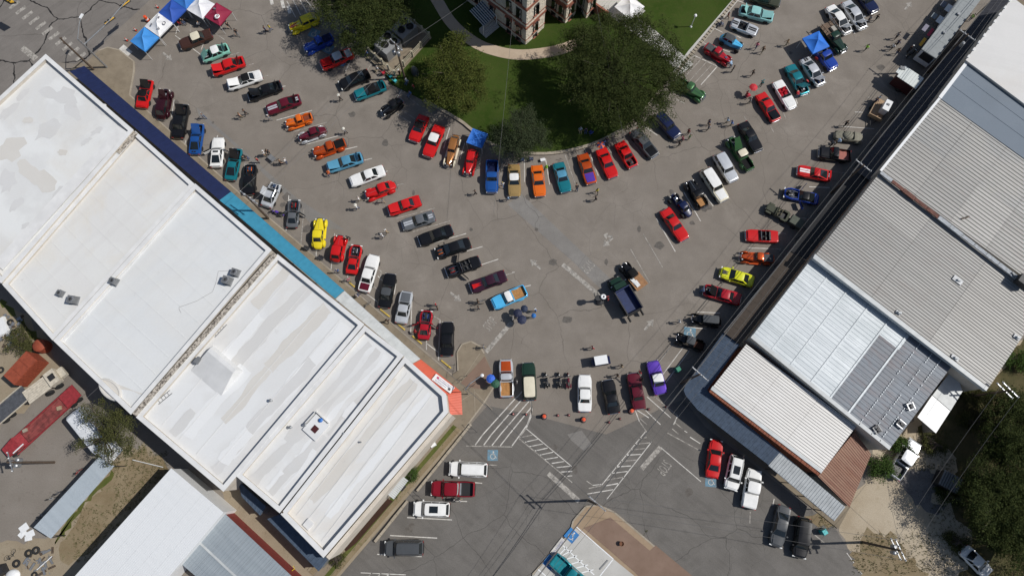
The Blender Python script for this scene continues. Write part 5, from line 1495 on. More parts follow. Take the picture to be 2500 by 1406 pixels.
ST = {  # cowl, roof front, roof rear, deck start, belt z, roof z, hood z, width, wheel r, front axle, rear axle, nose roundness, base width of cabin, top width
 'coupe': (.345, .455, .665, .80, .84, 1.32, .82, 1.86, .33, .185, .785, .35, .88, .68),
 'sedan': (.345, .42, .67, .775, .93, 1.50, .94, 1.88, .35, .185, .775, .45, .86, .70),
 'fast':  (.37, .475, .62, .90, .84, 1.28, .82, 1.82, .33, .19, .785, .45, .88, .66),
 'wagon': (.325, .40, .93, .985, .95, 1.55, .95, 1.9, .35, .18, .77, .4, .88, .74),
 'modern': (.265, .41, .66, .84, .92, 1.42, .88, 1.86, .34, .18, .785, .75, .88, .68),
 'suv':   (.235, .34, .91, .985, 1.06, 1.72, 1.02, 1.95, .38, .175, .80, .6, .90, .74),
 'vette': (.42, .515, .69, .88, .80, 1.17, .78, 1.80, .33, .19, .79, .9, .84, .60),
 'pickup': (.325, .40, .555, .585, 1.06, 1.66, 1.03, 1.92, .37, .17, .77, .35, .88, .74),
 'crew':  (.235, .325, .60, .635, 1.15, 1.86, 1.12, 2.0, .40, .155, .775, .4, .9, .76),
 'conv':  (.36, .44, .66, .74, .84, 1.22, .82, 1.84, .33, .185, .785, .45, .88, .66)}
def three_box(o, L, sp):
    st = ST[sp['s']]
    c0, r0, r1, d0, zb, zr, zh, W, wr, fa, ra, rn, bw, tw = st
    W = sp.get('w', W)
    P = sp['P']; hoodm = sp.get('hood', P); roofm = sp.get('roof', P); deckm = sp.get('deck', P)
    fl = sp.get('f', '')
    n0 = lerp(.93, .38, rn); n1 = lerp(.97, .66, rn); n2 = lerp(.99, .86, rn)
    wt = [(0, n0), (.012, lerp(n0, n1, .6)), (.035, n1), (.085, n2), (.15, lerp(1, .96, rn)), (.21, 1), (.5, .975 if sp['s'] != 'vette' else .90), (.78, 1), (.93, lerp(1, n2, .6)), (.975, lerp(.99, n1, .55)), (1, lerp(.96, n0, .45))]
    wt = [(a, b * W / 2) for a, b in wt]
    zd = zb - .01 if sp['s'] in ('coupe', 'conv', 'fast') else zb - .03
    bed = sp['s'] in ('pickup', 'crew')
    if bed: zd = zb - .02
    zt = [(0, zh - .22), (.012, zh - .10), (.035, zh - .04), (.08, zh - .01), (.2, zh + .01), (c0, zb), (.5, zb - .005), (d0, zd), (.95, zd - .02), (.985, zd - .05), (1, zd - .16)]
    if sp['s'] in ('suv', 'wagon'): zt[-4:] = [(d0, zb), (.99, zb - .02), (1, zb - .12)]
    rec = []
    mats = [P, M_ENGINE, M_BLACK, None]
    if 'H' in fl or 'E' in fl: rec.append((.05, c0 - .015, .42, .72, 1))
    if 'T' in fl and not bed: rec.append((d0 + .02, .955, .38, .66, 2))
    if bed:
        rec.append((d0 + .025, .965, .46 if 'C' not in fl else .03, .80, 3))
        mats[3] = sp.get('bed', M_BLACK)
    if sp['s'] == 'conv': rec.append((c0 + .055, d0 - .01, .40, .78, 3)); mats[3] = sp.get('seat', M_BLACK)
    b = loft_body(L, wt, zt, .24 if sp['s'] not in ('suv', 'crew', 'pickup') else .36, rec, (fa, ra), wr)
    b.build('body', [m or M_BLACK for m in mats], o, 38)
    X = lambda f: L / 2 - f * L
    hw = W / 2 * .70
    if 'H' in fl:
        hg = 'f' if 'h' in fl else 'r'
        lid(o, 'hood', X(.045), X(c0 - .01), hw * lerp(.98, .8, rn), hw, zh + .05, zb + .05, R(sp.get('ha', 40)), hg, hoodm, M_ENGINE)
        engine(o, X(c0 * .52), zh - .22, 1.1, sp.get('eng', rnd.choice(ENGC)))
    elif 'E' in fl:
        engine(o, X(c0 * .5), zh - .18, 1.25, sp.get('eng', rnd.choice(ENGC)))
        engine_extra = MB()
        for s in (-1, 1):
            engine_extra.tube([(X(.07), s * .45, zh - .1), (X(c0 * .5), s * .5, zh - .05), (X(c0 - .03), s * .4, zh - .12)], .05, 6)
        engine_extra.build('hose', M_CHROME, o)
    elif hoodm is not P or 'G' in fl:
        lid(o, 'hood', X(.05), X(c0 - .012), hw * lerp(.98, .8, rn), hw, zh - .005, zb + .022, -.0, 'r', hoodm, hoodm)
    else:
        lid(o, 'hood', X(.055), X(c0 - .012), hw * lerp(.98, .8, rn), hw, zh - .01, zb + .02, 0.0, 'r', P, P)
    if 'T' in fl and not bed:
        lid(o, 'boot_lid', X(d0 + .01), X(.965), hw * .95, hw * .92, zd + .05, zd + .04, R(sp.get('ta', 55)), 'f', deckm, M_ENGINE)
    elif not bed and sp['s'] in ('coupe', 'sedan', 'modern', 'conv') and 'Z' not in fl:
        lid(o, 'boot_lid', X(d0 + .015), X(.965), hw * .97, hw * .95, zd + .02, zd + .012, 0.0, 'f', deckm, deckm)
    if sp['s'] == 'conv':
        g = MB()
        hb, ht = W / 2 * bw, W / 2 * tw
        patch4(g, (X(c0 + .03), -hb, zb), (X(c0 + .03), hb, zb), (X(r0), ht, zr - .02), (X(r0), -ht, zr - .02), .03, .0, .03, 6)
        g.build('windscreen', M_GLASS, o, 60)
        MB().tube([(X(c0 + .03), -hb, zb), (X(r0), -ht, zr), (X(r0), ht, zr), (X(c0 + .03), hb, zb)], .022, 5).build('windscreen_frame', M_CHROME, o)
        sm = sp.get('seat', M_BLACK)
        for (fx, n_) in ((.55, 2), (.67, 2) if L > 4.3 else (.6, 0)):
            for k in range(n_):
                y = (-.36, .36)[k]
                sb = MB().box((X(fx) + .08, y, zb - .30), (.46, .50, .16)).box((X(fx) - .17, y, zb - .06), (.13, .48, .42), ry=-.25)
                sb.build('seat', sm, o)
        MB().torus((X(c0 + .10), .36, zb + .02), .17, .018, 14, 5, 'x').build('steering_wheel', M_BLACK, o)
        if 'B' in fl: MB().box((X(d0 - .015), 0, zb + .05), (.30, W * .74, .13), taper=.85).build('folded_top', sp.get('top', M_BLACK), o)
    elif sp['s'] == 'vette' and 'O' in fl:
        pass
    else:
        cabin(o, L, W, c0, r0, r1, d0, zb - .01, zr, bw, tw, roofm, sp.get('frame', P if roofm is P or 'V' in fl else roofm), bpillar=(.34, .66) if sp['s'] in ('suv', 'wagon', 'crew') else (.55,), rearz=zd)
    if bed:
        bl = X(d0 + .025) - X(.965)
        if 'W' in fl or 'w' in fl:
            wm = sp.get('plank', mat('bed wood', (.42, .20, .06), .5, var=.2))
            k = 8
            for j in range(k):
                MB().box(((X(d0 + .025) + X(.965)) / 2, lerp(-1, 1, (j + .5) / k) * W / 2 * .77, zd - .435), (bl - .05, W * .77 / k - .025, .03)).build('bed_plank', wm, o)
        if 'C' in fl:
            MB().box(((X(d0 + .025) + X(.965)) / 2, 0, zd + .03), (bl, W * .82, .05)).build('bed_cover', sp.get('bed', M_BLACK), o)
        if sp['s'] == 'pickup':
            for s in (-1, 1):
                MB().dome((X(ra), s * W * .44, .42), .58, .20, .42, 12, 4).build('rear_fender', P, o, 60)
    for s in (-1, 1):
        for f in (fa, ra): add_wheel(o, X(f), s * (W / 2 - .115), wr, .22, 'k' in fl)
    cm = M_CHROME if sp['s'] in ('coupe', 'sedan', 'wagon', 'pickup', 'fast', 'conv') and 'K' not in fl else (M_BLACK if sp['s'] != 'modern' else P)
    bumper(o, L / 2 + .02, W / 2 * n1 * .96, .46, 1, cm); bumper(o, -L / 2 - .02, W / 2 * .90, .48, -1, cm)
    lamps(o, L / 2 - .015, -L / 2 - .01, W / 2, zh - .2, zd - .18, 'round' if cm is M_CHROME else 'slab')
    MB().box((L / 2 - .005, 0, zh - .22), (.05, W * .52, .16)).build('grille', M_CHROME if cm is M_CHROME else M_BLACK, o)
    if 'S' in fl or 'L' in fl:                       # painted stripes
        sm = sp['stripe']
        for y in (-.17, .17):
            if 'S' in fl:
                if 'H' not in fl and 'E' not in fl:
                    MB().box(((X(.055) + X(c0 - .015)) / 2, y, zb + .094), (X(.055) - X(c0 - .015), .24, .02)).build('stripe', sm, o)
                MB().box(((X(d0 + .02) + X(.96)) / 2, y, zd + .094), (X(d0 + .02) - X(.96), .24, .02)).build('stripe', sm, o)
    if 'F' in fl:                                    # flame or centre panel on the hood
        MB().add([(X(.06), -.34, zb + .10), (X(c0 - .03), -.16, zb + .10), (X(c0 * .6), 0, zb + .104), (X(c0 - .03), .16, zb + .10), (X(.06), .34, zb + .10), (X(.06), 0, zb + .104)], [(0, 2, 1), (0, 5, 2), (5, 4, 2), (4, 3, 2)]).build('hood_graphic', sp['stripe'], o)
    if 'M' in fl or sp['s'] in ('modern', 'suv', 'crew'):
        for s in (-1, 1):
            MB().box((X(c0 + .04), s * (W / 2 + .07), zb + .06), (.16, .2, .14)).build('mirror', P, o)
    if 'R' in fl:                                    # roof rails / rack
        for s in (-1, 1): MB().tube([(X(r0 + .02), s * W * .33, zr + .07), (X(r1 - .02), s * W * .33, zr + .07)], .025, 5).build('roof_rail', M_BLACK, o)
    if 'X' in fl:                                    # glass roof
        MB().box((X(lerp(r0, r1, .42)), 0, zr + .03), ((r1 - r0) * L * .42, W * .42, .02)).build('sunroof', M_GLASS, o)
    if 'Y' in fl:                                    # boot spoiler
        MB().box((X(.965), 0, zd + .16), (.22, W * .84, .04), ry=.1).box((X(.965), -W * .36, zd + .08), (.15, .05, .16)).box((X(.965), W * .36, zd + .08), (.15, .05, .16)).build('spoiler', deckm, o)
    if 'D' in fl:
        for s in (-1, 1):
            a = R(62) * s
            hx, hy = X(c0 + .05), s * (W / 2 + .01)
            dl = L * .24
            c_ = Vector((hx - math.cos(a) * dl / 2, hy + abs(math.sin(a)) * s * dl / 2, .62))
            d_ = MB().box(c_, (dl, .07, .55), -a).build('door', P, o)
            MB().box(c_ + Vector((0, 0, .42)), (dl * .85, .03, .3), -a).build('door_window', M_GLASS, d_)
    if 'U' in fl:
        MB().box((X(r1 + .06), 0, zb - .30), (.35, W * .72, .42)).build('toolbox', M_STEEL, o)

def fendered(o, L, sp):
    """1920s-40s car: narrow hood, separate fenders, upright cabin"""
    P = sp['P']; fl = sp.get('f', ''); FM = sp.get('fend', P); roofm = sp.get('roof', P)
    fat = 'fat' == sp['s']; tt = sp['s'] in ('tee',)
    W = sp.get('w', 1.76 if not fat else 1.84)
    pick = 'P' in fl
    c0 = .40 if not tt else .30
    r0, r1 = (c0 + .055, .63 if pick else .80) if not tt else (c0 + .03, .60 if pick else .84)
    if 'coupe' == sp.get('b'): r1 = .68
    d0 = r1 + (.015 if pick else (.10 if not tt else .02))
    if fat and not pick: d0 = r1 + .13
    zb_, zr = (1.12, 1.62) if not tt else (1.25, 1.95)
    if 'chop' in fl: zr -= .14
    bwid = .70 if not fat else .80
    hn = .30 if not tt else .26
    if fat: hn = .42
    wt = [(0, hn * .55), (.02, hn * .85), (.06, hn), (c0 - .03, bwid * .90), (c0 + .02, bwid), (.7, bwid), (.92, bwid * (.93 if pick else .80)), (.98, bwid * (.92 if pick else .62)), (1, bwid * (.88 if pick else .4))]
    wt = [(a, b * W / 2) for a, b in wt]
    zh = 1.0 if not tt else 1.08
    ze = .98 if pick else .80
    zt = [(0, zh - .20), (.02, zh - .06), (.06, zh), (c0, zb_ - .02), (r1, zb_ - .02), (min(d0, .96), zb_ - .06 if not pick else ze), (.97, ze), (1, ze - .18)]
    if pick: zt = zt[:5] + [(d0, zb_ - .02), (d0 + .008, ze), (.985, ze), (1, ze - .1)]
    rec = []
    mats = [P, M_ENGINE, sp.get('bed', M_BLACK), M_BLACK]
    if 'E' in fl or 'H' in fl: rec.append((.06, c0 - .03, .40, .74, 1))
    if pick: rec.append((d0 + .025, .965, .40 if 'C' not in fl else .02, .86, 2))
    if 'O' in fl: rec.append((c0 + .06, .80, .42, .80, 3))
    ra, fa = .80, .13
    loft_body(L, wt, zt, .34, rec, (), .36, crown=.06 if not pick else .03, shoulder=.7).build('body', mats, o, 42)
    X = lambda f: L / 2 - f * L
    if 'O' not in fl:
        cabin(o, L, W, c0, r0, r1, d0, zb_ - .03, zr, bwid * .96, bwid * .84, roofm, sp.get('frame', P), crown=.07, bpillar=(.5,) if not pick else (), rearz=zb_ - .05 if not (fat and not pick) else zb_ - .12)
    else:
        for y in (-.27, .27): MB().box((X(.60), y, .92), (.4, .42, .2)).box((X(.66), y, 1.1), (.12, .42, .42), ry=-.2).build('seat', sp.get('seat', M_BLACK), o)
        MB().box((X(c0 + .03), 0, zb_ + .12), (.04, W * .55, .3), ry=-.3).build('windscreen', M_GLASS, o)
    wr = .37 if not tt else .40
    tw_ = .20 if not tt else .12
    yw = W / 2 - .12
    high = 'N' in fl
    for s in (-1, 1):
        for f in (fa, ra): add_wheel(o, X(f), s * yw, wr, tw_ if f == fa or not high else .26, 'k' in fl)
        if not high:
            k = 1.5 if fat else 1.0
            MB().dome((X(fa) - .05, s * (yw - .03), wr - .02), .60 * (1.1 if fat else 1), (.17 if not tt else .11) * k, .50, 14, 5).build('front_fender', FM, o, 60)
            MB().dome((X(ra) - .02, s * (yw - .03), wr - .02), .58, (.16 if not tt else .11) * k, .50, 14, 5).build('rear_fender', FM, o, 60)
            MB().box((X(.46), s * (yw - .02), .36), (L * .36, .26 if not tt else .2, .05)).build('running_board', sp.get('board', FM), o)
        MB().lathe([(.10, 0), (.10, .05), (.05, -.12)], (X(.035), s * (hn * W / 2 + .17), .92), 12, 'x').build('headlight', M_LAMP if not tt else M_CHROME, o, 40)
        MB().lathe([(.06, 0), (.05, .03)], (-L / 2 - .02, s * W * .3, .72), 10, 'x').build('taillight', M_TAIL, o)
    MB().box((L / 2 + .0, 0, .80), (.06, hn * W * .8, .5), ry=-.08).build('grille', M_CHROME, o)
    if 'E' in fl or 'H' in fl:
        engine(o, X(c0 * .5), zh - .15, .95, sp.get('eng', (.5, .5, .52)))
    else:
        MB().tube([(X(.05), 0, zh + .07), (X(c0 - .02), 0, zb_ + .045)], .014, 5).build('hood_seam', M_CHROME if not tt else M_BLACK, o)
    if 'H' in fl:
        lid(o, 'hood', X(.06), X(c0 - .03), hn * W * .5, bwid * W * .44, zh + .05, zb_ + .02, R(48), 'r', P, M_ENGINE)
    if 'T' in fl: lid(o, 'boot_lid', X(d0), X(.97), bwid * W * .40, bwid * W * .33, zb_ - .04, ze + .05, R(50), 'f', P, M_ENGINE)
    if pick and ('W' in fl):
        for j in range(6):
            MB().box(((X(d0 + .025) + X(.965)) / 2, lerp(-1, 1, (j + .5) / 6) * bwid * W / 2 * .80, ze - .375), (X(d0 + .04) - X(.955), bwid * W * .78 / 6 - .025, .03)).build('bed_plank', sp.get('plank', mat('bed wood', (.42, .20, .06), .5, var=.2)), o)
    if pick and 'C' in fl: MB().box(((X(d0 + .025) + X(.965)) / 2, 0, ze + .04), (X(d0 + .04) - X(.955), bwid * W * .86, .05)).build('bed_cover', sp.get('bed', M_BLACK), o)
    if 'F' in fl: MB().add([(X(.05), -.22, zh + .08), (X(c0 * .8), -.32, zb_ + .02), (X(c0 * .55), 0, zh + .10), (X(c0 * .8), .32, zb_ + .02), (X(.05), .22, zh + .08)], [(0, 2, 1), (0, 4, 2), (4, 3, 2)]).build('hood_graphic', sp['stripe'], o)
    if 'S' in fl: MB().box((X(.2), 0, zh + .10), (.36, .30, .14), ry=.04).build('hood_scoop', M_CHROME, o)
    if not high and not tt:
        bumper(o, L / 2 + .1, W * .36, .46, 1, M_CHROME, .04); bumper(o, -L / 2 - .08, W * .36, .46, -1, M_CHROME, .04)
C = {'red': (.52, .012, .012), 'crim': (.36, .010, .020), 'orange': (.66, .13, .012), 'dorange': (.50, .075, .012), 'yellow': (.72, .58, .02), 'gold': (.42, .28, .11), 'black': (.008, .008, .009),
     'white': (.76, .76, .74), 'cream': (.66, .61, .47), 'silver': (.58, .60, .62), 'grey': (.16, .17, .18), 'dgrey': (.07, .075, .08), 'blue': (.02, .10, .36), 'navy': (.008, .014, .055), 'dblue': (.015, .05, .30), 'teal': (.015, .20, .24), 'lblue': (.12, .36, .52),
     'sky': (.08, .42, .72), 'mint': (.22, .50, .40), 'aqua': (.26, .52, .50), 'green': (.05, .13, .05), 'dgreen': (.012, .035, .022), 'brown': (.055, .025, .018), 'dred': (.20, .008, .016), 'maroon': (.10, .008, .018), 'plum': (.035, .010, .022), 'dmar': (.03, .006, .010),
     'purple': (.12, .055, .42), 'lime': (.60, .62, .02), 'copper': (.38, .16, .05), 'olive': (.20, .20, .14), 'mil': (.05, .055, .035), 'tan': (.30, .27, .20)}
METAL = {'silver', 'grey', 'gold', 'copper', 'lblue', 'teal', 'blue', 'green', 'dorange', 'purple'}
def pc(k):
    if k is None: return None
    return paint(C[k], .35 if k in METAL else 0.0)
def matt(k): return mat('matt', C[k], .75, var=.15, spec=.15)
CARS = []
def car(t, fx, fy, rx, ry, style, col, lab, f='', L=None, kind='car', **kw):
    a, b = q(t, fx, fy, .55), q(t, rx, ry, .55)
    Ln = L or max(3.5, min(6.4, (a - b).length))
    c = (a + b) / 2
    name = {'pickup': 'pickup_truck', 'crew': 'pickup_truck', 'suv': 'suv', 'wagon': 'station_wagon', 'conv': 'convertible'}.get(style, 'classic_car' if style != 'modern' else 'car')
    if style in ('rod', 'fat', 'tee'): name = 'hot_rod' if style != 'tee' else 'vintage_car'
    if 'P' in f and style in ('rod', 'fat', 'tee'): name = 'pickup_truck'
    cat = {'pickup_truck': 'pickup truck', 'suv': 'SUV', 'station_wagon': 'station wagon', 'convertible': 'convertible', 'hot_rod': 'hot rod', 'vintage_car': 'vintage car'}.get(name, 'car')
    o = empty(name, (c.x, c.y, 0.004), ang(b, a), lab, cat, 'cars at the show')
    sp = dict(s=style, f=f, P=pc(col))
    for k, v in kw.items():
        sp[k] = pc(v) if isinstance(v, str) and v in C else v
    (fendered if style in ('rod', 'fat', 'tee') else three_box)(o, Ln, sp)
    return o
W_ = M_WHITEM
# ---- row along the shop pavement, from the main road downwards
car('A', 1085, 590, 1035, 790, 'coupe', 'red', 'red coupe with black hood and black roof, first by the navy awning', 'HV', hood='black', roof=matt('black'))
car('A', 1222, 665, 1180, 872, 'fat', 'dmar', 'dark maroon rounded 1940s sedan beside the red and black coupe', 'H')
car('A', 1345, 770, 1300, 1012, 'sedan', 'black', 'long black sedan with its hood up beside the maroon 1940s sedan', 'Hk')
car('A', 1455, 910, 1422, 1130, 'fast', 'blue', 'blue fastback with raised black-striped hood below the navy awning', 'HS', stripe=M_BLACK)
car('A', 1600, 1010, 1580, 1225, 'fast', 'white', 'white sports coupe with black glass, spoiler and open doors', 'YDX')
car('A', 1735, 1090, 1682, 1318, 'fast', 'teal', 'teal fastback with black hood raised next to the white sports coupe', 'H', hood='black')
car('A', 1832, 1205, 1818, 1420, 'coupe', 'black', 'black coupe with a bright orange engine bay', 'E', eng=C['orange'])
dl = car('F', 150, -60, 75, 105, 'modern', 'silver', 'silver wedge coupe with gullwing doors raised', 'KE')
for s in (-1, 1):
    d_ = MB().box((.0, s * .78, 1.75), (1.15, .10, .75), rx=s * -.5).build('gullwing_door', pc('silver'), dl)
    MB().box((.0, s * .86, 1.80), (.85, .05, .36), rx=s * -.5).build('door_window', M_GLASS, d_)
car('F', 285, 55, 262, 258, 'vette', 'grey', 'grey sports car with bright red engine bay and open doors', 'EDM', eng=C['red'], roof='grey')
car('F', 472, 195, 452, 415, 'fat', 'yellow', 'bright yellow 1940s coupe in the shop-side row', 'b', b='coupe')
car('F', 622, 320, 582, 508, 'fat', 'red', 'plain red 1930s sedan beside the bright yellow coupe', '')
car('F', 738, 385, 695, 595, 'vette', 'red', 'red 1960s sports car with its engine showing, beside the red 1930s sedan', 'E', roof='red')
car('F', 865, 470, 790, 715, 'sedan', 'white', 'white sedan with a maroon tail in the shop-side row', 'Vk', hood='white', roof='white', deck='maroon', L=5.3)
car('F', 985, 595, 935, 840, 'coupe', 'black', 'black muscle coupe with grey roof and striped hood in the shop-side row', 'V', roof='dgrey')
car('F', 1105, 725, 1058, 955, 'coupe', 'silver', 'silver long-bodied coupe with a dull grey hood', 'G', hood='grey')
car('F', 1250, 862, 1222, 1072, 'vette', 'crim', 'crimson sports car with an open engine bay near the planting island', 'EDM', roof='crim')
car('F', 1400, 948, 1395, 1192, 'sedan', 'black', 'black shiny sedan parked last beside the planting island', 'k')
# ---- middle row on the left, from the canopies downwards
car('A', 1318, 340, 1545, 248, 'sedan', 'brown', 'dark brown sedan with cream roof beside the canopies', 'Vk', roof='cream')
car('A', 1478, 432, 1672, 352, 'sedan', 'mint', 'mint green two-door with white roof, hood and boot open', 'HThVk', roof='white')
car('A', 1553, 530, 1785, 448, 'sedan', 'red', 'red hardtop with raised hood and open boot next to the mint two-door', 'HT', ha=24)
car('A', 1665, 632, 1912, 548, 'coupe', 'white', 'white coupe with black vinyl roof', 'HV', roof=matt('black'), ha=18)
car('B', -55, 712, 185, 625, 'coupe', 'black', 'black coupe with hood and boot up beside the maroon striped coupe', 'HT')
car('B', 80, 812, 322, 725, 'coupe', 'maroon', 'maroon coupe with silver hood stripes and open boot', 'TS', stripe=pc('silver'))
car('B', 222, 920, 412, 855, 'rod', 'orange', 'bright orange 1930s pickup with a red-brown bed', 'PW', bed=matt('maroon'), plank=mat('red bed', (.20, .05, .02), .6))
car('B', 318, 1018, 512, 948, 'rod', 'maroon', 'maroon 1930s coupe with silver front fenders', '', b='coupe', fend='silver')
car('B', 422, 1128, 655, 1045, 'fat', 'dorange', 'burnt orange 1940s pickup with black bed cover', 'PC', bed=matt('black'))
car('B', 522, 1232, 778, 1148, 'coupe', 'lblue', 'light blue metallic coupe with its hood cracked open', 'HT', ha=14)
car('B', 690, 1335, 938, 1243, 'coupe', 'white', 'plain white two-door coupe in the middle row', '')
car('F', 805, 28, 1020, -55, 'fat', 'red', 'red rounded 1940s coupe below the plain white two-door', 'b', b='coupe')
car('F', 968, 138, 1200, 58, 'coupe', 'red', 'red square-cut two-door sedan with its hood cracked open', 'H', ha=12)
car('F', 1070, 245, 1302, 172, 'coupe', 'grey', 'gunmetal coupe with pale striped hood in the middle row', 'S', stripe=pc('silver'))
car('F', 1192, 358, 1432, 272, 'coupe', 'black', 'glossy black convertible-top coupe with closed hood, under the gunmetal coupe', 'G')
car('F', 1316, 450, 1562, 368, 'modern', 'black', 'black modern coupe with an orange engine cover', 'E', eng=C['orange'])
car('F', 1392, 588, 1634, 500, 'conv', 'black', 'black open convertible with doors ajar', 'ED', seat=M_DARKM)
car('F', 1568, 700, 1822, 605, 'coupe', 'plum', 'dark plum coupe with red flames on the hood', 'F', stripe=pc('red'))
car('F', 1728, 822, 1972, 715, 'pickup', 'sky', 'sky blue pickup with white roof and wooden bed', 'W', roof='white')
# ---- row beside the lawn, upper left
car('B', 248, 222, 462, 128, 'fat', 'yellow', 'yellow 1940s sedan with orange flames on its nose', 'F', stripe=pc('dorange'))
car('B', 358, 372, 560, 275, 'fat', 'dblue', 'royal blue 1940s pickup with dark bed cover', 'PC', bed=matt('navy'))
car('B', 478, 490, 705, 388, 'sedan', 'red', 'red hardtop with silver roof and boot', 'HV', roof='silver', deck='silver', ha=12)
car('B', 615, 632, 825, 540, 'modern', 'black', 'black modern sedan beside the turquoise folding chairs', '')
car('B', 722, 708, 945, 622, 'coupe', 'teal', 'teal coupe with black top and boot lid raised', 'HT', roof=matt('black'), ha=10)
car('B', 925, 838, 1065, 735, 'rod', 'black', 'black 1930s coupe in the tree shade', '', b='coupe', fend='black')
# ---- arc along the lawn kerb
car('B', 1150, 1035, 1230, 850, 'coupe', 'red', 'red coupe with black roof half under the olive tree', 'V', roof=matt('black'))
car('B', 1252, 1148, 1345, 925, 'sedan', 'red', 'red sedan with white roof and chrome front bumper facing the lot', 'Vk', roof='white')
car('B', 1402, 1218, 1465, 990, 'rod', 'copper', 'copper 1930s sedan with cream fenders', 'k', fend='cream')
car('B', 1545, 1278, 1588, 1092, 'rod', 'red', 'red 1930s sedan below the tilted blue sunshade', '')
car('B', 1722, 1412, 1725, 1175, 'pickup', 'blue', 'blue pickup with dark bed at the lawn kerb', 'G', bed=matt('navy'))
car('C', 20, 1440, 12, 1205, 'coupe', 'gold', 'gold coupe with white roof at the lawn kerb', 'V', roof='white')
car('C', 205, 1438, 180, 1212, 'coupe', 'orange', 'bright orange coupe at the lawn kerb', '')
car('C', 395, 1405, 335, 1192, 'coupe', 'teal', 'light teal coupe with pale roof at the lawn kerb', 'G', roof='lblue')
car('C', 582, 1345, 512, 1130, 'coupe', 'dorange', 'orange coupe with purple front end', 'G', hood='purple')
car('C', 740, 1300, 648, 1092, 'coupe', 'red', 'red coupe with closed hood between the purple-nosed and open-hood cars', '')
car('C', 888, 1222, 782, 1045, 'coupe', 'red', 'red coupe with its engine exposed and hood propped', 'H', ha=70)
car('C', 1045, 1145, 888, 958, 'coupe', 'dgrey', 'dark grey primer coupe with a shiny black hood', 'G', hood='black', roof=matt('dgrey'))
car('C', 1200, 995, 1062, 850, 'wagon', 'navy', 'dark blue wagon with a slatted roof rack under the oak', 'R', L=4.6)
car('C', 1378, 708, 1225, 610, 'fat', 'green', 'green 1940s pickup backing under the oak', 'P', bed=matt('dgreen'), L=4.7)
car('C', 1592, 462, 1412, 340, 'rod', 'crim', 'crimson 1930s hot rod with chrome hood scoop and black bed', 'PCS', bed=matt('dgrey'))
car('C', 1672, 352, 1525, 275, 'rod', 'sky', 'bright blue fenderless hot rod with black roof', 'N', roof=matt('dgrey'), L=3.7)
car('C', 1788, 240, 1605, 168, 'conv', 'silver', 'silver open roadster with black racing stripes', 'S', stripe=M_BLACK, L=4.1)
car('C', 1905, 138, 1660, 75, 'sedan', 'aqua', 'pale aqua sedan with hood and boot open', 'HT', ha=15)
car('C', 1955, 30, 1740, -30, 'sedan', 'mil', 'dark olive sedan cut by the top picture edge', '')
# ---- middle row on the right
car('D', 758, 68, 660, -60, 'sedan', 'navy', 'dark navy sedan at the top edge beside the silver coupe', 'k', L=5.0)
car('D', 695, 215, 562, 18, 'modern', 'silver', 'silver modern coupe with its hood up', 'H')
car('D', 585, 248, 445, 52, 'modern', 'white', 'white modern sedan with silver raised hood', 'H', hood='silver')
car('D', 478, 508, 335, 325, 'pickup', 'dblue', 'royal blue pickup under the pop-up canopy', '', bed=M_BLACK)
car('D', 388, 625, 258, 432, 'modern', 'silver', 'silver coupe with black hood stripes and hood raised', 'HS', stripe=M_BLACK)
car('D', 270, 692, 152, 482, 'coupe', 'teal', 'teal coupe with hood raised beside the white convertible', 'H')
car('D', 178, 795, 62, 598, 'conv', 'white', 'white convertible with red seats', '', seat=matt('crim'))
car('D', 62, 885, -62, 690, 'coupe', 'red', 'red coupe with black hood opening in the right rows', 'H', hood='black', ha=8)
car('C', 1800, 1108, 1680, 900, 'coupe', 'black', 'black glossy coupe beside the dark green pickup', '')
car('C', 1590, 1012, 1742, 1245, 'fat', 'green', 'dark green stake-bed pickup with white roof and spare wheel', 'PH', bed=matt('black'), roof='cream', P_='dgreen')
car('C', 1618, 1328, 1500, 1130, 'wagon', 'silver', 'silver rounded panel van', 'k')
car('C', 1552, 1472, 1402, 1240, 'wagon', 'cream', 'cream station wagon with a long white roof', 'VG', hood='white', roof='white', L=5.4)
car('C', 1300, 1345, 1395, 1500, 'fat', 'black', 'black 1930s pickup with an orange wooden bed', 'PW', bed=mat('orange bed', (.40, .15, .02), .6), L=4.3)
car('G', 1165, 25, 1300, 175, 'rod', 'navy', 'midnight blue fenderless coupe with a chromed engine in front', 'NE', b='coupe', L=4.0)
car('G', 1262, 348, 1112, 128, 'coupe', 'red', 'red two-door with a pale windscreen band, end of the right middle row', '')
# ---- row under the right-hand awnings
car('D', 365, 1118, 598, 1148, 'pickup', 'black', 'black pickup with a red slatted bed', 'W', plank=mat('red slats', (.38, .12, .09), .6))
car('D', 212, 1245, 455, 1292, 'fast', 'red', 'red fastback with white racing stripes', 'SY', stripe=W_)
car('H', 115, 0, 368, 55, 'vette', 'dblue', 'electric blue sports car with everything open', 'ED', roof='black')
car('G', 1705, 315, 1942, 325, 'conv', 'red', 'red convertible with top down under the power lines', 'B', seat=M_BLACK)
car('G', 1665, 470, 1910, 490, 'rod', 'dorange', 'burnt orange 1930s pickup with grey bed cover', 'PC', bed=matt('dgrey'))
car('G', 1520, 580, 1762, 655, 'modern', 'lime', 'lime yellow modern coupe with a black hood stripe', 'F', stripe=M_BLACK)
car('G', 1400, 708, 1668, 785, 'coupe', 'crim', 'crimson coupe with black hood raised and chrome tail', 'HG', hood='black')
car('G', 1312, 925, 1520, 948, 'tee', 'black', 'black vintage touring car with a long grey soft top', '', roof=matt('dgrey'), L=4.1)
car('G', 1200, 1060, 1398, 1128, 'tee', 'black', 'black vintage pickup carrying boxes beside the accessible bay', 'P', roof=matt('dgrey'), bed=matt('brown'), L=4.0)
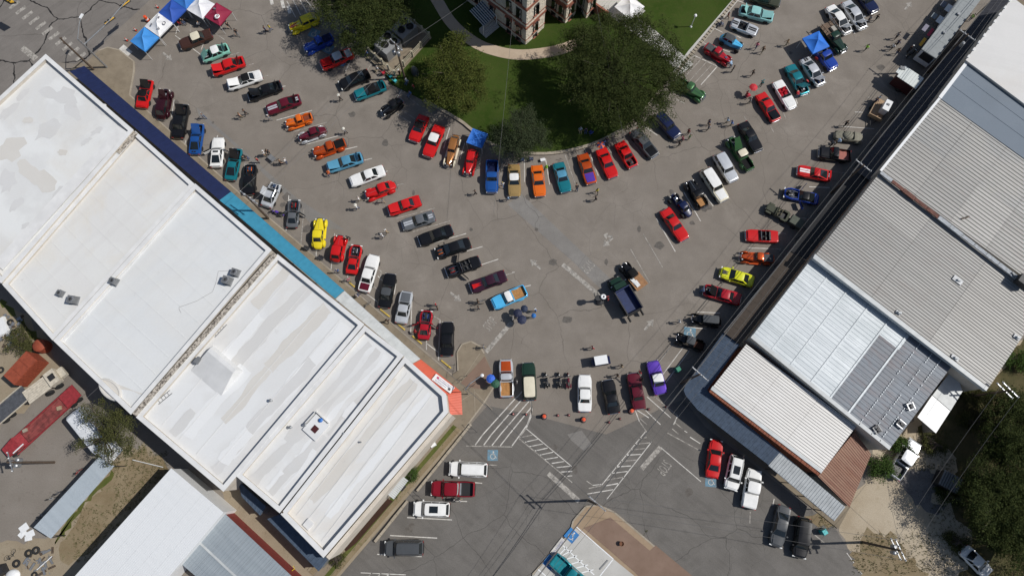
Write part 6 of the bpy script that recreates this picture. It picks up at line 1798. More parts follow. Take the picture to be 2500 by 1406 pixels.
# ---- line closing the street
car('F', 1825, 1222, 1832, 1495, 'pickup', 'silver', 'grey show truck with an orange striped hood and wooden bed', 'GW', hood='dorange', roof='silver', frame=pc('silver'))
car('G', 118, 1252, 130, 1508, 'wagon', 'dgreen', 'dark green two-door wagon with white roof', 'V', roof='cream', L=4.9)
car('G', 530, 1332, 530, 1600, 'sedan', 'white', 'white square sedan in the line closing the street', 'Z')
car('G', 695, 1370, 745, 1612, 'coupe', 'black', 'long black coupe in the line closing the street', '')
car('G', 880, 1320, 932, 1580, 'sedan', 'maroon', 'dark burgundy sedan in the line closing the street', '')
car('G', 1022, 1232, 1088, 1472, 'sedan', 'purple', 'purple sedan with white roof at the awning corner', 'V', roof='white')
# ---- ordinary cars at the bottom
car('J', 1412, 620, 1690, 632, 'suv', 'white', 'white SUV nearest the accessible parking symbol', 'R')
car('J', 1282, 765, 1598, 772, 'crew', 'dred', 'dark red crew-cab pickup with a steel toolbox', 'U', bed=M_BLACK)
car('J', 1152, 912, 1415, 918, 'suv', 'white', 'white SUV with a dark sunroof beside the dark red pickup', 'X')
car('J', 942, 1200, 1222, 1198, 'suv', 'dgrey', 'charcoal SUV with black roof rails at the bottom', 'R')
car('K', 1492, 412, 1458, 685, 'modern', 'red', 'red modern coupe on the faded accessible bay', '')
car('K', 1592, 775, 1642, 528, 'suv', 'white', 'white crossover with a glass roof beside the red modern coupe', 'XR')
car('K', 1768, 628, 1722, 908, 'crew', 'white', 'white pickup with a white bed cover', 'C', bed=pc('white'))
car('L', 52, 1188, 118, 895, 'modern', 'dgrey', 'dark grey sedan glinting beside the black SUV', '')
car('L', 220, 1268, 258, 978, 'suv', 'black', 'black SUV beside the dark grey sedan', '')
car('L', 1072, 412, 898, 692, 'crew', 'silver', 'white and silver pickup parked on the dirt behind the halls', '', bed=M_BLACK, L=5.6)
car('L', 1608, 1392, 1422, 1205, 'modern', 'white', 'white car half under the trees at the lower right', '')
car('K', 520, 1470, 330, 1300, 'pickup', 'teal', 'teal pickup cut by the bottom picture edge', '', bed=matt('teal'), L=5.6)
# ================================================================ OTHER VEHICLES
def at(t, x, y, z=0.0): return q(t, x, y, z)
def two(t, fx, fy, rx, ry, name, lab, cat, h=.6, group='cars at the show'):
    a, b = q(t, fx, fy, h), q(t, rx, ry, h)
    c = (a + b) / 2
    return empty(name, (c.x, c.y, .004), ang(b, a), lab, cat, group), (a - b).length
# dump truck
o, L = two('G', 745, 628, 900, 885, 'dump_truck', 'navy dump truck with an empty blue bed next to the round plaza lamp', 'dump truck', 1.2)
GN, DKM = pc('dgreen'), M_DARKM
loft_body(1.2, [(0, .55), (.1, .75), (.4, .85), (1, .9)], [(0, 1.1), (.06, 1.3), (.4, 1.38), (1, 1.42)], .5, (), (), shoulder=.7).build('hood', GN, o, 40)
o.children[-1].location = (L / 2 - .6, 0, 0)
cb = MB().box((L / 2 - 1.35, 0, 1.6), (.85, 1.9, 1.2), taper=.86); cb.build('cab', GN, o)
MB().box((L / 2 - .93, 0, 1.8), (.1, 1.6, .5), ry=-.2).build('windscreen', M_GLASS, o)
bl = L - 2.1
x0 = -L / 2 + .2
BL = mat('blue truck bed', (.010, .022, .085), .5, var=.3)
MB().box((x0 + bl / 2, 0, 1.15), (bl, 1.9, .08)).build('bed_floor', BL, o)
for s in (-1, 1):
    MB().box((x0 + bl / 2, s * 1.05, 1.55), (bl, .10, .9), rx=s * -.18).build('bed_side', BL, o)
    MB().box((x0 + bl / 2, s * 1.14, 2.0), (bl + .1, .16, .10)).build('bed_rail', M_DARKM, o)
    for k in range(6):
        MB().box((x0 + bl * (k + .5) / 6, s * 1.14, 1.5), (.1, .12, .9)).build('bed_rib', M_DARKM, o)
    MB().box((x0 - .45, s * 1.0, .8), (.8, .12, .7)).build('mudflap', M_BLACK, o)
MB().box((x0 + bl, 0, 1.65), (.1, 2.1, 1.1)).build('bed_front', BL, o)
MB().box((x0 - .02, 0, 1.45), (.1, 2.0, .7), ry=.25).build('tailgate', DKM, o)
for f, y in ((L / 2 - .6, .85), (x0 + .6, .92), (x0 + 1.5, .92)):
    for s in (-1, 1): add_wheel(o, f, s * y, .48, .34)
MB().box((-.2, 0, .7), (L - 1.0, .9, .25)).build('chassis', DKM, o)
for s in (-1, 1):
    MB().dome((L / 2 - .6, s * .85, .55), .6, .25, .4, 12, 4).build('fender', GN, o, 60)
    MB().lathe([(.12, 0), (.1, .06)], (L / 2 - .05, s * .6, 1.0), 12, 'x').build('headlight', M_LAMP, o)
    MB().box((L / 2 - 1.0, s * 1.1, 1.7), (.08, .2, .35)).build('mirror', M_CHROME, o)
bumper(o, L / 2 + .1, 1.0, .6, 1, M_DARKM, .1)
# black flatbed beside it
o, L = two('G', 812, 520, 950, 692, 'flatbed_truck', 'black vintage flatbed with white boards on a wooden deck', 'flatbed truck', .9)
sp = dict(s='tee', f='P', P=pc('black'), roof=matt('black'), bed=M_BLACK)
fendered(o, L, sp)
wd = mat('deck wood', (.30, .15, .06), .6, var=.25)
for k in range(9):
    MB().box((-L / 2 + .95, -.95 + (k + .5) * 1.9 / 9, 1.12), (2.1, 1.9 / 9 - .02, .07)).build('deck_plank', wd, o)
for k, (x, y, w, d, r) in enumerate([(-.9, .45, .9, .5, .05), (-1.3, .35, .9, .55, -.03), (-.55, .5, .6, .5, .1)]):
    bdd = MB().box((0, 0, 0), (w, d, .05)).build('white_board', mat('board white', (.66, .67, .66), .6)); bdd.location = o.matrix_basis @ Vector((x, y, 1.19 + k * .055)); bdd.rotation_euler.z = o.rotation_euler.z + r
    tag(bdd, ['white board at the bottom of the stack on the black flatbed', 'white board in the middle of the stack on the black flatbed', 'white board topmost on the black flatbed'][k], 'board', 'boards on the black flatbed')
# dark green stake truck in the right rows
o, L = two('D', 560, 372, 415, 185, 'flatbed_truck', 'dark green truck with a worn wooden stake bed', 'flatbed truck', .9)
fendered(o, L, dict(s='fat', f='P', P=pc('dgreen'), bed=M_BLACK, w=1.9))
gw = mat('grey wood', (.16, .11, .075), .8, var=.3)
for k in range(9):
    MB().box((-L / 2 + 1.15, -1.0 + (k + .5) * 2.0 / 9, 1.10), (2.5, 2.0 / 9 - .03, .07)).build('deck_plank', gw, o)
for s in (-1, 1):
    for k in range(4):
        MB().box((-L / 2 + .2 + k * .62, s * 1.0, 1.5), (.08, .06, .75)).build('stake', gw, o)
    MB().box((-L / 2 + 1.15, s * 1.0, 1.75), (2.5, .05, .12)).build('stake_rail', gw, o)
cr = MB().box((0, 0, .18), (.8, .6, .36)).build('crate', mat('crate grey', (.34, .32, .28), .7)); cr.location = o.matrix_basis @ Vector((-1.2, .4, 1.14)); cr.rotation_euler.z = o.rotation_euler.z
tag(cr, 'pale crate on the stake bed of the dark green truck', 'crate')
# military vehicles
def jeep(t, fx, fy, rx, ry, col, lab, soft=None, L=None):
    o, Lm = two(t, fx, fy, rx, ry, 'military_jeep', lab, 'jeep', .7)
    L = L or Lm
    m = mat('army paint', C[col], .8, var=.2)
    loft_body(L, [(0, .42), (.03, .48), (.38, .56), (.40, .72), (1, .72)], [(0, .85), (.03, .92), (.4, .98), (.42, .85), (1, .82)], .4, [(.46, .9, .35, .82, 1)], (), crown=.02).build('body', [m, M_BLACK], o, 35)
    X = lambda f: L / 2 - f * L
    for s in (-1, 1):
        for f in (.16, .82):
            add_wheel(o, X(f), s * .68, .37, .2)
            MB().box((X(f), s * .68, .80), (.85, .30, .06), taper=.9).build('fender', m, o)
        MB().lathe([(.1, 0), (.08, .05)], (L / 2 - .02, s * .33, .75), 12, 'x').build('headlight', M_LAMP, o)
        MB().box((X(.56), s * .3, .85), (.4, .42, .14)).box((X(.63), s * .3, 1.05), (.1, .42, .4), ry=-.2).build('seat', mat('canvas', (.12, .11, .07), .9), o)
    MB().tube([(X(.44), -.62, .9), (X(.46), -.6, 1.4), (X(.46), .6, 1.4), (X(.44), .62, .9)], .03, 6).build('windscreen_frame', m, o)
    MB().box((X(.45), 0, 1.18), (.03, 1.1, .36)).build('windscreen', M_GLASS, o)
    MB().torus((X(.50), .3, 1.05), .18, .02, 14, 5, 'x').build('steering_wheel', M_BLACK, o)
    if soft:
        MB().box((X(.22), 0, 1.02), (L * .3, .9, .05)).build('hood', m, o)
    add_wheel(o, -L / 2 - .12, 0, .36, .18)
    return o
o, L = two('D', 695, 1010, 485, 985, 'military_car', 'tan bucket-seat military car with rounded tail', 'military car', .8)
m = mat('desert paint', (.20, .19, .145), .7, var=.15)
loft_body(L, [(0, .35), (.05, .52), (.2, .72), (.5, .78), (.8, .72), (.95, .5), (1, .3)], [(0, .7), (.06, .95), (.3, 1.05), (.34, 1.0), (.7, 1.0), (.95, .8), (1, .6)], .4, [(.38, .70, .4, .80, 1)], (), crown=.06).build('body', [m, M_BLACK], o, 40)
for s in (-1, 1):
    for f in (.15, .82):
        add_wheel(o, L / 2 - f * L, s * .72, .36, .18)
        MB().dome((L / 2 - f * L, s * .72, .42), .55, .2, .38, 12, 4).build('fender', m, o, 60)
    MB().lathe([(.1, 0), (.08, .05)], (L / 2 - .25, s * .5, .9), 12, 'x').build('headlight', M_LAMP, o)
MB().box((L / 2 - L * .36, 0, 1.25), (.04, 1.2, .4), ry=-.2).build('windscreen', M_GLASS, o)
MB().dome((-L * .02, 0, 1.0), .9, .72, .42, 14, 5).build('soft_top', m, o, 60)
jeep('H', -25, 95, 165, 195, 'mil', 'dark olive jeep towing a covered trailer', L=3.4)
tr = empty('cargo_trailer', (*G(1938, 548).xy, 0), R(-35), 'small olive trailer with a canvas cover behind the dark olive jeep', 'trailer')
cv = mat('grey green canvas', (.085, .095, .075), .9, var=.2)
MB().box((0, 0, .75), (1.9, 1.3, .6)).build('body', mat('army paint', C['mil'], .8, var=.2), tr)
MB().box((0, 0, 1.12), (1.96, 1.36, .16), taper=.92).build('canvas_cover', cv, tr)
for s in (-1, 1): add_wheel(tr, 0, s * .68, .36, .18)
MB().tube([(.95, .3, .5), (1.7, 0, .5)], .04, 6).tube([(.95, -.3, .5), (1.7, 0, .5)], .04, 6).build('drawbar', M_DARKM, tr)
# golf cart
o, L = two('G', 590, 1238, 710, 1218, 'golf_cart', 'small dark blue golf cart with a white roof', 'golf cart', 1.0)
nb_ = pc('navy')
loft_body(2.5, [(0, .4), (.06, .55), (.5, .6), (1, .55)], [(0, .5), (.1, .72), (.3, .78), (.34, .45), (.55, .45), (.6, .8), (1, .78)], .25, (), (), crown=.02).build('body', nb_, o, 35)
MB().box((.1, 0, 1.80), (1.75, 1.2, .08), taper=.96).build('roof', M_WHITEM, o)
for x in (-.7, .8):
    for s in (-1, 1):
        MB().tube([(x, s * .5, .7), (x, s * .52, 1.78)], .025, 6).build('post', M_DARKM, o)
        add_wheel(o, x * 1.05, s * .5, .22, .17)
MB().box((-.05, 0, .72), (.5, 1.05, .16)).box((-.32, 0, .98), (.12, 1.05, .4)).build('seat', M_BLACK, o)
# motorcycles
def motorcycle(x, y, rz, lab, col, bags=True):
    o = empty('motorcycle', (*G(x, y, .4).xy, 0), rz, lab, 'motorcycle', 'motorcycles in the street')
    o.rotation_euler.x = .12
    m = pc(col)
    for fx in (.78, -.74):
        w = MB().torus((fx, 0, .32), .25, .075, 18, 8, 'y').build('wheel', M_TYRE, o, 60)
        MB().lathe([(.19, -.03), (.19, .03)], (fx, 0, .32), 14, 'y').build('rim', M_RIM, w)
    MB().dome((.78, 0, .42), .33, .09, .26, 10, 4).build('front_fender', m, o, 60)
    MB().dome((-.74, 0, .42), .38, .12, .28, 10, 4).build('rear_fender', m, o, 60)
    loft_body(.62, [(0, .10), (.2, .17), (.7, .15), (1, .07)], [(0, .78), (.3, .88), (1, .80)], .62, (), (), crown=.03).build('tank', m, o, 60)
    o.children[-1].location.x = .18
    MB().box((-.32, 0, .76), (.62, .32, .12), taper=.8).box((-.66, 0, .88), (.12, .30, .3)).build('seat', M_BLACK, o)
    e = MB().box((.08, 0, .42), (.5, .3, .34)); e.box((.16, 0, .62), (.13, .28, .28), ry=.4).box((0, 0, .62), (.13, .28, .28), ry=-.4); e.build('engine', M_CHROME, o)
    for s in (-1, 1):
        MB().tube([(.78, s * .09, .32), (.52, s * .1, .95)], .03, 6).build('fork', M_CHROME, o)
        MB().tube([(.1, s * .2, .35), (-.9, s * .22, .30)], .045, 6).build('exhaust', M_CHROME, o)
        if bags: MB().box((-.70, s * .26, .58), (.5, .2, .3), taper=.9).build('pannier', m, o)
    MB().tube([(.36, -.42, 1.0), (.5, -.2, 1.02), (.5, .2, 1.02), (.36, .42, 1.0)], .022, 6).build('handlebar', M_CHROME, o)
    MB().lathe([(.10, 0), (.09, .08)], (.60, 0, .88), 12, 'x').build('headlight', M_LAMP, o)
    MB().box((.52, 0, 1.15), (.03, .42, .32), ry=-.4).build('windshield', M_GLASS, o)
motorcycle(1333, 928, R(98), 'black motorcycle nearest the dark green wagon', 'black')
motorcycle(1364, 928, R(95), 'middle black motorcycle of the three in the street', 'black')
motorcycle(1386, 929, R(92), 'black and maroon motorcycle nearest the white square sedan', 'maroon')
motorcycle(2224, 131, R(40), 'chrome motorcycle in the shade of the food trailer', 'black', False)
motorcycle(677, 521, R(160), 'purple scooter parked against the shop kerb', 'purple', False)
# trailers on the right
ft = empty('food_trailer', (*((q('D', 1180, 390, 3) + q('D', 1520, -60, 3)) / 2).xy, 0), ang(q('D', 1170, 380), q('D', 1480, -30)), 'long grey-roofed food trailer parked by the shingled awning', 'food trailer')
A, B = q('D', 1170, 380, 3.1), q('D', 1520, -80, 3.1)
TL = (B - A).length
MB().box((0, 0, 1.75), (TL, 2.3, 2.3)).build('body', M_WHITEM, ft)
MB().box((0, 0, 2.98), (TL + .1, 2.5, .16)).build('roof', mat('trailer roof', (.24, .26, .265), .6, var=.1), ft)
for k in range(5):
    MB().box((-TL / 2 + (k + .5) * TL / 5, 0, 3.065), (TL / 5 - .05, 2.44, .02)).build('roof_panel', mat('trailer roof', (.24, .26, .265), .6, var=.1), ft)
for x in (-2.6, 1.5):
    MB().box((x, .1, 3.2), (.45, .35, .28)).build('roof_vent', M_STEEL, ft)
for x in (-.5, .5):
    for s in (-1, 1): add_wheel(ft, x, s * 1.05, .36, .22)
for k in range(4):
    MB().box((-TL / 2 + 1.0 + k * 1.4, 1.25, 1.5), (1.1, .06, .9)).build('serving_window', M_GLASS, ft)
MB().box((-TL / 2 + .1, -.1, 2.2), (.3, 1.8, 1.4)).build('tail_door', M_DARKM, ft)
def table(t, x, y, w, d, col, lab, h=.78, rz=None, things=True):
    p = q(t, x, y, h)
    o = empty('folding_table', (p.x, p.y, 0), ft.rotation_euler.z if rz is None else rz, lab, 'table', 'tables along the food trailer')
    MB().box((0, 0, h), (w, d, .05)).build('tabletop', mat('table top', col, .6, var=.08), o)
    for sx in (-1, 1):
        for sy in (-1, 1): MB().tube([(sx * w * .45, sy * d * .4, 0), (sx * w * .45, sy * d * .4, h - .03)], .025, 6).build('leg', M_GREYM, o)
for (x, y, w, d, c, l) in [(1318, 60, 1.35, .75, (.7, .7, .7), 'white table, third along the food trailer'), (1255, 145, 1.35, .75, (.68, .7, .71), 'white table, second along the food trailer'), (1395, -15, 1.2, .7, (.7, .7, .7), 'white table at the top picture edge by the food trailer'),
                        (1283, 32, 1.1, .7, (.11, .12, .15), 'dark patterned table beside the third white one'), (1215, 118, 1.0, .7, (.16, .19, .21), 'grey table beside the second white one'), (1150, 205, 1.3, .6, (.19, .18, .23), 'patterned table beside the red counter'),
                        (1187, 238, 1.5, .42, (.42, .02, .06), 'narrow red counter along the food trailer'), (1130, 308, 1.6, .42, (.62, .34, .02), 'narrow yellow counter at the food trailer end')]:
    table('D', x, y, w, d, c, l, 2.0 if 'counter' in l else .8)
wt_ = empty('snack_trailer', (*q('D', 1035, 565, 2.6).xy, 0), ang(q('D', 975, 520), q('D', 1095, 600)), 'small white snack trailer with a ribbed roof', 'trailer')
MB().box((0, 0, 1.5), (3.1, 2.0, 2.1)).build('body', mat('shaded red body', (.045, .006, .008), .6), wt_)  # shade is put into the red, darkening the whole body
for k in range(8):
    MB().box((-1.5 + (k + .5) * 3.2 / 8, 0, 2.62), (.38, 2.25, .09)).build('roof_panel', mat('pale roof', (.60, .64, .62), .6, var=.06), wt_)
MB().box((-1.75, .0, 2.60), (.5, 1.2, .08)).build('awning_flap', mat('pale roof', (.60, .64, .62), .6, var=.06), wt_)
MB().box((-1.6, .5, 2.75), (.7, .5, .15), .5).build('roof_vent', M_GREYM, wt_)
for s in (-1, 1): add_wheel(wt_, 0, s * .95, .34, .2)
ut = empty('utility_trailer', (*q('D', 810, 800, .7).xy, 0), ang(q('D', 770, 870), q('D', 850, 720)), 'wooden-decked utility trailer carrying a white freezer', 'trailer')
for k in range(9):
    MB().box((0, -1.0 + (k + .5) * 2.0 / 9, .62), (3.4, 2.0 / 9 - .02, .07)).build('deck_plank', mat('deck wood', (.36, .24, .14), .7, var=.2), ut)
for s in (-1, 1):
    add_wheel(ut, 0, s * 1.1, .34, .2)
    MB().box((0, s * 1.0, .75), (3.4, .06, .2)).build('side_rail', M_DARKM, ut)
MB().tube([(-1.7, .5, .5), (-2.9, 0, .5)], .05, 6).tube([(-1.7, -.5, .5), (-2.9, 0, .5)], .05, 6).build('drawbar', M_DARKM, ut)
MB().box((-1.75, 0, 1.0), (.1, 2.0, .7)).build('ramp_gate', mat('deck wood', (.36, .24, .14), .7, var=.2), ut)
fz = empty('chest_freezer', (*q('D', 875, 770, 1.9).xy, .66), ut.rotation_euler.z, 'white freezer standing on the utility trailer', 'freezer')
MB().box((0, 0, .6), (1.75, .9, 1.2)).build('body', M_WHITEM, fz)
MB().box((0, 0, 1.23), (1.8, .95, .07)).build('lid', M_WHITEM, fz)
MB().box((.1, .0, 1.32), (.25, .4, .12)).build('handle', M_GREYM, fz)

# ================================================================ CANOPIES, UMBRELLAS, CHAIRS
def canopy(t, cx, cy, size, rz, col, lab, h=2.15, peak=.75, marks=None, legs=True, size2=None):
    p = q(t, cx, cy, h + .2)
    o = empty('pop_up_canopy', (p.x, p.y, 0), rz, lab, 'canopy', 'pop-up canopies')
    s, s2 = size / 2, (size2 or size) / 2
    m = mat('canopy cloth', col, .75, var=.08, scale=1.5)
    n = 6
    top = MB()
    for k, (a, b) in enumerate([((-s, -s2), (s, -s2)), ((s, -s2), (s, s2)), ((s, s2), (-s, s2)), ((-s, s2), (-s, -s2))]):
        vs = []
        for i in range(n + 1):
            v = i / n
            for j in range(n + 1):
                u = j / n
                x, y = lerp(a[0], b[0], u), lerp(a[1], b[1], u)
                sag = -.22 * math.sin(math.pi * v) * (.35 + .65 * math.sin(math.pi * u)) * .9 - .05 * math.sin(math.pi * u) * (1 - v)
                vs.append((x * (1 - v), y * (1 - v), h + peak * v + sag))
        top.add(vs, [(i * (n + 1) + j, i * (n + 1) + j + 1, (i + 1) * (n + 1) + j + 1, (i + 1) * (n + 1) + j) for i in range(n) for j in range(n)])
    top.build('canopy_top', m, o, 25)
    vl = MB()
    for a, b in [((-s, -s2), (s, -s2)), ((s, -s2), (s, s2)), ((s, s2), (-s, s2)), ((-s, s2), (-s, -s2))]:
        vl.add([(a[0], a[1], h), (b[0], b[1], h), (b[0], b[1], h - .22), (a[0], a[1], h - .22)], [(0, 1, 2, 3)])
    vl.build('valance', m, o)
    if legs:
        for sx in (-1, 1):
            for sy in (-1, 1):
                MB().tube([(sx * s * .97, sy * s2 * .97, 0), (sx * s * .97, sy * s2 * .97, h)], .028, 6).build('leg', M_WHITEM, o)
    for (x, y, kind) in (marks or []):
        z = h + peak * (1 - max(abs(x) / s, abs(y) / s2)) - .02
        mb = MB()
        if kind == 'ring': mb.torus((x, y, z), .24, .055, 14, 4)
        elif kind == 'ring2': mb.torus((x, y, z), .30, .10, 14, 4).box((x, y, z + .02), (.1, .3, .05), .5)
        elif kind == 'vee': mb.box((x - .1, y, z), (.1, .42, .04), .4).box((x + .1, y, z), (.1, .42, .04), -.4)
        else: mb.box((x, y, z), (.42, .22, .04), .2)
        mb.build('emblem', M_WHITEM if kind == 'ring2' else mat('print grey', (.16, .16, .18), .8), o)
    return o
AC = ang(q('A', 1050, 375), q('A', 1345, 75))
canopy('A', 1050, 282, 3.0, AC, (.045, .25, .62), 'light blue canopy, first in the line of canopies')
canopy('A', 1155, 175, 3.0, AC, (.72, .72, .72), 'white canopy with grey sport emblems in the line of canopies', marks=[(.55, -.75, 'ring'), (-.6, -.75, 'vee'), (.75, .55, 'bar'), (-.75, .6, 'bar')])
canopy('A', 1252, 78, 3.0, AC, (.018, .075, .36), 'dark blue canopy between the white ones')
canopy('A', 1352, -25, 3.0, AC, (.03, .16, .48), 'medium blue canopy at the top picture edge')
AC2 = ang(q('A', 1365, 60), q('A', 1485, 130))
canopy('A', 1462, 45, 3.0, AC2, (.72, .72, .74), 'plain white canopy beside the maroon one')
canopy('A', 1588, 98, 2.9, AC2, (.26, .012, .045), 'maroon canopy with a white emblem', marks=[(.5, -.55, 'ring2'), (-.75, .35, 'bar')])
canopy('D', 355, 305, 2.9, ang(q('D', 340, 375), q('D', 440, 330)), (.02, .16, .60), 'bright blue canopy over the royal blue pickup', h=2.3)
canopy('C', 860, 45, 3.2, ang(q('C', 760, 60), q('C', 870, 150)), (.74, .74, .74), 'white canopy on the courthouse steps path', h=2.4)
ts = canopy('B', 1615, 1005, 2.4, ang(q('B', 1535, 1035), q('B', 1645, 1075)), (.02, .14, .52), 'tilted blue sunshade beside the small grey-green tree', h=1.9, peak=.12)
ts.rotation_euler.x = 0.0
def umbrella(x, y, col, lab, r=.55, h=1.95, c2=None):
    p = G(x, y, h)
    o = empty('umbrella', (p.x, p.y, 0), rnd.uniform(0, 3), lab, 'umbrella', 'umbrellas at the show')
    mb = MB()
    n = 8
    vs = [(0, 0, h + .18)] + [(r * .55 * math.cos(2 * math.pi * i / n), r * .55 * math.sin(2 * math.pi * i / n), h + .10) for i in range(n)] + [(r * math.cos(2 * math.pi * i / n), r * math.sin(2 * math.pi * i / n), h - .06) for i in range(n)]
    fs = [(0, 1 + i, 1 + (i + 1) % n) for i in range(n)] + [(1 + i, 1 + n + i, 1 + n + (i + 1) % n, 1 + (i + 1) % n) for i in range(n)]
    ms = [0 if not c2 else i % 2 for i in range(n)] * 2
    mb.add(vs, fs, ms)
    mb.build('umbrella_cover', [mat('umbrella cloth', col, .7), mat('umbrella cloth', c2 or col, .7)], o)
    MB().tube([(0, 0, .05), (0, 0, h + .24)], .015, 6).build('shaft', M_DARKM, o)
    MB().tube([(0, 0, .05), (.04, 0, 0), (.1, 0, .02), (.1, 0, .08)], .018, 6).build('handle', M_BLACK, o)
umbrella(1198, 924, (.03, .12, .55), 'blue umbrella at the brick corner pavement', .60)
umbrella(1209, 936, (.02, .09, .05), 'dark green umbrella beside the grey show truck', .60)
umbrella(1264, 764, (.012, .016, .045), 'navy umbrella nearest the sky blue pickup', .62)
umbrella(1274, 780, (.014, .02, .055), 'navy umbrella over the stop bar group', .66)
umbrella(1280, 753, (.014, .024, .055), 'small navy umbrella farther from the group', .5)
umbrella(1840, 213, (.50, .02, .03), 'red umbrella among the right-hand rows', .62)
umbrella(1467, 354, (.60, .10, .02), 'orange and navy umbrella at the curved kerb', .60, c2=(.02, .04, .16))
umbrella(1303, 770, (.02, .14, .42), 'bright blue umbrella beside the navy group', .34)
def chair(x, y, rz, col, lab, h0=.0):
    p = G(x, y, .45)
    o = empty('folding_chair', (p.x, p.y, h0), rz, lab, 'chair', 'folding chairs')
    m = mat('chair cloth', col, .8)
    MB().box((0, 0, .42), (.5, .52, .05)).build('seat', m, o)
    MB().box((-.26, 0, .72), (.06, .52, .55), ry=-.2).build('backrest', m, o)
    for s in (-1, 1):
        MB().tube([(.24, s * .26, 0), (-.22, s * .26, .6)], .016, 5).build('leg', M_GREYM, o)
        MB().tube([(-.28, s * .26, 0), (.22, s * .26, .6)], .016, 5).build('leg', M_GREYM, o)
        MB().box((0, s * .28, .62), (.45, .06, .03)).build('armrest', M_BLACK, o)
for (x, y, r, c, l) in [(954, 187, .8, (.03, .36, .42), 'turquoise folding chair nearest the black modern sedan'), (965, 198, .8, (.05, .45, .48), 'turquoise folding chair nearest the chiller pole'), (937, 178, .6, (.45, .02, .04), 'red folding chair by the chiller fence'),
                     (750, 607, -.4, (.02, .02, .022), 'black folding chair on the pavement behind the yellow coupe'), (785, 630, -.4, (.02, .02, .025), 'black folding chair on the pavement behind the red 1930s sedan'), (840, 92, .5, (.06, .05, .18), 'dark purple folding chair under the broad tree'), (893, 126, .6, (.04, .06, .20), 'blue folding chair at the fence corner'),
                     (1442, 325, 2.2, (.03, .06, .3), 'blue folding chair beside the seated pair on the lawn'), (1757, 60, 2.5, (.14, .15, .20), 'grey folding chair on the lawn border near the silver roadster'), (440, 55, .5, (.4, .02, .03), 'red folding chair by the canopies'), (455, 48, 1.5, (.03, .03, .03), 'black folding chair by the canopies'),
                     (484, 58, 2.2, (.05, .06, .10), 'dark folding chair under the plain white canopy'), (1297, 388, 1.6, (.1, .12, .2), 'grey-blue folding chair under the small grey-green tree'), (1275, 390, 1.6, (.05, .08, .2), 'navy folding chair under the small grey-green tree'), (2201, 219, .6, (.45, .02, .03), 'red chair beside the snack trailer'), (1994, 143, .8, (.3, .02, .03), 'dark red chair under the bright blue canopy')]:
    chair(x, y, r, c, l, .22 if 'lawn' in l and 'border' not in l else 0)
ck = empty('cooler', (*G(1325, 391, .3).xy, 0), .2, 'white cooler at the curved lawn kerb', 'cooler'); MB().box((0, 0, .2), (.62, .4, .4)).build('box', M_WHITEM, ck); MB().box((0, 0, .42), (.66, .44, .06)).build('lid', M_WHITEM, ck)
cv_ = MB().dome((0, 0, 0), .55, .85, 1.2, 14, 6).build('covered_grill', mat('dark tarpaulin', (.05, .06, .065), .45, var=.3), None, 50); cv_.location = (*G(1012, 172, .8).xy, .25); cv_.rotation_euler.z = .5
tag(cv_, 'object under a dark tarpaulin beside the chiller pole', 'covered grill')
wg = empty('folding_table', (*G(663, 386, .7).xy, 0), -.7, 'grey wagon table among the group behind the row', 'table')
MB().box((0, 0, .7), (1.1, .7, .06)).build('tabletop', M_GREYM, wg)
for sx in (-1, 1):
    for sy in (-1, 1): MB().tube([(sx * .5, sy * .3, 0), (sx * .5, sy * .3, .68)], .03, 6).build('leg', M_DARKM, wg)

# ---------------------------------------------------------------- cones, drums, bins, racks
def cone(x, y, lab, s=1.0):
    o = empty('traffic_cone', (*G(x, y, .15).xy, .005), 0, lab, 'traffic cone', 'traffic cones')
    MB().box((0, 0, .02), (.36 * s, .36 * s, .04)).build('base', M_BLACK, o)
    MB().lathe([(.14 * s, .04), (.03 * s, .70 * s)], n=12).build('body', mat('cone orange', (.62, .06, .03), .6), o)
    MB().lathe([(.098 * s, .34 * s), (.070 * s, .50 * s)], n=12).build('reflective_band', M_WHITEM, o)
def drum(x, y, lab):
    o = empty('traffic_drum', (*G(x, y, .5).xy, .005), 0, lab, 'traffic drum', 'traffic drums')
    MB().lathe([(.42, 0), (.42, .08), (.32, .10)], n=18).build('rubber_base', M_BLACK, o)
    om = mat('drum orange', (.70, .085, .02), .5)
    for k in range(4):
        MB().lathe([(.29 - .02 * k, .1 + .23 * k), (.28 - .02 * k, .31 + .23 * k)], n=18).build('band', om if k % 2 == 0 or k == 3 else M_WHITEM, o)
    MB().lathe([(.235, 1.0), (.2, 1.03), (.05, 1.04)], n=18).build('cap', om, o)
    MB().box((0, 0, 1.06), (.2, .05, .06), .6).build('handle', om, o)
for (x, y, l) in [(103, 225, 'orange cone nearest the hatched corner'), (335, 232, 'orange cone just right of the first street drum'), (415, 230, 'orange cone between the first two street drums'), (710, 282, 'orange cone lowest in the street line'), (790, 257, 'orange cone left of the drum by the burgundy sedan'), (1000, 187, 'orange cone behind the purple sedan'), (1130, 170, 'orange cone beside the awning hatching'), (8, 222, 'orange cone in the hatching behind the grey show truck')]:
    p = (1250 + x / 2.992, 936 + y / 2.992); cone(p[0], p[1], l)
for (x, y, l) in [(1150, 55, 'orange cone by the dark blue canopy'), (990, 222, 'orange cone by the white emblem canopy'), (925, 295, 'orange cone by the light blue canopy')]:
    cone(x / 2.992, y / 2.992, l)
for (x, y, l) in [(235, 240, 'orange drum on a wide base, first in the street line'), (523, 263, 'orange drum behind the white square sedan'), (873, 200, 'orange drum behind the burgundy sedan')]:
    drum(1250 + x / 2.992, 936 + y / 2.992, l)
drum(357, 46, 'striped orange drum beside the canopies')
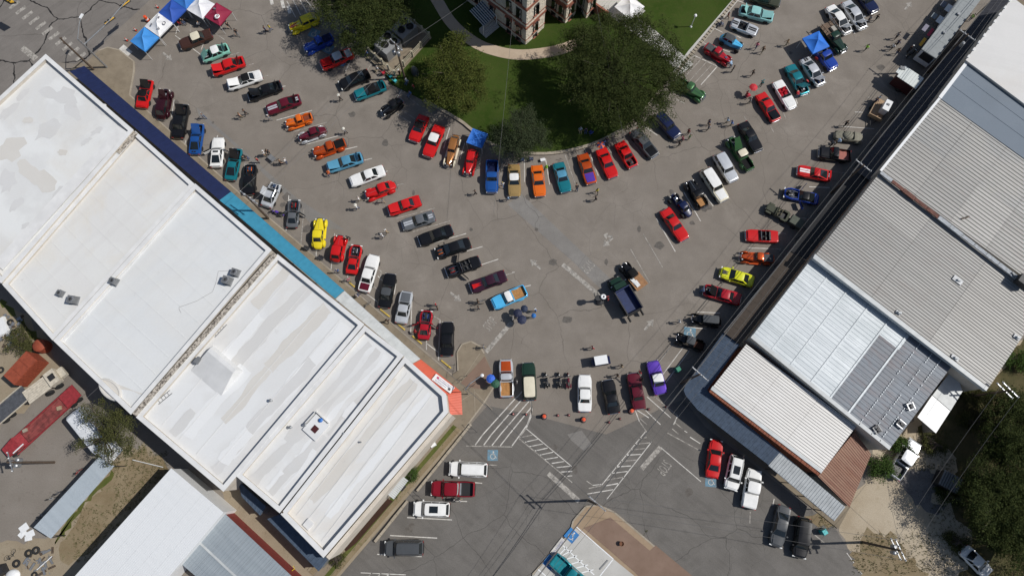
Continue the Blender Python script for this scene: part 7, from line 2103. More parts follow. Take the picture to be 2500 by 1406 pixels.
def bin_(x, y, col, lab, top):
    o = empty('litter_bin', (*G(x, y, .9).xy, 0), .5, lab, 'bin')
    MB().box((0, 0, .5), (.62, .62, 1.0), taper=.95).build('body', mat('bin', col, .5), o)
    MB().box((0, 0, 1.04), (.66, .66, .1), taper=.8).build('lid', mat('bin lid', top, .5), o)
bin_(1656, 901, (.02, .16, .10), 'green bin beside the awning hatching', (.02, .20, .12))
bin_(2013, 1298, (.02, .30, .32), 'teal bin with a white lid mark beside the black SUV', (.05, .42, .42))
def rack(x, y, rz, lab, n=2):
    o = empty('bike_rack', (*G(x, y, .5).xy, K), rz, lab, 'railing', 'steel railings on the pavement')
    for k in range(n):
        MB().tube([(k * .85, 0, 0), (k * .85, 0, 1.0), (k * .85 + .7, 0, 1.0), (k * .85 + .7, 0, 0)], .025, 6).build('loop', M_DARKM, o)
rack(1105, 918, R(80), 'dark pavement railing nearest the orange awning'); rack(1118, 935, R(40), 'dark pavement railing in the middle of the corner'); rack(1145, 950, R(40), 'dark pavement railing nearest the umbrellas'); rack(1143, 1036, R(-40), 'dark railing at the end of the grass strip'); rack(1011, 1200, R(-40), 'dark railing beside the low stone wall gap')
# round plaza lamp with red arms (in the middle of the lot)
pl = empty('plaza_lamp', (*G(1464, 736).xy, 0), 0, 'dark lamp post with a round white top in the middle of the lot', 'lamp post')
MB().lathe([(.55, 0), (.55, .4), (.35, .5), (.16, .6), (.12, 2.6)], n=16).build('post', M_DARKM, pl)
MB().torus((0.15, 0, 2.75), .24, .13, 20, 8).build('lamp_ring', M_WHITEM, pl)
MB().lathe([(.42, 2.45), (.42, 2.6)], (-.5, -.1, 0), 14).build('shade', M_DARKM, pl)
MB().tube([(0, 0, 2.0), (.6, .15, 2.2), (1.0, .25, 2.1)], .05, 6).build('arm', mat('red iron', (.25, .02, .03), .5), pl)
for (x, y, l) in [(-.9, 1.2, 'a'), (1.6, -.6, 'b')]:
    MB().tube([(0, 0, .5), (x * .4, y, .45)], .04, 6).build('brace', M_DARKM, pl)
# street light over the corner
cl = empty('street_lamp', (*G(1143, 962).xy, K), 0, 'curved street lamp arm over the corner pavement', 'street lamp')
MB().tube([(0, 0, 0), (0, 0, 5.6), (.6, .7, 6.0), (1.9, 1.6, 6.1)], .07, 8).build('mast', M_STEEL, cl)
MB().lathe([(.05, -.1), (.2, -.05), (.22, .05), (.08, .12)], (2.1, 1.7, 6.1), 12).build('lamp_head', M_WHITEM, cl)
pt = empty('plant_pot', (*G(1517, 1326, .3).xy, .16), 0, 'round brown pot standing in the red planter bed', 'pot')
MB().lathe([(.22, 0), (.30, .45), (.26, .46), (.24, .3)], n=16).build('pot', mat('terracotta', (.16, .07, .035), .8), pt)
# doorway stoop, bench and mulch bed beside the corner shop
sheet('mulch_bed', [(945, 1215), (960, 1222), (870, 1325), (845, 1345), (838, 1335)], 0.0, M_MULCH).location.z = .17
stp = empty('porch_roof', (*G(968, 1186, 2.4).xy, 0), ang(G(950, 1205), G(985, 1160)), 'small ribbed porch roof on the corner shop side wall', 'porch roof')
for k in range(12):
    MB().box((-1.3 + k * .235, 0, 2.5), (.2, 1.5, .06), rx=.12).build('roof_slat', M_ZINC, stp)
for s in (-1, 1): MB().tube([(s * 1.3, -.7, 0), (s * 1.3, -.7, 2.4)], .05, 6).build('post', M_DARKM, stp)
bx_ = MB().box((0, 0, .4), (.75, .45, .6), taper=.92).build('utility_box', M_WHITEM); bx_.location = (*G(1058, 1086, .4).xy, .1); bx_.rotation_euler.z = .5
tag(bx_, 'pale utility box against the corner shop side wall', 'utility box')
dm = MB().box((0, 0, 0), (.8, .55, .03)).build('door_mat', M_DARKM); dm.location = (*G(983, 1190, .2).xy, .19); dm.rotation_euler.z = R(48)
tag(dm, 'dark door mat in front of the ribbed porch', 'door mat')
# ================================================================ YARD BEHIND THE SHOPS
def shed(name, lab, pts, h, wall, roofm, n, sub, cat='shed', rib=.04, h2=None):
    o = empty(name, (0, 0, 0), 0, lab, cat)
    P = offset_poly([(p.x, p.y) for p in px(pts, h)], .08)[1]
    if wall is None:
        for (x, y) in P: MB().tube([(x, y, 0), (x, y, h - .1)], .06, 6).build('post', M_DARKM, o)
    else:
        MB().prism(P, 0, h - .15).build('wall', wall, o)
    Q = [G(p[0], p[1], h) for p in pts]
    if h2: Q[2].z = Q[3].z = h2
    sheet_roof(o, [Q[0], Q[3], Q[2], Q[1]], 1, n, roofm, sub, rib, .06)
    return o
M_WSHEET = coated('white sheet roofing', (.72, .735, .74), (.75, .765, .77), (.73, .745, .75), -A_U)
M_GSHEET = coated('blue grey sheet roofing', (.27, .31, .34), (.34, .38, .41), (.29, .33, .36), -A_U)
M_REDW = mat('red painted wall', (.20, .03, .025), .7, var=.2)
shed('warehouse', 'white metal-roofed warehouse at the lower left', [(418, 1142), (546, 1250), (300, 1540), (165, 1425)], 4.3, M_WHITEM, M_WSHEET, 5, 7, 'warehouse', .012)
o = shed('warehouse', 'grey metal-roofed building with a red wall beside the white warehouse', [(548, 1252), (760, 1450), (660, 1560), (438, 1372)], 2.9, M_REDW, M_GSHEET, 7, 5, 'warehouse')
bar(o, 'ridge_cap', (474, 1312), (680, 1505), 2.98, .25, .08, M_ZINC)
shed('lean_to', 'slate lean-to along the back of the corner shop', [(690, 1252), (800, 1366), (778, 1394), (652, 1266)], 3.0, M_GREYM, M_SLATE, 5, 3, 'shed', .02)
shed('lean_to', 'dark lean-to in the shade behind the narrow shop', [(580, 1172), (650, 1236), (635, 1258), (590, 1212)], 2.6, M_GREYM, M_SLATE, 2, 3, 'shed', .02)
shed('metal_shed', 'long open-sided shed with a pale metal roof in the gravel yard', [(241, 1115), (279, 1137), (124, 1314), (82, 1287)], 2.8, None, coated('pale sheet', (.40, .45, .49), (.46, .51, .55), (.42, .47, .51), R(40)), 3, 14, 'shed', .03)
cm_ = empty('camper_trailer', (*G(214, 1052, 2.6).xy, 0), ang(G(176, 1008), G(248, 1098)), 'white camper trailer under the mesquite tree', 'camper')
loft_body(6.6, [(0, .9), (.03, 1.1), (.1, 1.2), (.95, 1.2), (1, 1.1)], [(0, 2.2), (.04, 2.6), (.12, 2.75), (.95, 2.75), (1, 2.5)], .5, (), (), crown=.06).build('body', mat('camper white', (.62, .64, .66), .5, var=.12), cm_, 40)
MB().box((2.0, .1, 2.84), (.7, .7, .1)).build('roof_hatch', M_BLACK, cm_)
MB().box((-1.0, -.3, 2.84), (.5, .5, .12)).build('roof_vent', M_WHITEM, cm_)
for s in (-1, 1):
    for x in (-.4, .4): add_wheel(cm_, x, s * 1.05, .34, .2)
    MB().box((.8, s * 1.21, 1.7), (1.1, .04, .6)).build('window', M_GLASS, cm_)
cp = MB().box((0, 0, 2.2), (2.8, 2.4, .08), rx=.05).build('porch_roof', M_WHITEM); cp.location = (*G(266, 1098, 2.2).xy, 0); cp.rotation_euler.z = A_U
for k in range(4): MB().tube([(-1.2 + (k % 2) * 2.4, -1 + (k // 2) * 2, 0), (-1.2 + (k % 2) * 2.4, -1 + (k // 2) * 2, 2.2)], .04, 6).build('post', M_DARKM, cp)
tag(cp, 'white flat porch cover between the camper and the metal shed', 'porch cover')
# shipping container and tank
OR = mat('oxide orange', (.26, .055, .025), .75, var=.2)
ct = empty('shipping_container', (*G(50, 898, 2.4).xy, 0), ang(G(24, 925), G(75, 870)), 'rust orange shipping container in the scrap yard', 'container')
MB().box((0, 0, 1.25), (4.0, 2.0, 2.4)).build('body', OR, ct)
for k in range(16):
    for s in (-1, 1): MB().box((-1.85 + k * .247, s * 1.03, 1.25), (.12, .06, 2.3)).build('side_rib', OR, ct)
for k in range(3): MB().box((-1.33 + k * 1.33, 0, 2.48), (1.28, 1.96, .05)).build('roof_panel', OR, ct)
tk = empty('tank', (*G(96, 843, 1.4).xy, 0), 0, 'rust orange drum tank behind the container', 'tank')
MB().lathe([(.85, 0), (.85, 1.5), (.6, 1.7), (.1, 1.75)], n=22).build('shell', OR, tk, 40)
for zz in (.5, 1.0): MB().torus((0, 0, zz), .86, .03, 22, 6).build('hoop', OR, tk)
# trucks and trailers in the yard
tk2 = empty('box_truck', (*G(98, 943, 1.6).xy, 0), ang(G(60, 972), G(140, 912)), 'cream stripped truck with a slatted deck in the scrap yard', 'truck')
CR = mat('cream truck paint', (.52, .47, .38), .7, var=.2)
for k in range(7): MB().box((-.6, -1.0 + (k + .5) * 2.0 / 7, 1.35), (3.4, 2.0 / 7 - .03, .08)).build('deck_slat', CR, tk2)
MB().box((1.75, 0, 1.3), (1.4, 2.0, .9)).build('cab_back', CR, tk2); MB().box((1.8, 0, 1.78), (.8, .8, .12)).build('engine_bay', M_DARKM, tk2)
MB().box((2.9, 0, 1.0), (.8, 1.3, .6)).build('nose', CR, tk2)
for x in (1.5, .1):
    for s in (-1, 1): add_wheel(tk2, x, s * 1.05, .5, .3, True)
MB().box((0, 0, .7), (6, .8, .25)).build('chassis', M_DARKM, tk2)
fb = empty('flatbed_trailer', (*G(22, 993, 1.0).xy, 0), ang(G(-10, 1020), G(60, 960)), 'dark slate flatbed trailer beside the cream truck', 'trailer')
for k in range(8): MB().box((0, -1.0 + (k + .5) * 2.0 / 8, 1.1), (5.6, 2.0 / 8 - .02, .09)).build('deck_plank', mat('slate deck', (.07, .075, .085), .7, var=.3), fb)
for s in (-1, 1):
    MB().box((0, s * 1.08, 1.15), (5.6, .08, .2)).build('side_rail', CR, fb)
    for x in (-1.5, -.5): add_wheel(fb, x, s * .9, .45, .25)
rt = empty('lowboy_trailer', (*G(100, 1032, .9).xy, 0), ang(G(20, 1104), G(180, 958)), 'red lowboy trailer with a worn deck', 'trailer')
RP = mat('faded red paint', (.26, .025, .03), .65, var=.25)
RD = mat('worn red deck', (.20, .045, .04), .8, var=.5, scale=1.5)
for k in range(6): MB().box((.6, -.95 + (k + .5) * 1.9 / 6, .75), (6.4, 1.9 / 6 - .02, .08)).build('deck_plank', RD, rt)
for s in (-1, 1):
    MB().box((.3, s * 1.02, .78), (9.6, .12, .24)).build('side_beam', RP, rt)
    for x in (4.2, 5.1): add_wheel(rt, x, s * 1.05, .42, .25, True)
MB().box((4.7, 0, .95), (2.2, 2.0, .16)).build('rear_deck', RP, rt)
MB().box((-3.1, 0, 1.0), (1.0, 1.9, .12), ry=.5).build('slope', RP, rt)
MB().add([(-3.5, -1.0, 1.3), (-5.3, -.75, 1.3), (-5.3, .75, 1.3), (-3.5, 1.0, 1.3), (-3.5, -1.0, 1.15), (-5.3, -.75, 1.15), (-5.3, .75, 1.15), (-3.5, 1.0, 1.15)], [(0, 3, 2, 1), (4, 5, 6, 7), (0, 1, 5, 4), (1, 2, 6, 5), (2, 3, 7, 6), (3, 0, 4, 7)]).build('gooseneck', RP, rt)
MB().box((-3.7, -.8, 1.45), (1.6, .12, .12)).build('white_beam', M_WHITEM, rt)
for s in (-1, 1): add_wheel(rt, -4.8, s * .7, .4, .24)
for (x, y, r, w, l) in [(180 / 2.992, 936 + 342 / 2.992, .5, .4, 'pale block lying on the red lowboy'), (430 / 2.992, 936 + 180 / 2.992, .3, .5, 'tan cardboard scrap on the red lowboy')]:
    e = MB().box((0, 0, .12), (.55, w, .24)).build('crate', mat('cardboard', (.34, .26, .17), .8) if 'tan' in l else M_KERB); e.location = (*G(x, y, 1.0).xy, .80); e.rotation_euler.z = r; tag(e, l, 'crate')
def tyre(x, y, lab, r=.5, tilt=0):
    o = MB().torus((0, 0, 0), r * .72, r * .28, 22, 8).build('tyre', M_TYRE, None, 60)
    o.location = (*G(x, y, .14).xy, .145); tag(o, lab, 'tyre', 'loose tyres in the scrap yard')
tyre(40, 1375, 'loose tyre lying apart at the lower left'); tyre(70, 1350, 'loose tyre, first of the touching pair'); tyre(88, 1343, 'loose tyre, second of the touching pair')
tyre(25, 787, 'brown-rimmed tyre by the grass verge', .48); tyre(33, 811, 'tyre with a steel drum in it near the verge', .42); tyre(2, 903, 'dark tyre beside the container', .45); tyre(84, 1403, 'tyre at the bottom picture edge', .4)
for k, (x, y, w, d, r, l) in enumerate([(61, 1288, 1.1, .9, .7, 'white panel topmost by the metal shed end'), (75, 1303, 1.1, .8, .5, 'white panel beside the metal shed wall'), (56, 1302, 1.0, .7, .9, 'pale panel lying lowest by the metal shed'), (70, 1313, .9, .6, .2, 'white panel at the shed corner')]):
    e = MB().box((0, 0, .02), (w, d, .04)).build('foam_board', M_WHITEM); e.location = (*G(x, y).xy, .03 + .045 * (3 - k)); e.rotation_euler.z = r; tag(e, l, 'panel', 'loose panels in the yard')
jp = MB()
rj = random.Random(5)
for k in range(70):
    x, y = rj.uniform(-5, 60), rj.uniform(770, 850)
    p = G(x, y)
    s = rj.uniform(.1, .45)
    jp.box((p.x, p.y, s * .3), (s, s * rj.uniform(.4, 1.4), s * .6), rj.uniform(0, 3), rj.choice((0, 1, 2)))
for k in range(40):
    x, y = rj.uniform(60, 130), rj.uniform(1340, 1406)
    p = G(x, y); s = rj.uniform(.1, .5)
    jp.box((p.x, p.y, s * .2), (s * 2, s * .5, s * .4), rj.uniform(0, 3), rj.choice((0, 1, 2)))
tag(jp.build('debris', [M_GREYM, M_STEEL, M_WOODP]), 'scattered scrap and rubble in the yard', 'debris', kind='stuff')
wp_ = MB().box((0, 0, .25), (1.6, 2.6, .4), taper=.9).build('truck_cap', M_WHITEM); wp_.location = (*G(3, 797, .3).xy, .01); wp_.rotation_euler.z = .5; tag(wp_, 'white truck cap at the left picture edge', 'truck cap')
e = MB().box((0, 0, .5), (1.2, 1.2, 1.0), taper=.8).build('dark_box', M_DARKM); e.location = (*G(2, 1392, .5).xy, 0); e.rotation_euler.z = .6; tag(e, 'dark box at the lower left corner', 'box')
e = MB().dome((0, 0, 0), .9, .7, .5, 14, 5).build('white_tank', M_WHITEM, None, 60); e.location = (*G(28, 1404, .3).xy, .01); tag(e, 'white rounded tank at the bottom left edge', 'tank')
tb = MB().tube([G(90, 1390, .15), G(127, 1357, .15)], .06, 6).build('white_pipe', M_WHITEM); tag(tb, 'white pipe lying beside the yard fence line', 'pipe')
tb = MB().tube([G(324, 1122, .3), G(398, 1140, .4)], .05, 6).build('white_pipe', M_WHITEM); tag(tb, 'white pipe lying on the dry grass behind the shops', 'pipe')
yh = empty('yellow_handle', (*G(713, 1392, 1.0).xy, 0), .6, 'yellow metal frame beside the red wall', 'frame')
MB().tube([(-.4, 0, .4), (-.4, 0, 1.1), (.4, 0, 1.1), (.4, .4, 1.1)], .05, 6).build('tube', mat('yellow paint metal', (.62, .45, .02), .5), yh); MB().box((-.4, 0, .2), (.3, .3, .4)).build('foot', M_DARKM, yh)
acu = condenser(G(633, 1234, .4), .5, 'condenser in the alley behind the narrow shop', 1.0, .9)
br = empty('brick_shed', (*G(2318, 1175, 1.6).xy, 0), R(-30), 'dark open shed under the right-hand trees', 'shed')
MB().box((0, 0, .9), (2.2, 1.9, 1.8)).build('wall', M_DARKM, br)
for k in range(8): MB().box((-1.1 + k * .31, 0, 1.9), (.22, 2.0, .06), rx=.1).build('roof_slat', M_GREYM, br)
def bicycle(x, y, rz, col, lab, h0=0.0, lean=.1):
    o = empty('bicycle', (*G(x, y, .5).xy, h0), rz, lab, 'bicycle', 'bicycles')
    o.rotation_euler.x = lean
    for fx in (.52, -.52):
        w = MB().torus((fx, 0, .34), .32, .022, 20, 5, 'y').build('wheel', M_TYRE, o)
        sp_ = MB()
        for k in range(6): sp_.tube([(fx, 0, .34), (fx + .31 * math.cos(k * 1.047), 0, .34 + .31 * math.sin(k * 1.047))], .005, 3)
        sp_.build('spokes', M_STEEL, w)
    fr = MB()
    for a, b in [((-.52, 0, .34), (-.1, 0, .34)), ((-.1, 0, .34), (-.2, 0, .82)), ((-.52, 0, .34), (-.18, 0, .75)), ((-.18, 0, .75), (.38, 0, .78)), ((-.1, 0, .34), (.38, 0, .70)), ((.36, 0, .92), (.52, 0, .34))]:
        fr.tube([a, b], .02, 5)
    fr.build('frame', mat('bike paint', col, .4), o)
    MB().box((-.21, 0, .86), (.26, .13, .05), taper=.7).build('saddle', M_BLACK, o)
    MB().tube([(.30, -.28, .98), (.38, 0, .96), (.30, .28, .98)], .014, 5).build('handlebar', M_CHROME, o)
bicycle(190, 1151, .7, (.4, .02, .02), 'red bicycle leaning on the long metal shed'); bicycle(141, 1203, .5, (.06, .07, .10), 'dark bicycle by the middle of the metal shed'); bicycle(125, 1216, .3, (.55, .56, .56), 'pale bicycle standing out from the metal shed')
bicycle(15, 1350, .8, (.05, .05, .05), 'dark bicycle lying in the yard near the loose tyres', lean=1.2); bicycle(100, 1258, .7, (.05, .05, .06), 'black bicycle at the lower end of the metal shed')
bicycle(1166, 742, .2, (.03, .03, .03), 'black bicycle held by the group near the sky blue pickup'); bicycle(1172, 735, .4, (.30, .30, .31), 'silver bicycle held by the group near the sky blue pickup'); bicycle(894, 746, .8, (.2, .2, .2), 'bicycle leaning at the shop kerb under the zinc awning', K)
st_ = empty('stroller', (*G(1826, 234, .5).xy, 0), .4, 'red stroller pushed beside the red umbrella', 'stroller')
MB().box((0, 0, .55), (.6, .42, .3), taper=1.1).build('seat', mat('stroller red', (.4, .02, .04), .8), st_); MB().dome((-.1, 0, .75), .32, .26, .3, 12, 4).build('hood', mat('stroller red', (.4, .02, .04), .8), st_)
for sx in (-1, 1):
    for sy in (-1, 1): add_wheel(st_, sx * .3, sy * .26, .13, .05)
MB().tube([(-.3, -.2, .6), (-.6, -.2, 1.0), (-.6, .2, 1.0), (-.3, .2, .6)], .015, 5).build('handle', M_DARKM, st_)

# ================================================================ PEOPLE
def body_mesh(pose):
    J = {'pel': ((0, 0, .93), .145, .11), 'bel': ((.01, 0, 1.10), .14, .10), 'che': ((.0, 0, 1.32), .165, .11), 'nec': ((.0, 0, 1.49), .055, .055), 'hb': ((.025, 0, 1.57), .075, .085), 'ht': ((.02, 0, 1.70), .075, .09), 'nose': ((.125, 0, 1.60), .014, .014)}
    E = [('pel', 'bel', 's'), ('bel', 'che', 's'), ('che', 'nec', 'k'), ('nec', 'hb', 'k'), ('hb', 'ht', 'k'), ('hb', 'nose', 'k')]
    ph = {'stand': (0, 0), 'walk': (.24, -.24), 'sit': (0, 0), 'bend': (.05, -.1)}[pose]
    for s, n in ((1, 'l'), (-1, 'r')):
        d = ph[0] if s > 0 else ph[1]
        J['sh' + n] = ((0, s * .185, 1.41), .062, .065)
        J['el' + n] = ((-.03 - d * .5, s * .25, 1.14), .046, .046)
        J['wr' + n] = ((.09 - d * .9, s * .25, .92), .030, .032)
        J['pa' + n] = ((.12 - d * 1.0, s * .245, .85), .022, .034)
        for f, (dx, dz) in enumerate(((.035, -.075), (.015, -.095), (-.008, -.09), (-.028, -.07))):
            J[f'f{f}{n}'] = ((J['pa' + n][0][0] + dx, s * .240, .85 + dz), .010, .010)
            E.append(('pa' + n, f'f{f}{n}', 'k'))
        J['th' + n] = ((J['pa' + n][0][0] + .06, s * .215, .845), .011, .011)
        E.append(('pa' + n, 'th' + n, 'k'))
        J['hi' + n] = ((0, s * .095, .90), .092, .095)
        if pose == 'sit':
            J['kn' + n] = ((.44, s * .12, .50), .062, .062); J['an' + n] = ((.46, s * .12, .10), .042, .045); J['to' + n] = ((.64, s * .13, .04), .036, .03)
        else:
            J['kn' + n] = ((.03 + d * .55, s * .10, .50), .062, .064); J['an' + n] = ((-.03 + d * 1.05, s * .10, .10 + (.04 if d < 0 else 0)), .042, .045); J['to' + n] = ((.14 + d * 1.05, s * .115, .04), .036, .03)
        E += [('che', 'sh' + n, 's'), ('sh' + n, 'el' + n, 's'), ('el' + n, 'wr' + n, 'k'), ('wr' + n, 'pa' + n, 'k'), ('pel', 'hi' + n, 'p'), ('hi' + n, 'kn' + n, 'p'), ('kn' + n, 'an' + n, 'p'), ('an' + n, 'to' + n, 'b')]
    dz = -.42 if pose == 'sit' else 0.0
    names = list(J)
    co = []
    for k in names:
        p = Vector(J[k][0])
        if dz and k[:2] not in ('kn', 'an', 'to'): p.z += dz
        if pose == 'bend' and p.z > 1.0:
            a = R(48); r = p.z - .95
            p = Vector((p.x * math.cos(a) + r * math.sin(a), p.y, .95 + r * math.cos(a) - p.x * math.sin(a)))
        co.append(p)
    me = bpy.data.meshes.new('skeleton')
    me.from_pydata(co, [(names.index(a), names.index(b)) for a, b, c in E], [])
    ob = bpy.data.objects.new('skeleton', me)
    COL.objects.link(ob)
    ob.modifiers.new('skin', 'SKIN')
    for i, k in enumerate(names):
        me.skin_vertices[0].data[i].radius = (J[k][1], J[k][2])
        me.skin_vertices[0].data[i].use_root = (k == 'pel')
    sb = ob.modifiers.new('sub', 'SUBSURF'); sb.levels = 1; sb.render_levels = 1
    dg = bpy.context.evaluated_depsgraph_get()
    out = bpy.data.meshes.new_from_object(ob.evaluated_get(dg))
    bpy.data.objects.remove(ob)
    segs = [(co[names.index(a)], co[names.index(b)], 'spkb'.index(c)) for a, b, c in E]
    mi = []
    for p in out.polygons:
        c = p.center
        best, bi = 9, 0
        for a, b, k in segs:
            ab = b - a
            t = max(0, min(1, (c - a).dot(ab) / max(1e-9, ab.length_squared)))
            d = (c - a - ab * t).length
            if d < best: best, bi = d, k
        mi.append(bi)
    out.name = 'person_body'
    for k in range(4): out.materials.append(M_BLACK)
    out.polygons.foreach_set('material_index', mi)
    out.polygons.foreach_set('use_smooth', [True] * len(out.polygons))
    return out, co[names.index('ht')]
BODY = {p: body_mesh(p) for p in ('stand', 'walk', 'sit', 'bend')}
HAIR = MB().dome((0, 0, 0), .105, .095, .10, 12, 4).mesh('hair', M_BLACK, 60)
CAPM = MB().dome((0, 0, 0), .11, .10, .09, 12, 4).box((.13, 0, .01), (.12, .15, .015)).mesh('cap', M_BLACK, 60)
COWB = MB().lathe([(.20, .0), (.21, .02), (.11, .03), (.10, .12), (.07, .14), (.02, .13)], n=16).mesh('hat', M_BLACK, 40)
SK = [mat('skin', (.42, .24, .15), .6), mat('skin', (.30, .16, .10), .6), mat('skin', (.50, .31, .21), .6)]
def cl_(c): return mat('clothing', c, .85, var=.12, scale=6)
PC = {'black': (.012, .012, .014), 'white': (.70, .70, .69), 'grey': (.20, .20, .21), 'navy': (.02, .03, .09), 'blue': (.07, .18, .46), 'lblue': (.32, .46, .62), 'red': (.44, .02, .03), 'maroon': (.16, .02, .03), 'orange': (.62, .12, .02), 'yellow': (.62, .52, .04), 'lime': (.28, .62, .04), 'green': (.04, .16, .06),
      'teal': (.02, .28, .30), 'pink': (.62, .16, .25), 'tan': (.36, .27, .17), 'brown': (.12, .07, .04), 'jean': (.06, .09, .17), 'khaki': (.30, .25, .16), 'purple': (.12, .06, .25), 'bare': (.46, .27, .18), 'denim': (.12, .17, .28)}
def person(x, y, pose, a, shirt, pants, head, lab, z=0.0, seat=None):
    p = G(x, y, z + (.9 if pose != 'sit' else .6))
    me, ht = BODY[pose]
    o = link('person', me)
    o.location = (p.x, p.y, z + .004)
    o.rotation_euler.z = R(a)
    s = rnd.uniform(.96, 1.06); o.scale = (s, s, s)
    for sl, m in zip(o.material_slots, (cl_(PC[shirt]), cl_(PC[pants]), rnd.choice(SK), M_BLACK)):
        sl.link = 'OBJECT'; sl.material = m
    tag(o, lab, 'person', 'visitors at the car show')
    kind, col = head
    h = link({'hair': 'hair', 'cap': 'cap', 'hat': 'hat'}[kind], {'hair': HAIR, 'cap': CAPM, 'hat': COWB}[kind], o)
    h.location = (ht.x - .005, ht.y, ht.z + .03)
    h.material_slots[0].link = 'OBJECT'; h.material_slots[0].material = cl_(col)
HB, HG, HL = ('hair', (.02, .014, .01)), ('hair', (.30, .29, .27)), ('hair', (.16, .09, .04))
CW_, CB_, HW_ = ('cap', (.65, .65, .63)), ('cap', (.02, .02, .03)), ('hat', (.70, .68, .60))
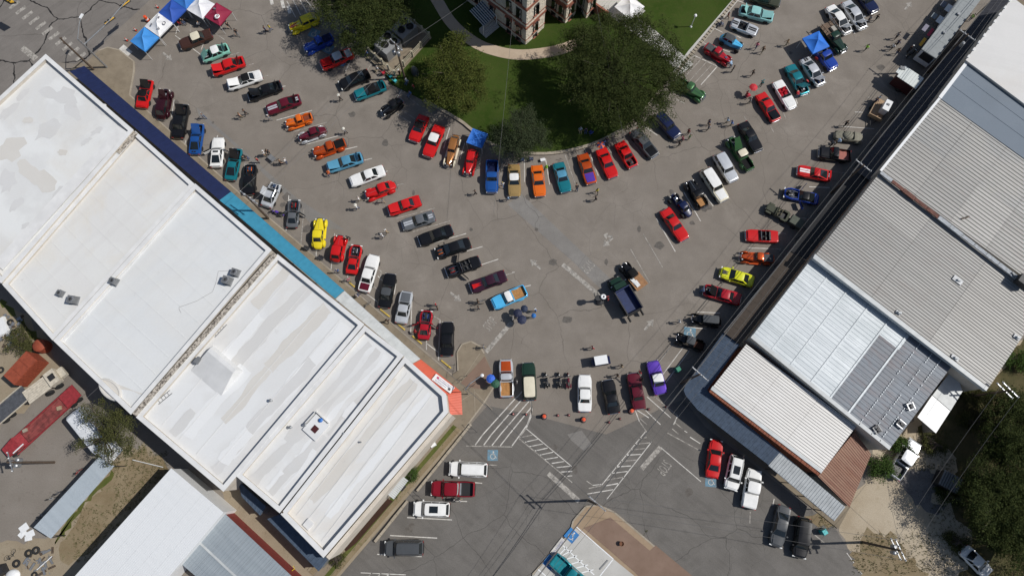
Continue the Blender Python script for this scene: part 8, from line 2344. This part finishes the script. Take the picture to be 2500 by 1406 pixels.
for row in [
 (556, 62, 'walk', -40, 'black', 'black', HB, 'person in black walking nearest the maroon canopy'), (577, 80, 'walk', -60, 'black', 'grey', HB, 'person in black and grey walking between the maroon canopy and the lot'),
 (495, 283, 'walk', 150, 'grey', 'jean', HG, 'person in grey walking past the blue fastback'), (586, 283, 'walk', 210, 'bare', 'khaki', HL, 'bare-chested person in khaki shorts in the left lane'), (598, 275, 'walk', 200, 'black', 'black', HB, 'person in black beside the bare-chested one'),
 (603, 384, 'bend', 200, 'black', 'jean', HB, 'person in black leaning over the orange engine bay'), (647, 73, 'walk', 30, 'navy', 'black', HB, 'person in navy walking below the yellow flamed sedan'), (658, 68, 'walk', 30, 'yellow', 'denim', HG, 'person in yellow top and jeans below the yellow flamed sedan'),
 (830, 240, 'walk', 190, 'black', 'black', HW_, 'person in black with a white cowboy hat near the teal coupe'), (842, 321, 'walk', 190, 'grey', 'black', HW_, 'person in grey with a pale hat beside the burnt orange pickup'), (657, 288, 'walk', 170, 'grey', 'grey', CW_, 'person in pale grey beside the maroon striped coupe'),
 (645, 375, 'stand', 0, 'white', 'khaki', CW_, 'person in white at the grey wagon table'), (654, 372, 'stand', -60, 'black', 'black', HB, 'person in black at the grey wagon table'), (697, 393, 'stand', 180, 'white', 'jean', HG, 'person in white and jeans beside the group behind the row'), (684, 396, 'walk', 20, 'brown', 'black', HB, 'person in brown walking to the grey wagon table'),
 (628, 391, 'stand', 240, 'red', 'jean', HB, 'person in red at the nose of the orange-engined coupe'), (800, 425, 'bend', 60, 'orange', 'jean', HL, 'person in orange leaning at the light blue coupe'), (896, 130, 'stand', 220, 'blue', 'navy', HB, 'person in blue at the chiller fence corner'), (921, 168, 'sit', 230, 'white', 'khaki', HG, 'person in white seated at the chiller fence'),
 (838, 96, 'sit', 220, 'purple', 'jean', HB, 'person in purple seated under the broad tree'), (993, 199, 'sit', 250, 'lblue', 'jean', CW_, 'person in pale blue seated at the chiller pole'), (1001, 228, 'sit', 230, 'blue', 'denim', HB, 'person in blue seated in the shade of the olive tree'), (1009, 212, 'stand', 220, 'red', 'black', HB, 'person in red in the shade of the olive tree'), (975, 178, 'stand', 240, 'black', 'black', CW_, 'person in black with a white cap behind the turquoise chairs'),
 (1227, 451, 'walk', -90, 'white', 'denim', ('hair', (.45, .35, .12)), 'person in white and jeans between the blue pickup and the gold coupe'), (1160, 470, 'walk', 180, 'black', 'black', HB, 'person in black below the blue pickup'), (1240, 484, 'walk', 190, 'lblue', 'jean', HB, 'person in pale blue below the gold coupe'),
 (1417, 317, 'sit', -90, 'lblue', 'khaki', HG, 'person in pale blue seated on the lawn'), (1430, 318, 'sit', -90, 'navy', 'jean', HB, 'person in navy seated on the lawn'), (1778, 38, 'walk', -30, 'maroon', 'black', HG, 'person in maroon beside the pale aqua sedan'), (1848, 112, 'walk', 220, 'pink', 'jean', HB, 'person in pink walking past the blue fenderless hot rod'), (1863, 122, 'walk', 220, 'brown', 'khaki', HL, 'person in brown walking beside the pink one'),
 (1786, 158, 'bend', 130, 'lblue', 'jean', HB, 'person in pale blue bending at the crimson hot rod'), (1790, 169, 'stand', 140, 'black', 'black', HB, 'person in black standing at the crimson hot rod'), (1838, 179, 'walk', 200, 'black', 'brown', HB, 'person in black walking towards the red umbrella'), (1860, 204, 'stand', 30, 'teal', 'black', ('hair', (.03, .2, .22)), 'person in teal above the white convertible'), (1823, 230, 'stand', 10, 'red', 'jean', HB, 'person in red pushing the stroller'), (1831, 247, 'walk', 170, 'grey', 'black', HG, 'person in grey beside the red stroller'),
 (1731, 299, 'stand', 200, 'navy', 'black', HB, 'person in navy in the gap above the dark green pickup'), (1730, 312, 'walk', 200, 'grey', 'black', HL, 'person in grey shorts above the dark green pickup'), (1776, 295, 'walk', 180, 'lblue', 'khaki', HG, 'person in pale blue above the black glossy coupe'), (1786, 302, 'walk', 180, 'blue', 'khaki', HG, 'person in mid blue above the black glossy coupe'),
 (1681, 322, 'stand', 210, 'maroon', 'black', HB, 'person in dark maroon at the wagon with the roof rack'), (1666, 340, 'stand', 30, 'pink', 'black', HL, 'person in pink at the wagon with the roof rack'), (1658, 352, 'walk', 190, 'black', 'black', HB, 'person in black at the grey primer coupe'), (1684, 335, 'stand', 120, 'green', 'khaki', HG, 'person in green at the wagon with the roof rack'),
 (1409, 461, 'bend', 100, 'black', 'jean', HB, 'person in black bending at the light teal coupe'), (1458, 466, 'walk', -80, 'yellow', 'black', HB, 'person in yellow below the purple-nosed coupe'), (1454, 485, 'walk', 190, 'black', 'black', HB, 'person in black below the purple-nosed coupe'), (1481, 342, 'sit', -90, 'navy', 'navy', HB, 'person in navy seated at the curved kerb'), (1474, 348, 'sit', -90, 'blue', 'black', CB_, 'person in blue seated under the orange umbrella'), (1330, 410, 'bend', 0, 'lime', 'black', HG, 'person in lime green between the orange and teal coupes'),
 (1922, 105, 'walk', 190, 'tan', 'khaki', HL, 'person in tan walking toward the bright blue canopy'), (2116, 117, 'walk', 200, 'lime', 'black', HB, 'person in lime green walking alone in the right lane'), (2191, 88, 'walk', 210, 'grey', 'black', HB, 'person in grey walking above the group of three'), (2192, 106, 'walk', 200, 'navy', 'black', HB, 'person in navy in the group near the yellow counter'), (2180, 115, 'walk', 200, 'white', 'black', HB, 'person in white in the group near the yellow counter'), (2192, 126, 'walk', 210, 'brown', 'jean', HB, 'person in brown in the group near the yellow counter'),
 (2124, 46, 'stand', 190, 'grey', 'black', HB, 'person in grey at the silver modern coupe'), (2141, 44, 'walk', 200, 'black', 'black', HB, 'person in black at the silver modern coupe'), (2373, 43, 'stand', 200, 'lime', 'jean', HB, 'person in lime green behind the food trailer'), (2222, 120, 'stand', 0, 'black', 'black', CW_, 'person in black with a white cap at the chrome motorcycle'), (2146, 240, 'stand', -40, 'lblue', 'jean', HG, 'person in pale blue at the utility trailer'), (2138, 247, 'walk', 200, 'navy', 'black', HB, 'person in navy walking past the utility trailer'),
 (2065, 303, 'walk', 200, 'black', 'black', HB, 'person in black walking below the utility trailer'), (2045, 346, 'bend', 20, 'lblue', 'khaki', HG, 'person in pale blue bending at the tan military car'), (2033, 350, 'walk', 200, 'grey', 'black', HB, 'person in grey between the military car and the black pickup'), (1972, 198, 'bend', 210, 'red', 'black', HB, 'person in red at the silver striped coupe'), (1949, 232, 'bend', 120, 'red', 'jean', HB, 'person in red at the white convertible'), (1712, 709, 'bend', 0, 'denim', 'jean', HG, 'person in denim bending into the crimson coupe engine'),
 (876, 486, 'walk', 190, 'white', 'khaki', HG, 'person in white, upper of the pair by the red 1940s coupe'), (871, 506, 'walk', 190, 'white', 'jean', HW_, 'person in white with a pale hat, lower of the pair by the red 1940s coupe'), (934, 490, 'walk', 150, 'grey', 'tan', HL, 'person in grey and tan behind the red square two-door'), (944, 566, 'walk', 200, 'tan', 'khaki', CW_, 'person in tan in the lane beside the gunmetal coupe'), (934, 576, 'walk', 200, 'white', 'grey', CW_, 'person in white and grey in the lane beside the gunmetal coupe'),
 (852, 580, 'bend', 200, 'black', 'black', HB, 'person in black at the nose of the red 1930s sedan'), (824, 662, 'stand', 100, 'blue', 'grey', HG, 'person in blue on the pavement by the teal awning end', K), (852, 682, 'walk', 120, 'pink', 'khaki', HG, 'person in pink on the pavement behind the white sedan with a maroon tail', K), (1063, 742, 'stand', 210, 'red', 'jean', HG, 'person in red shirt at the nose of the crimson sports car'), (1068, 752, 'stand', 190, 'black', 'black', HB, 'person in black at the nose of the crimson sports car'),
 (1010, 810, 'bend', 20, 'red', 'black', HB, 'person in red leaning at the tail of the crimson sports car'), (1181, 847, 'walk', 170, 'grey', 'khaki', HG, 'person in grey walking at the planting island'), (1166, 735, 'stand', 20, 'black', 'black', HB, 'person in black holding a bicycle near the sky blue pickup'), (1168, 752, 'walk', 190, 'black', 'grey', HB, 'person in black and grey walking near the sky blue pickup'), (871, 723, 'sit', 60, 'white', 'navy', HG, 'person in white seated on the pavement under the zinc awning', K), (946, 783, 'walk', 60, 'brown', 'black', HB, 'person in brown on the pavement under the zinc awning', K),
 (1258, 772, 'stand', 40, 'black', 'black', HB, 'person in black under the navy umbrellas'), (1268, 772, 'stand', 200, 'white', 'black', CW_, 'person in white under the navy umbrellas'), (1252, 778, 'stand', 0, 'white', 'jean', HG, 'person in white and jeans beside the navy umbrellas'), (1307, 757, 'stand', 200, 'blue', 'black', CW_, 'person in blue beside the bright blue umbrella'), (1303, 772, 'stand', 200, 'navy', 'jean', HB, 'person in navy holding the bright blue umbrella'),
 (1447, 849, 'walk', 200, 'red', 'black', HG, 'person in red walking above the golf cart'), (1517, 894, 'walk', 200, 'tan', 'khaki', HB, 'person in tan walking right of the golf cart'), (1507, 917, 'walk', 200, 'brown', 'black', HB, 'person in brown at the long black coupe'), (1562, 909, 'stand', 210, 'red', 'jean', HB, 'person in red at the burgundy sedan'), (1567, 927, 'stand', 190, 'black', 'khaki', HB, 'person in black between the burgundy and purple sedans'), (1658, 785, 'walk', 190, 'white', 'grey', HG, 'person in white walking near the vintage touring car'), (1262, 932, 'stand', 180, 'grey', 'black', HG, 'person in grey between the show truck and the green wagon'),
 (1484, 730, 'stand', 180, 'red', 'maroon', HB, 'person in red standing at the plaza lamp'), (1110, 1219, 'walk', 180, 'black', 'grey', HG, 'person in black at the dark red pickup'), (1123, 1220, 'walk', 180, 'grey', 'khaki', HG, 'person in grey at the dark red pickup'), (443, 52, 'sit', -30, 'black', 'jean', HB, 'person in black seated by the canopies'), (486, 60, 'sit', 120, 'white', 'black', HB, 'person in white seated under the plain white canopy'), (1198, 925, 'stand', 200, 'black', 'black', HB, 'person under the blue umbrella at the brick corner', K), (1209, 937, 'stand', 200, 'green', 'black', HB, 'person under the dark green umbrella', K),
 (1760, 56, 'sit', -20, 'denim', 'jean', HG, 'person in denim seated on the lawn border')]:
    person(*row)
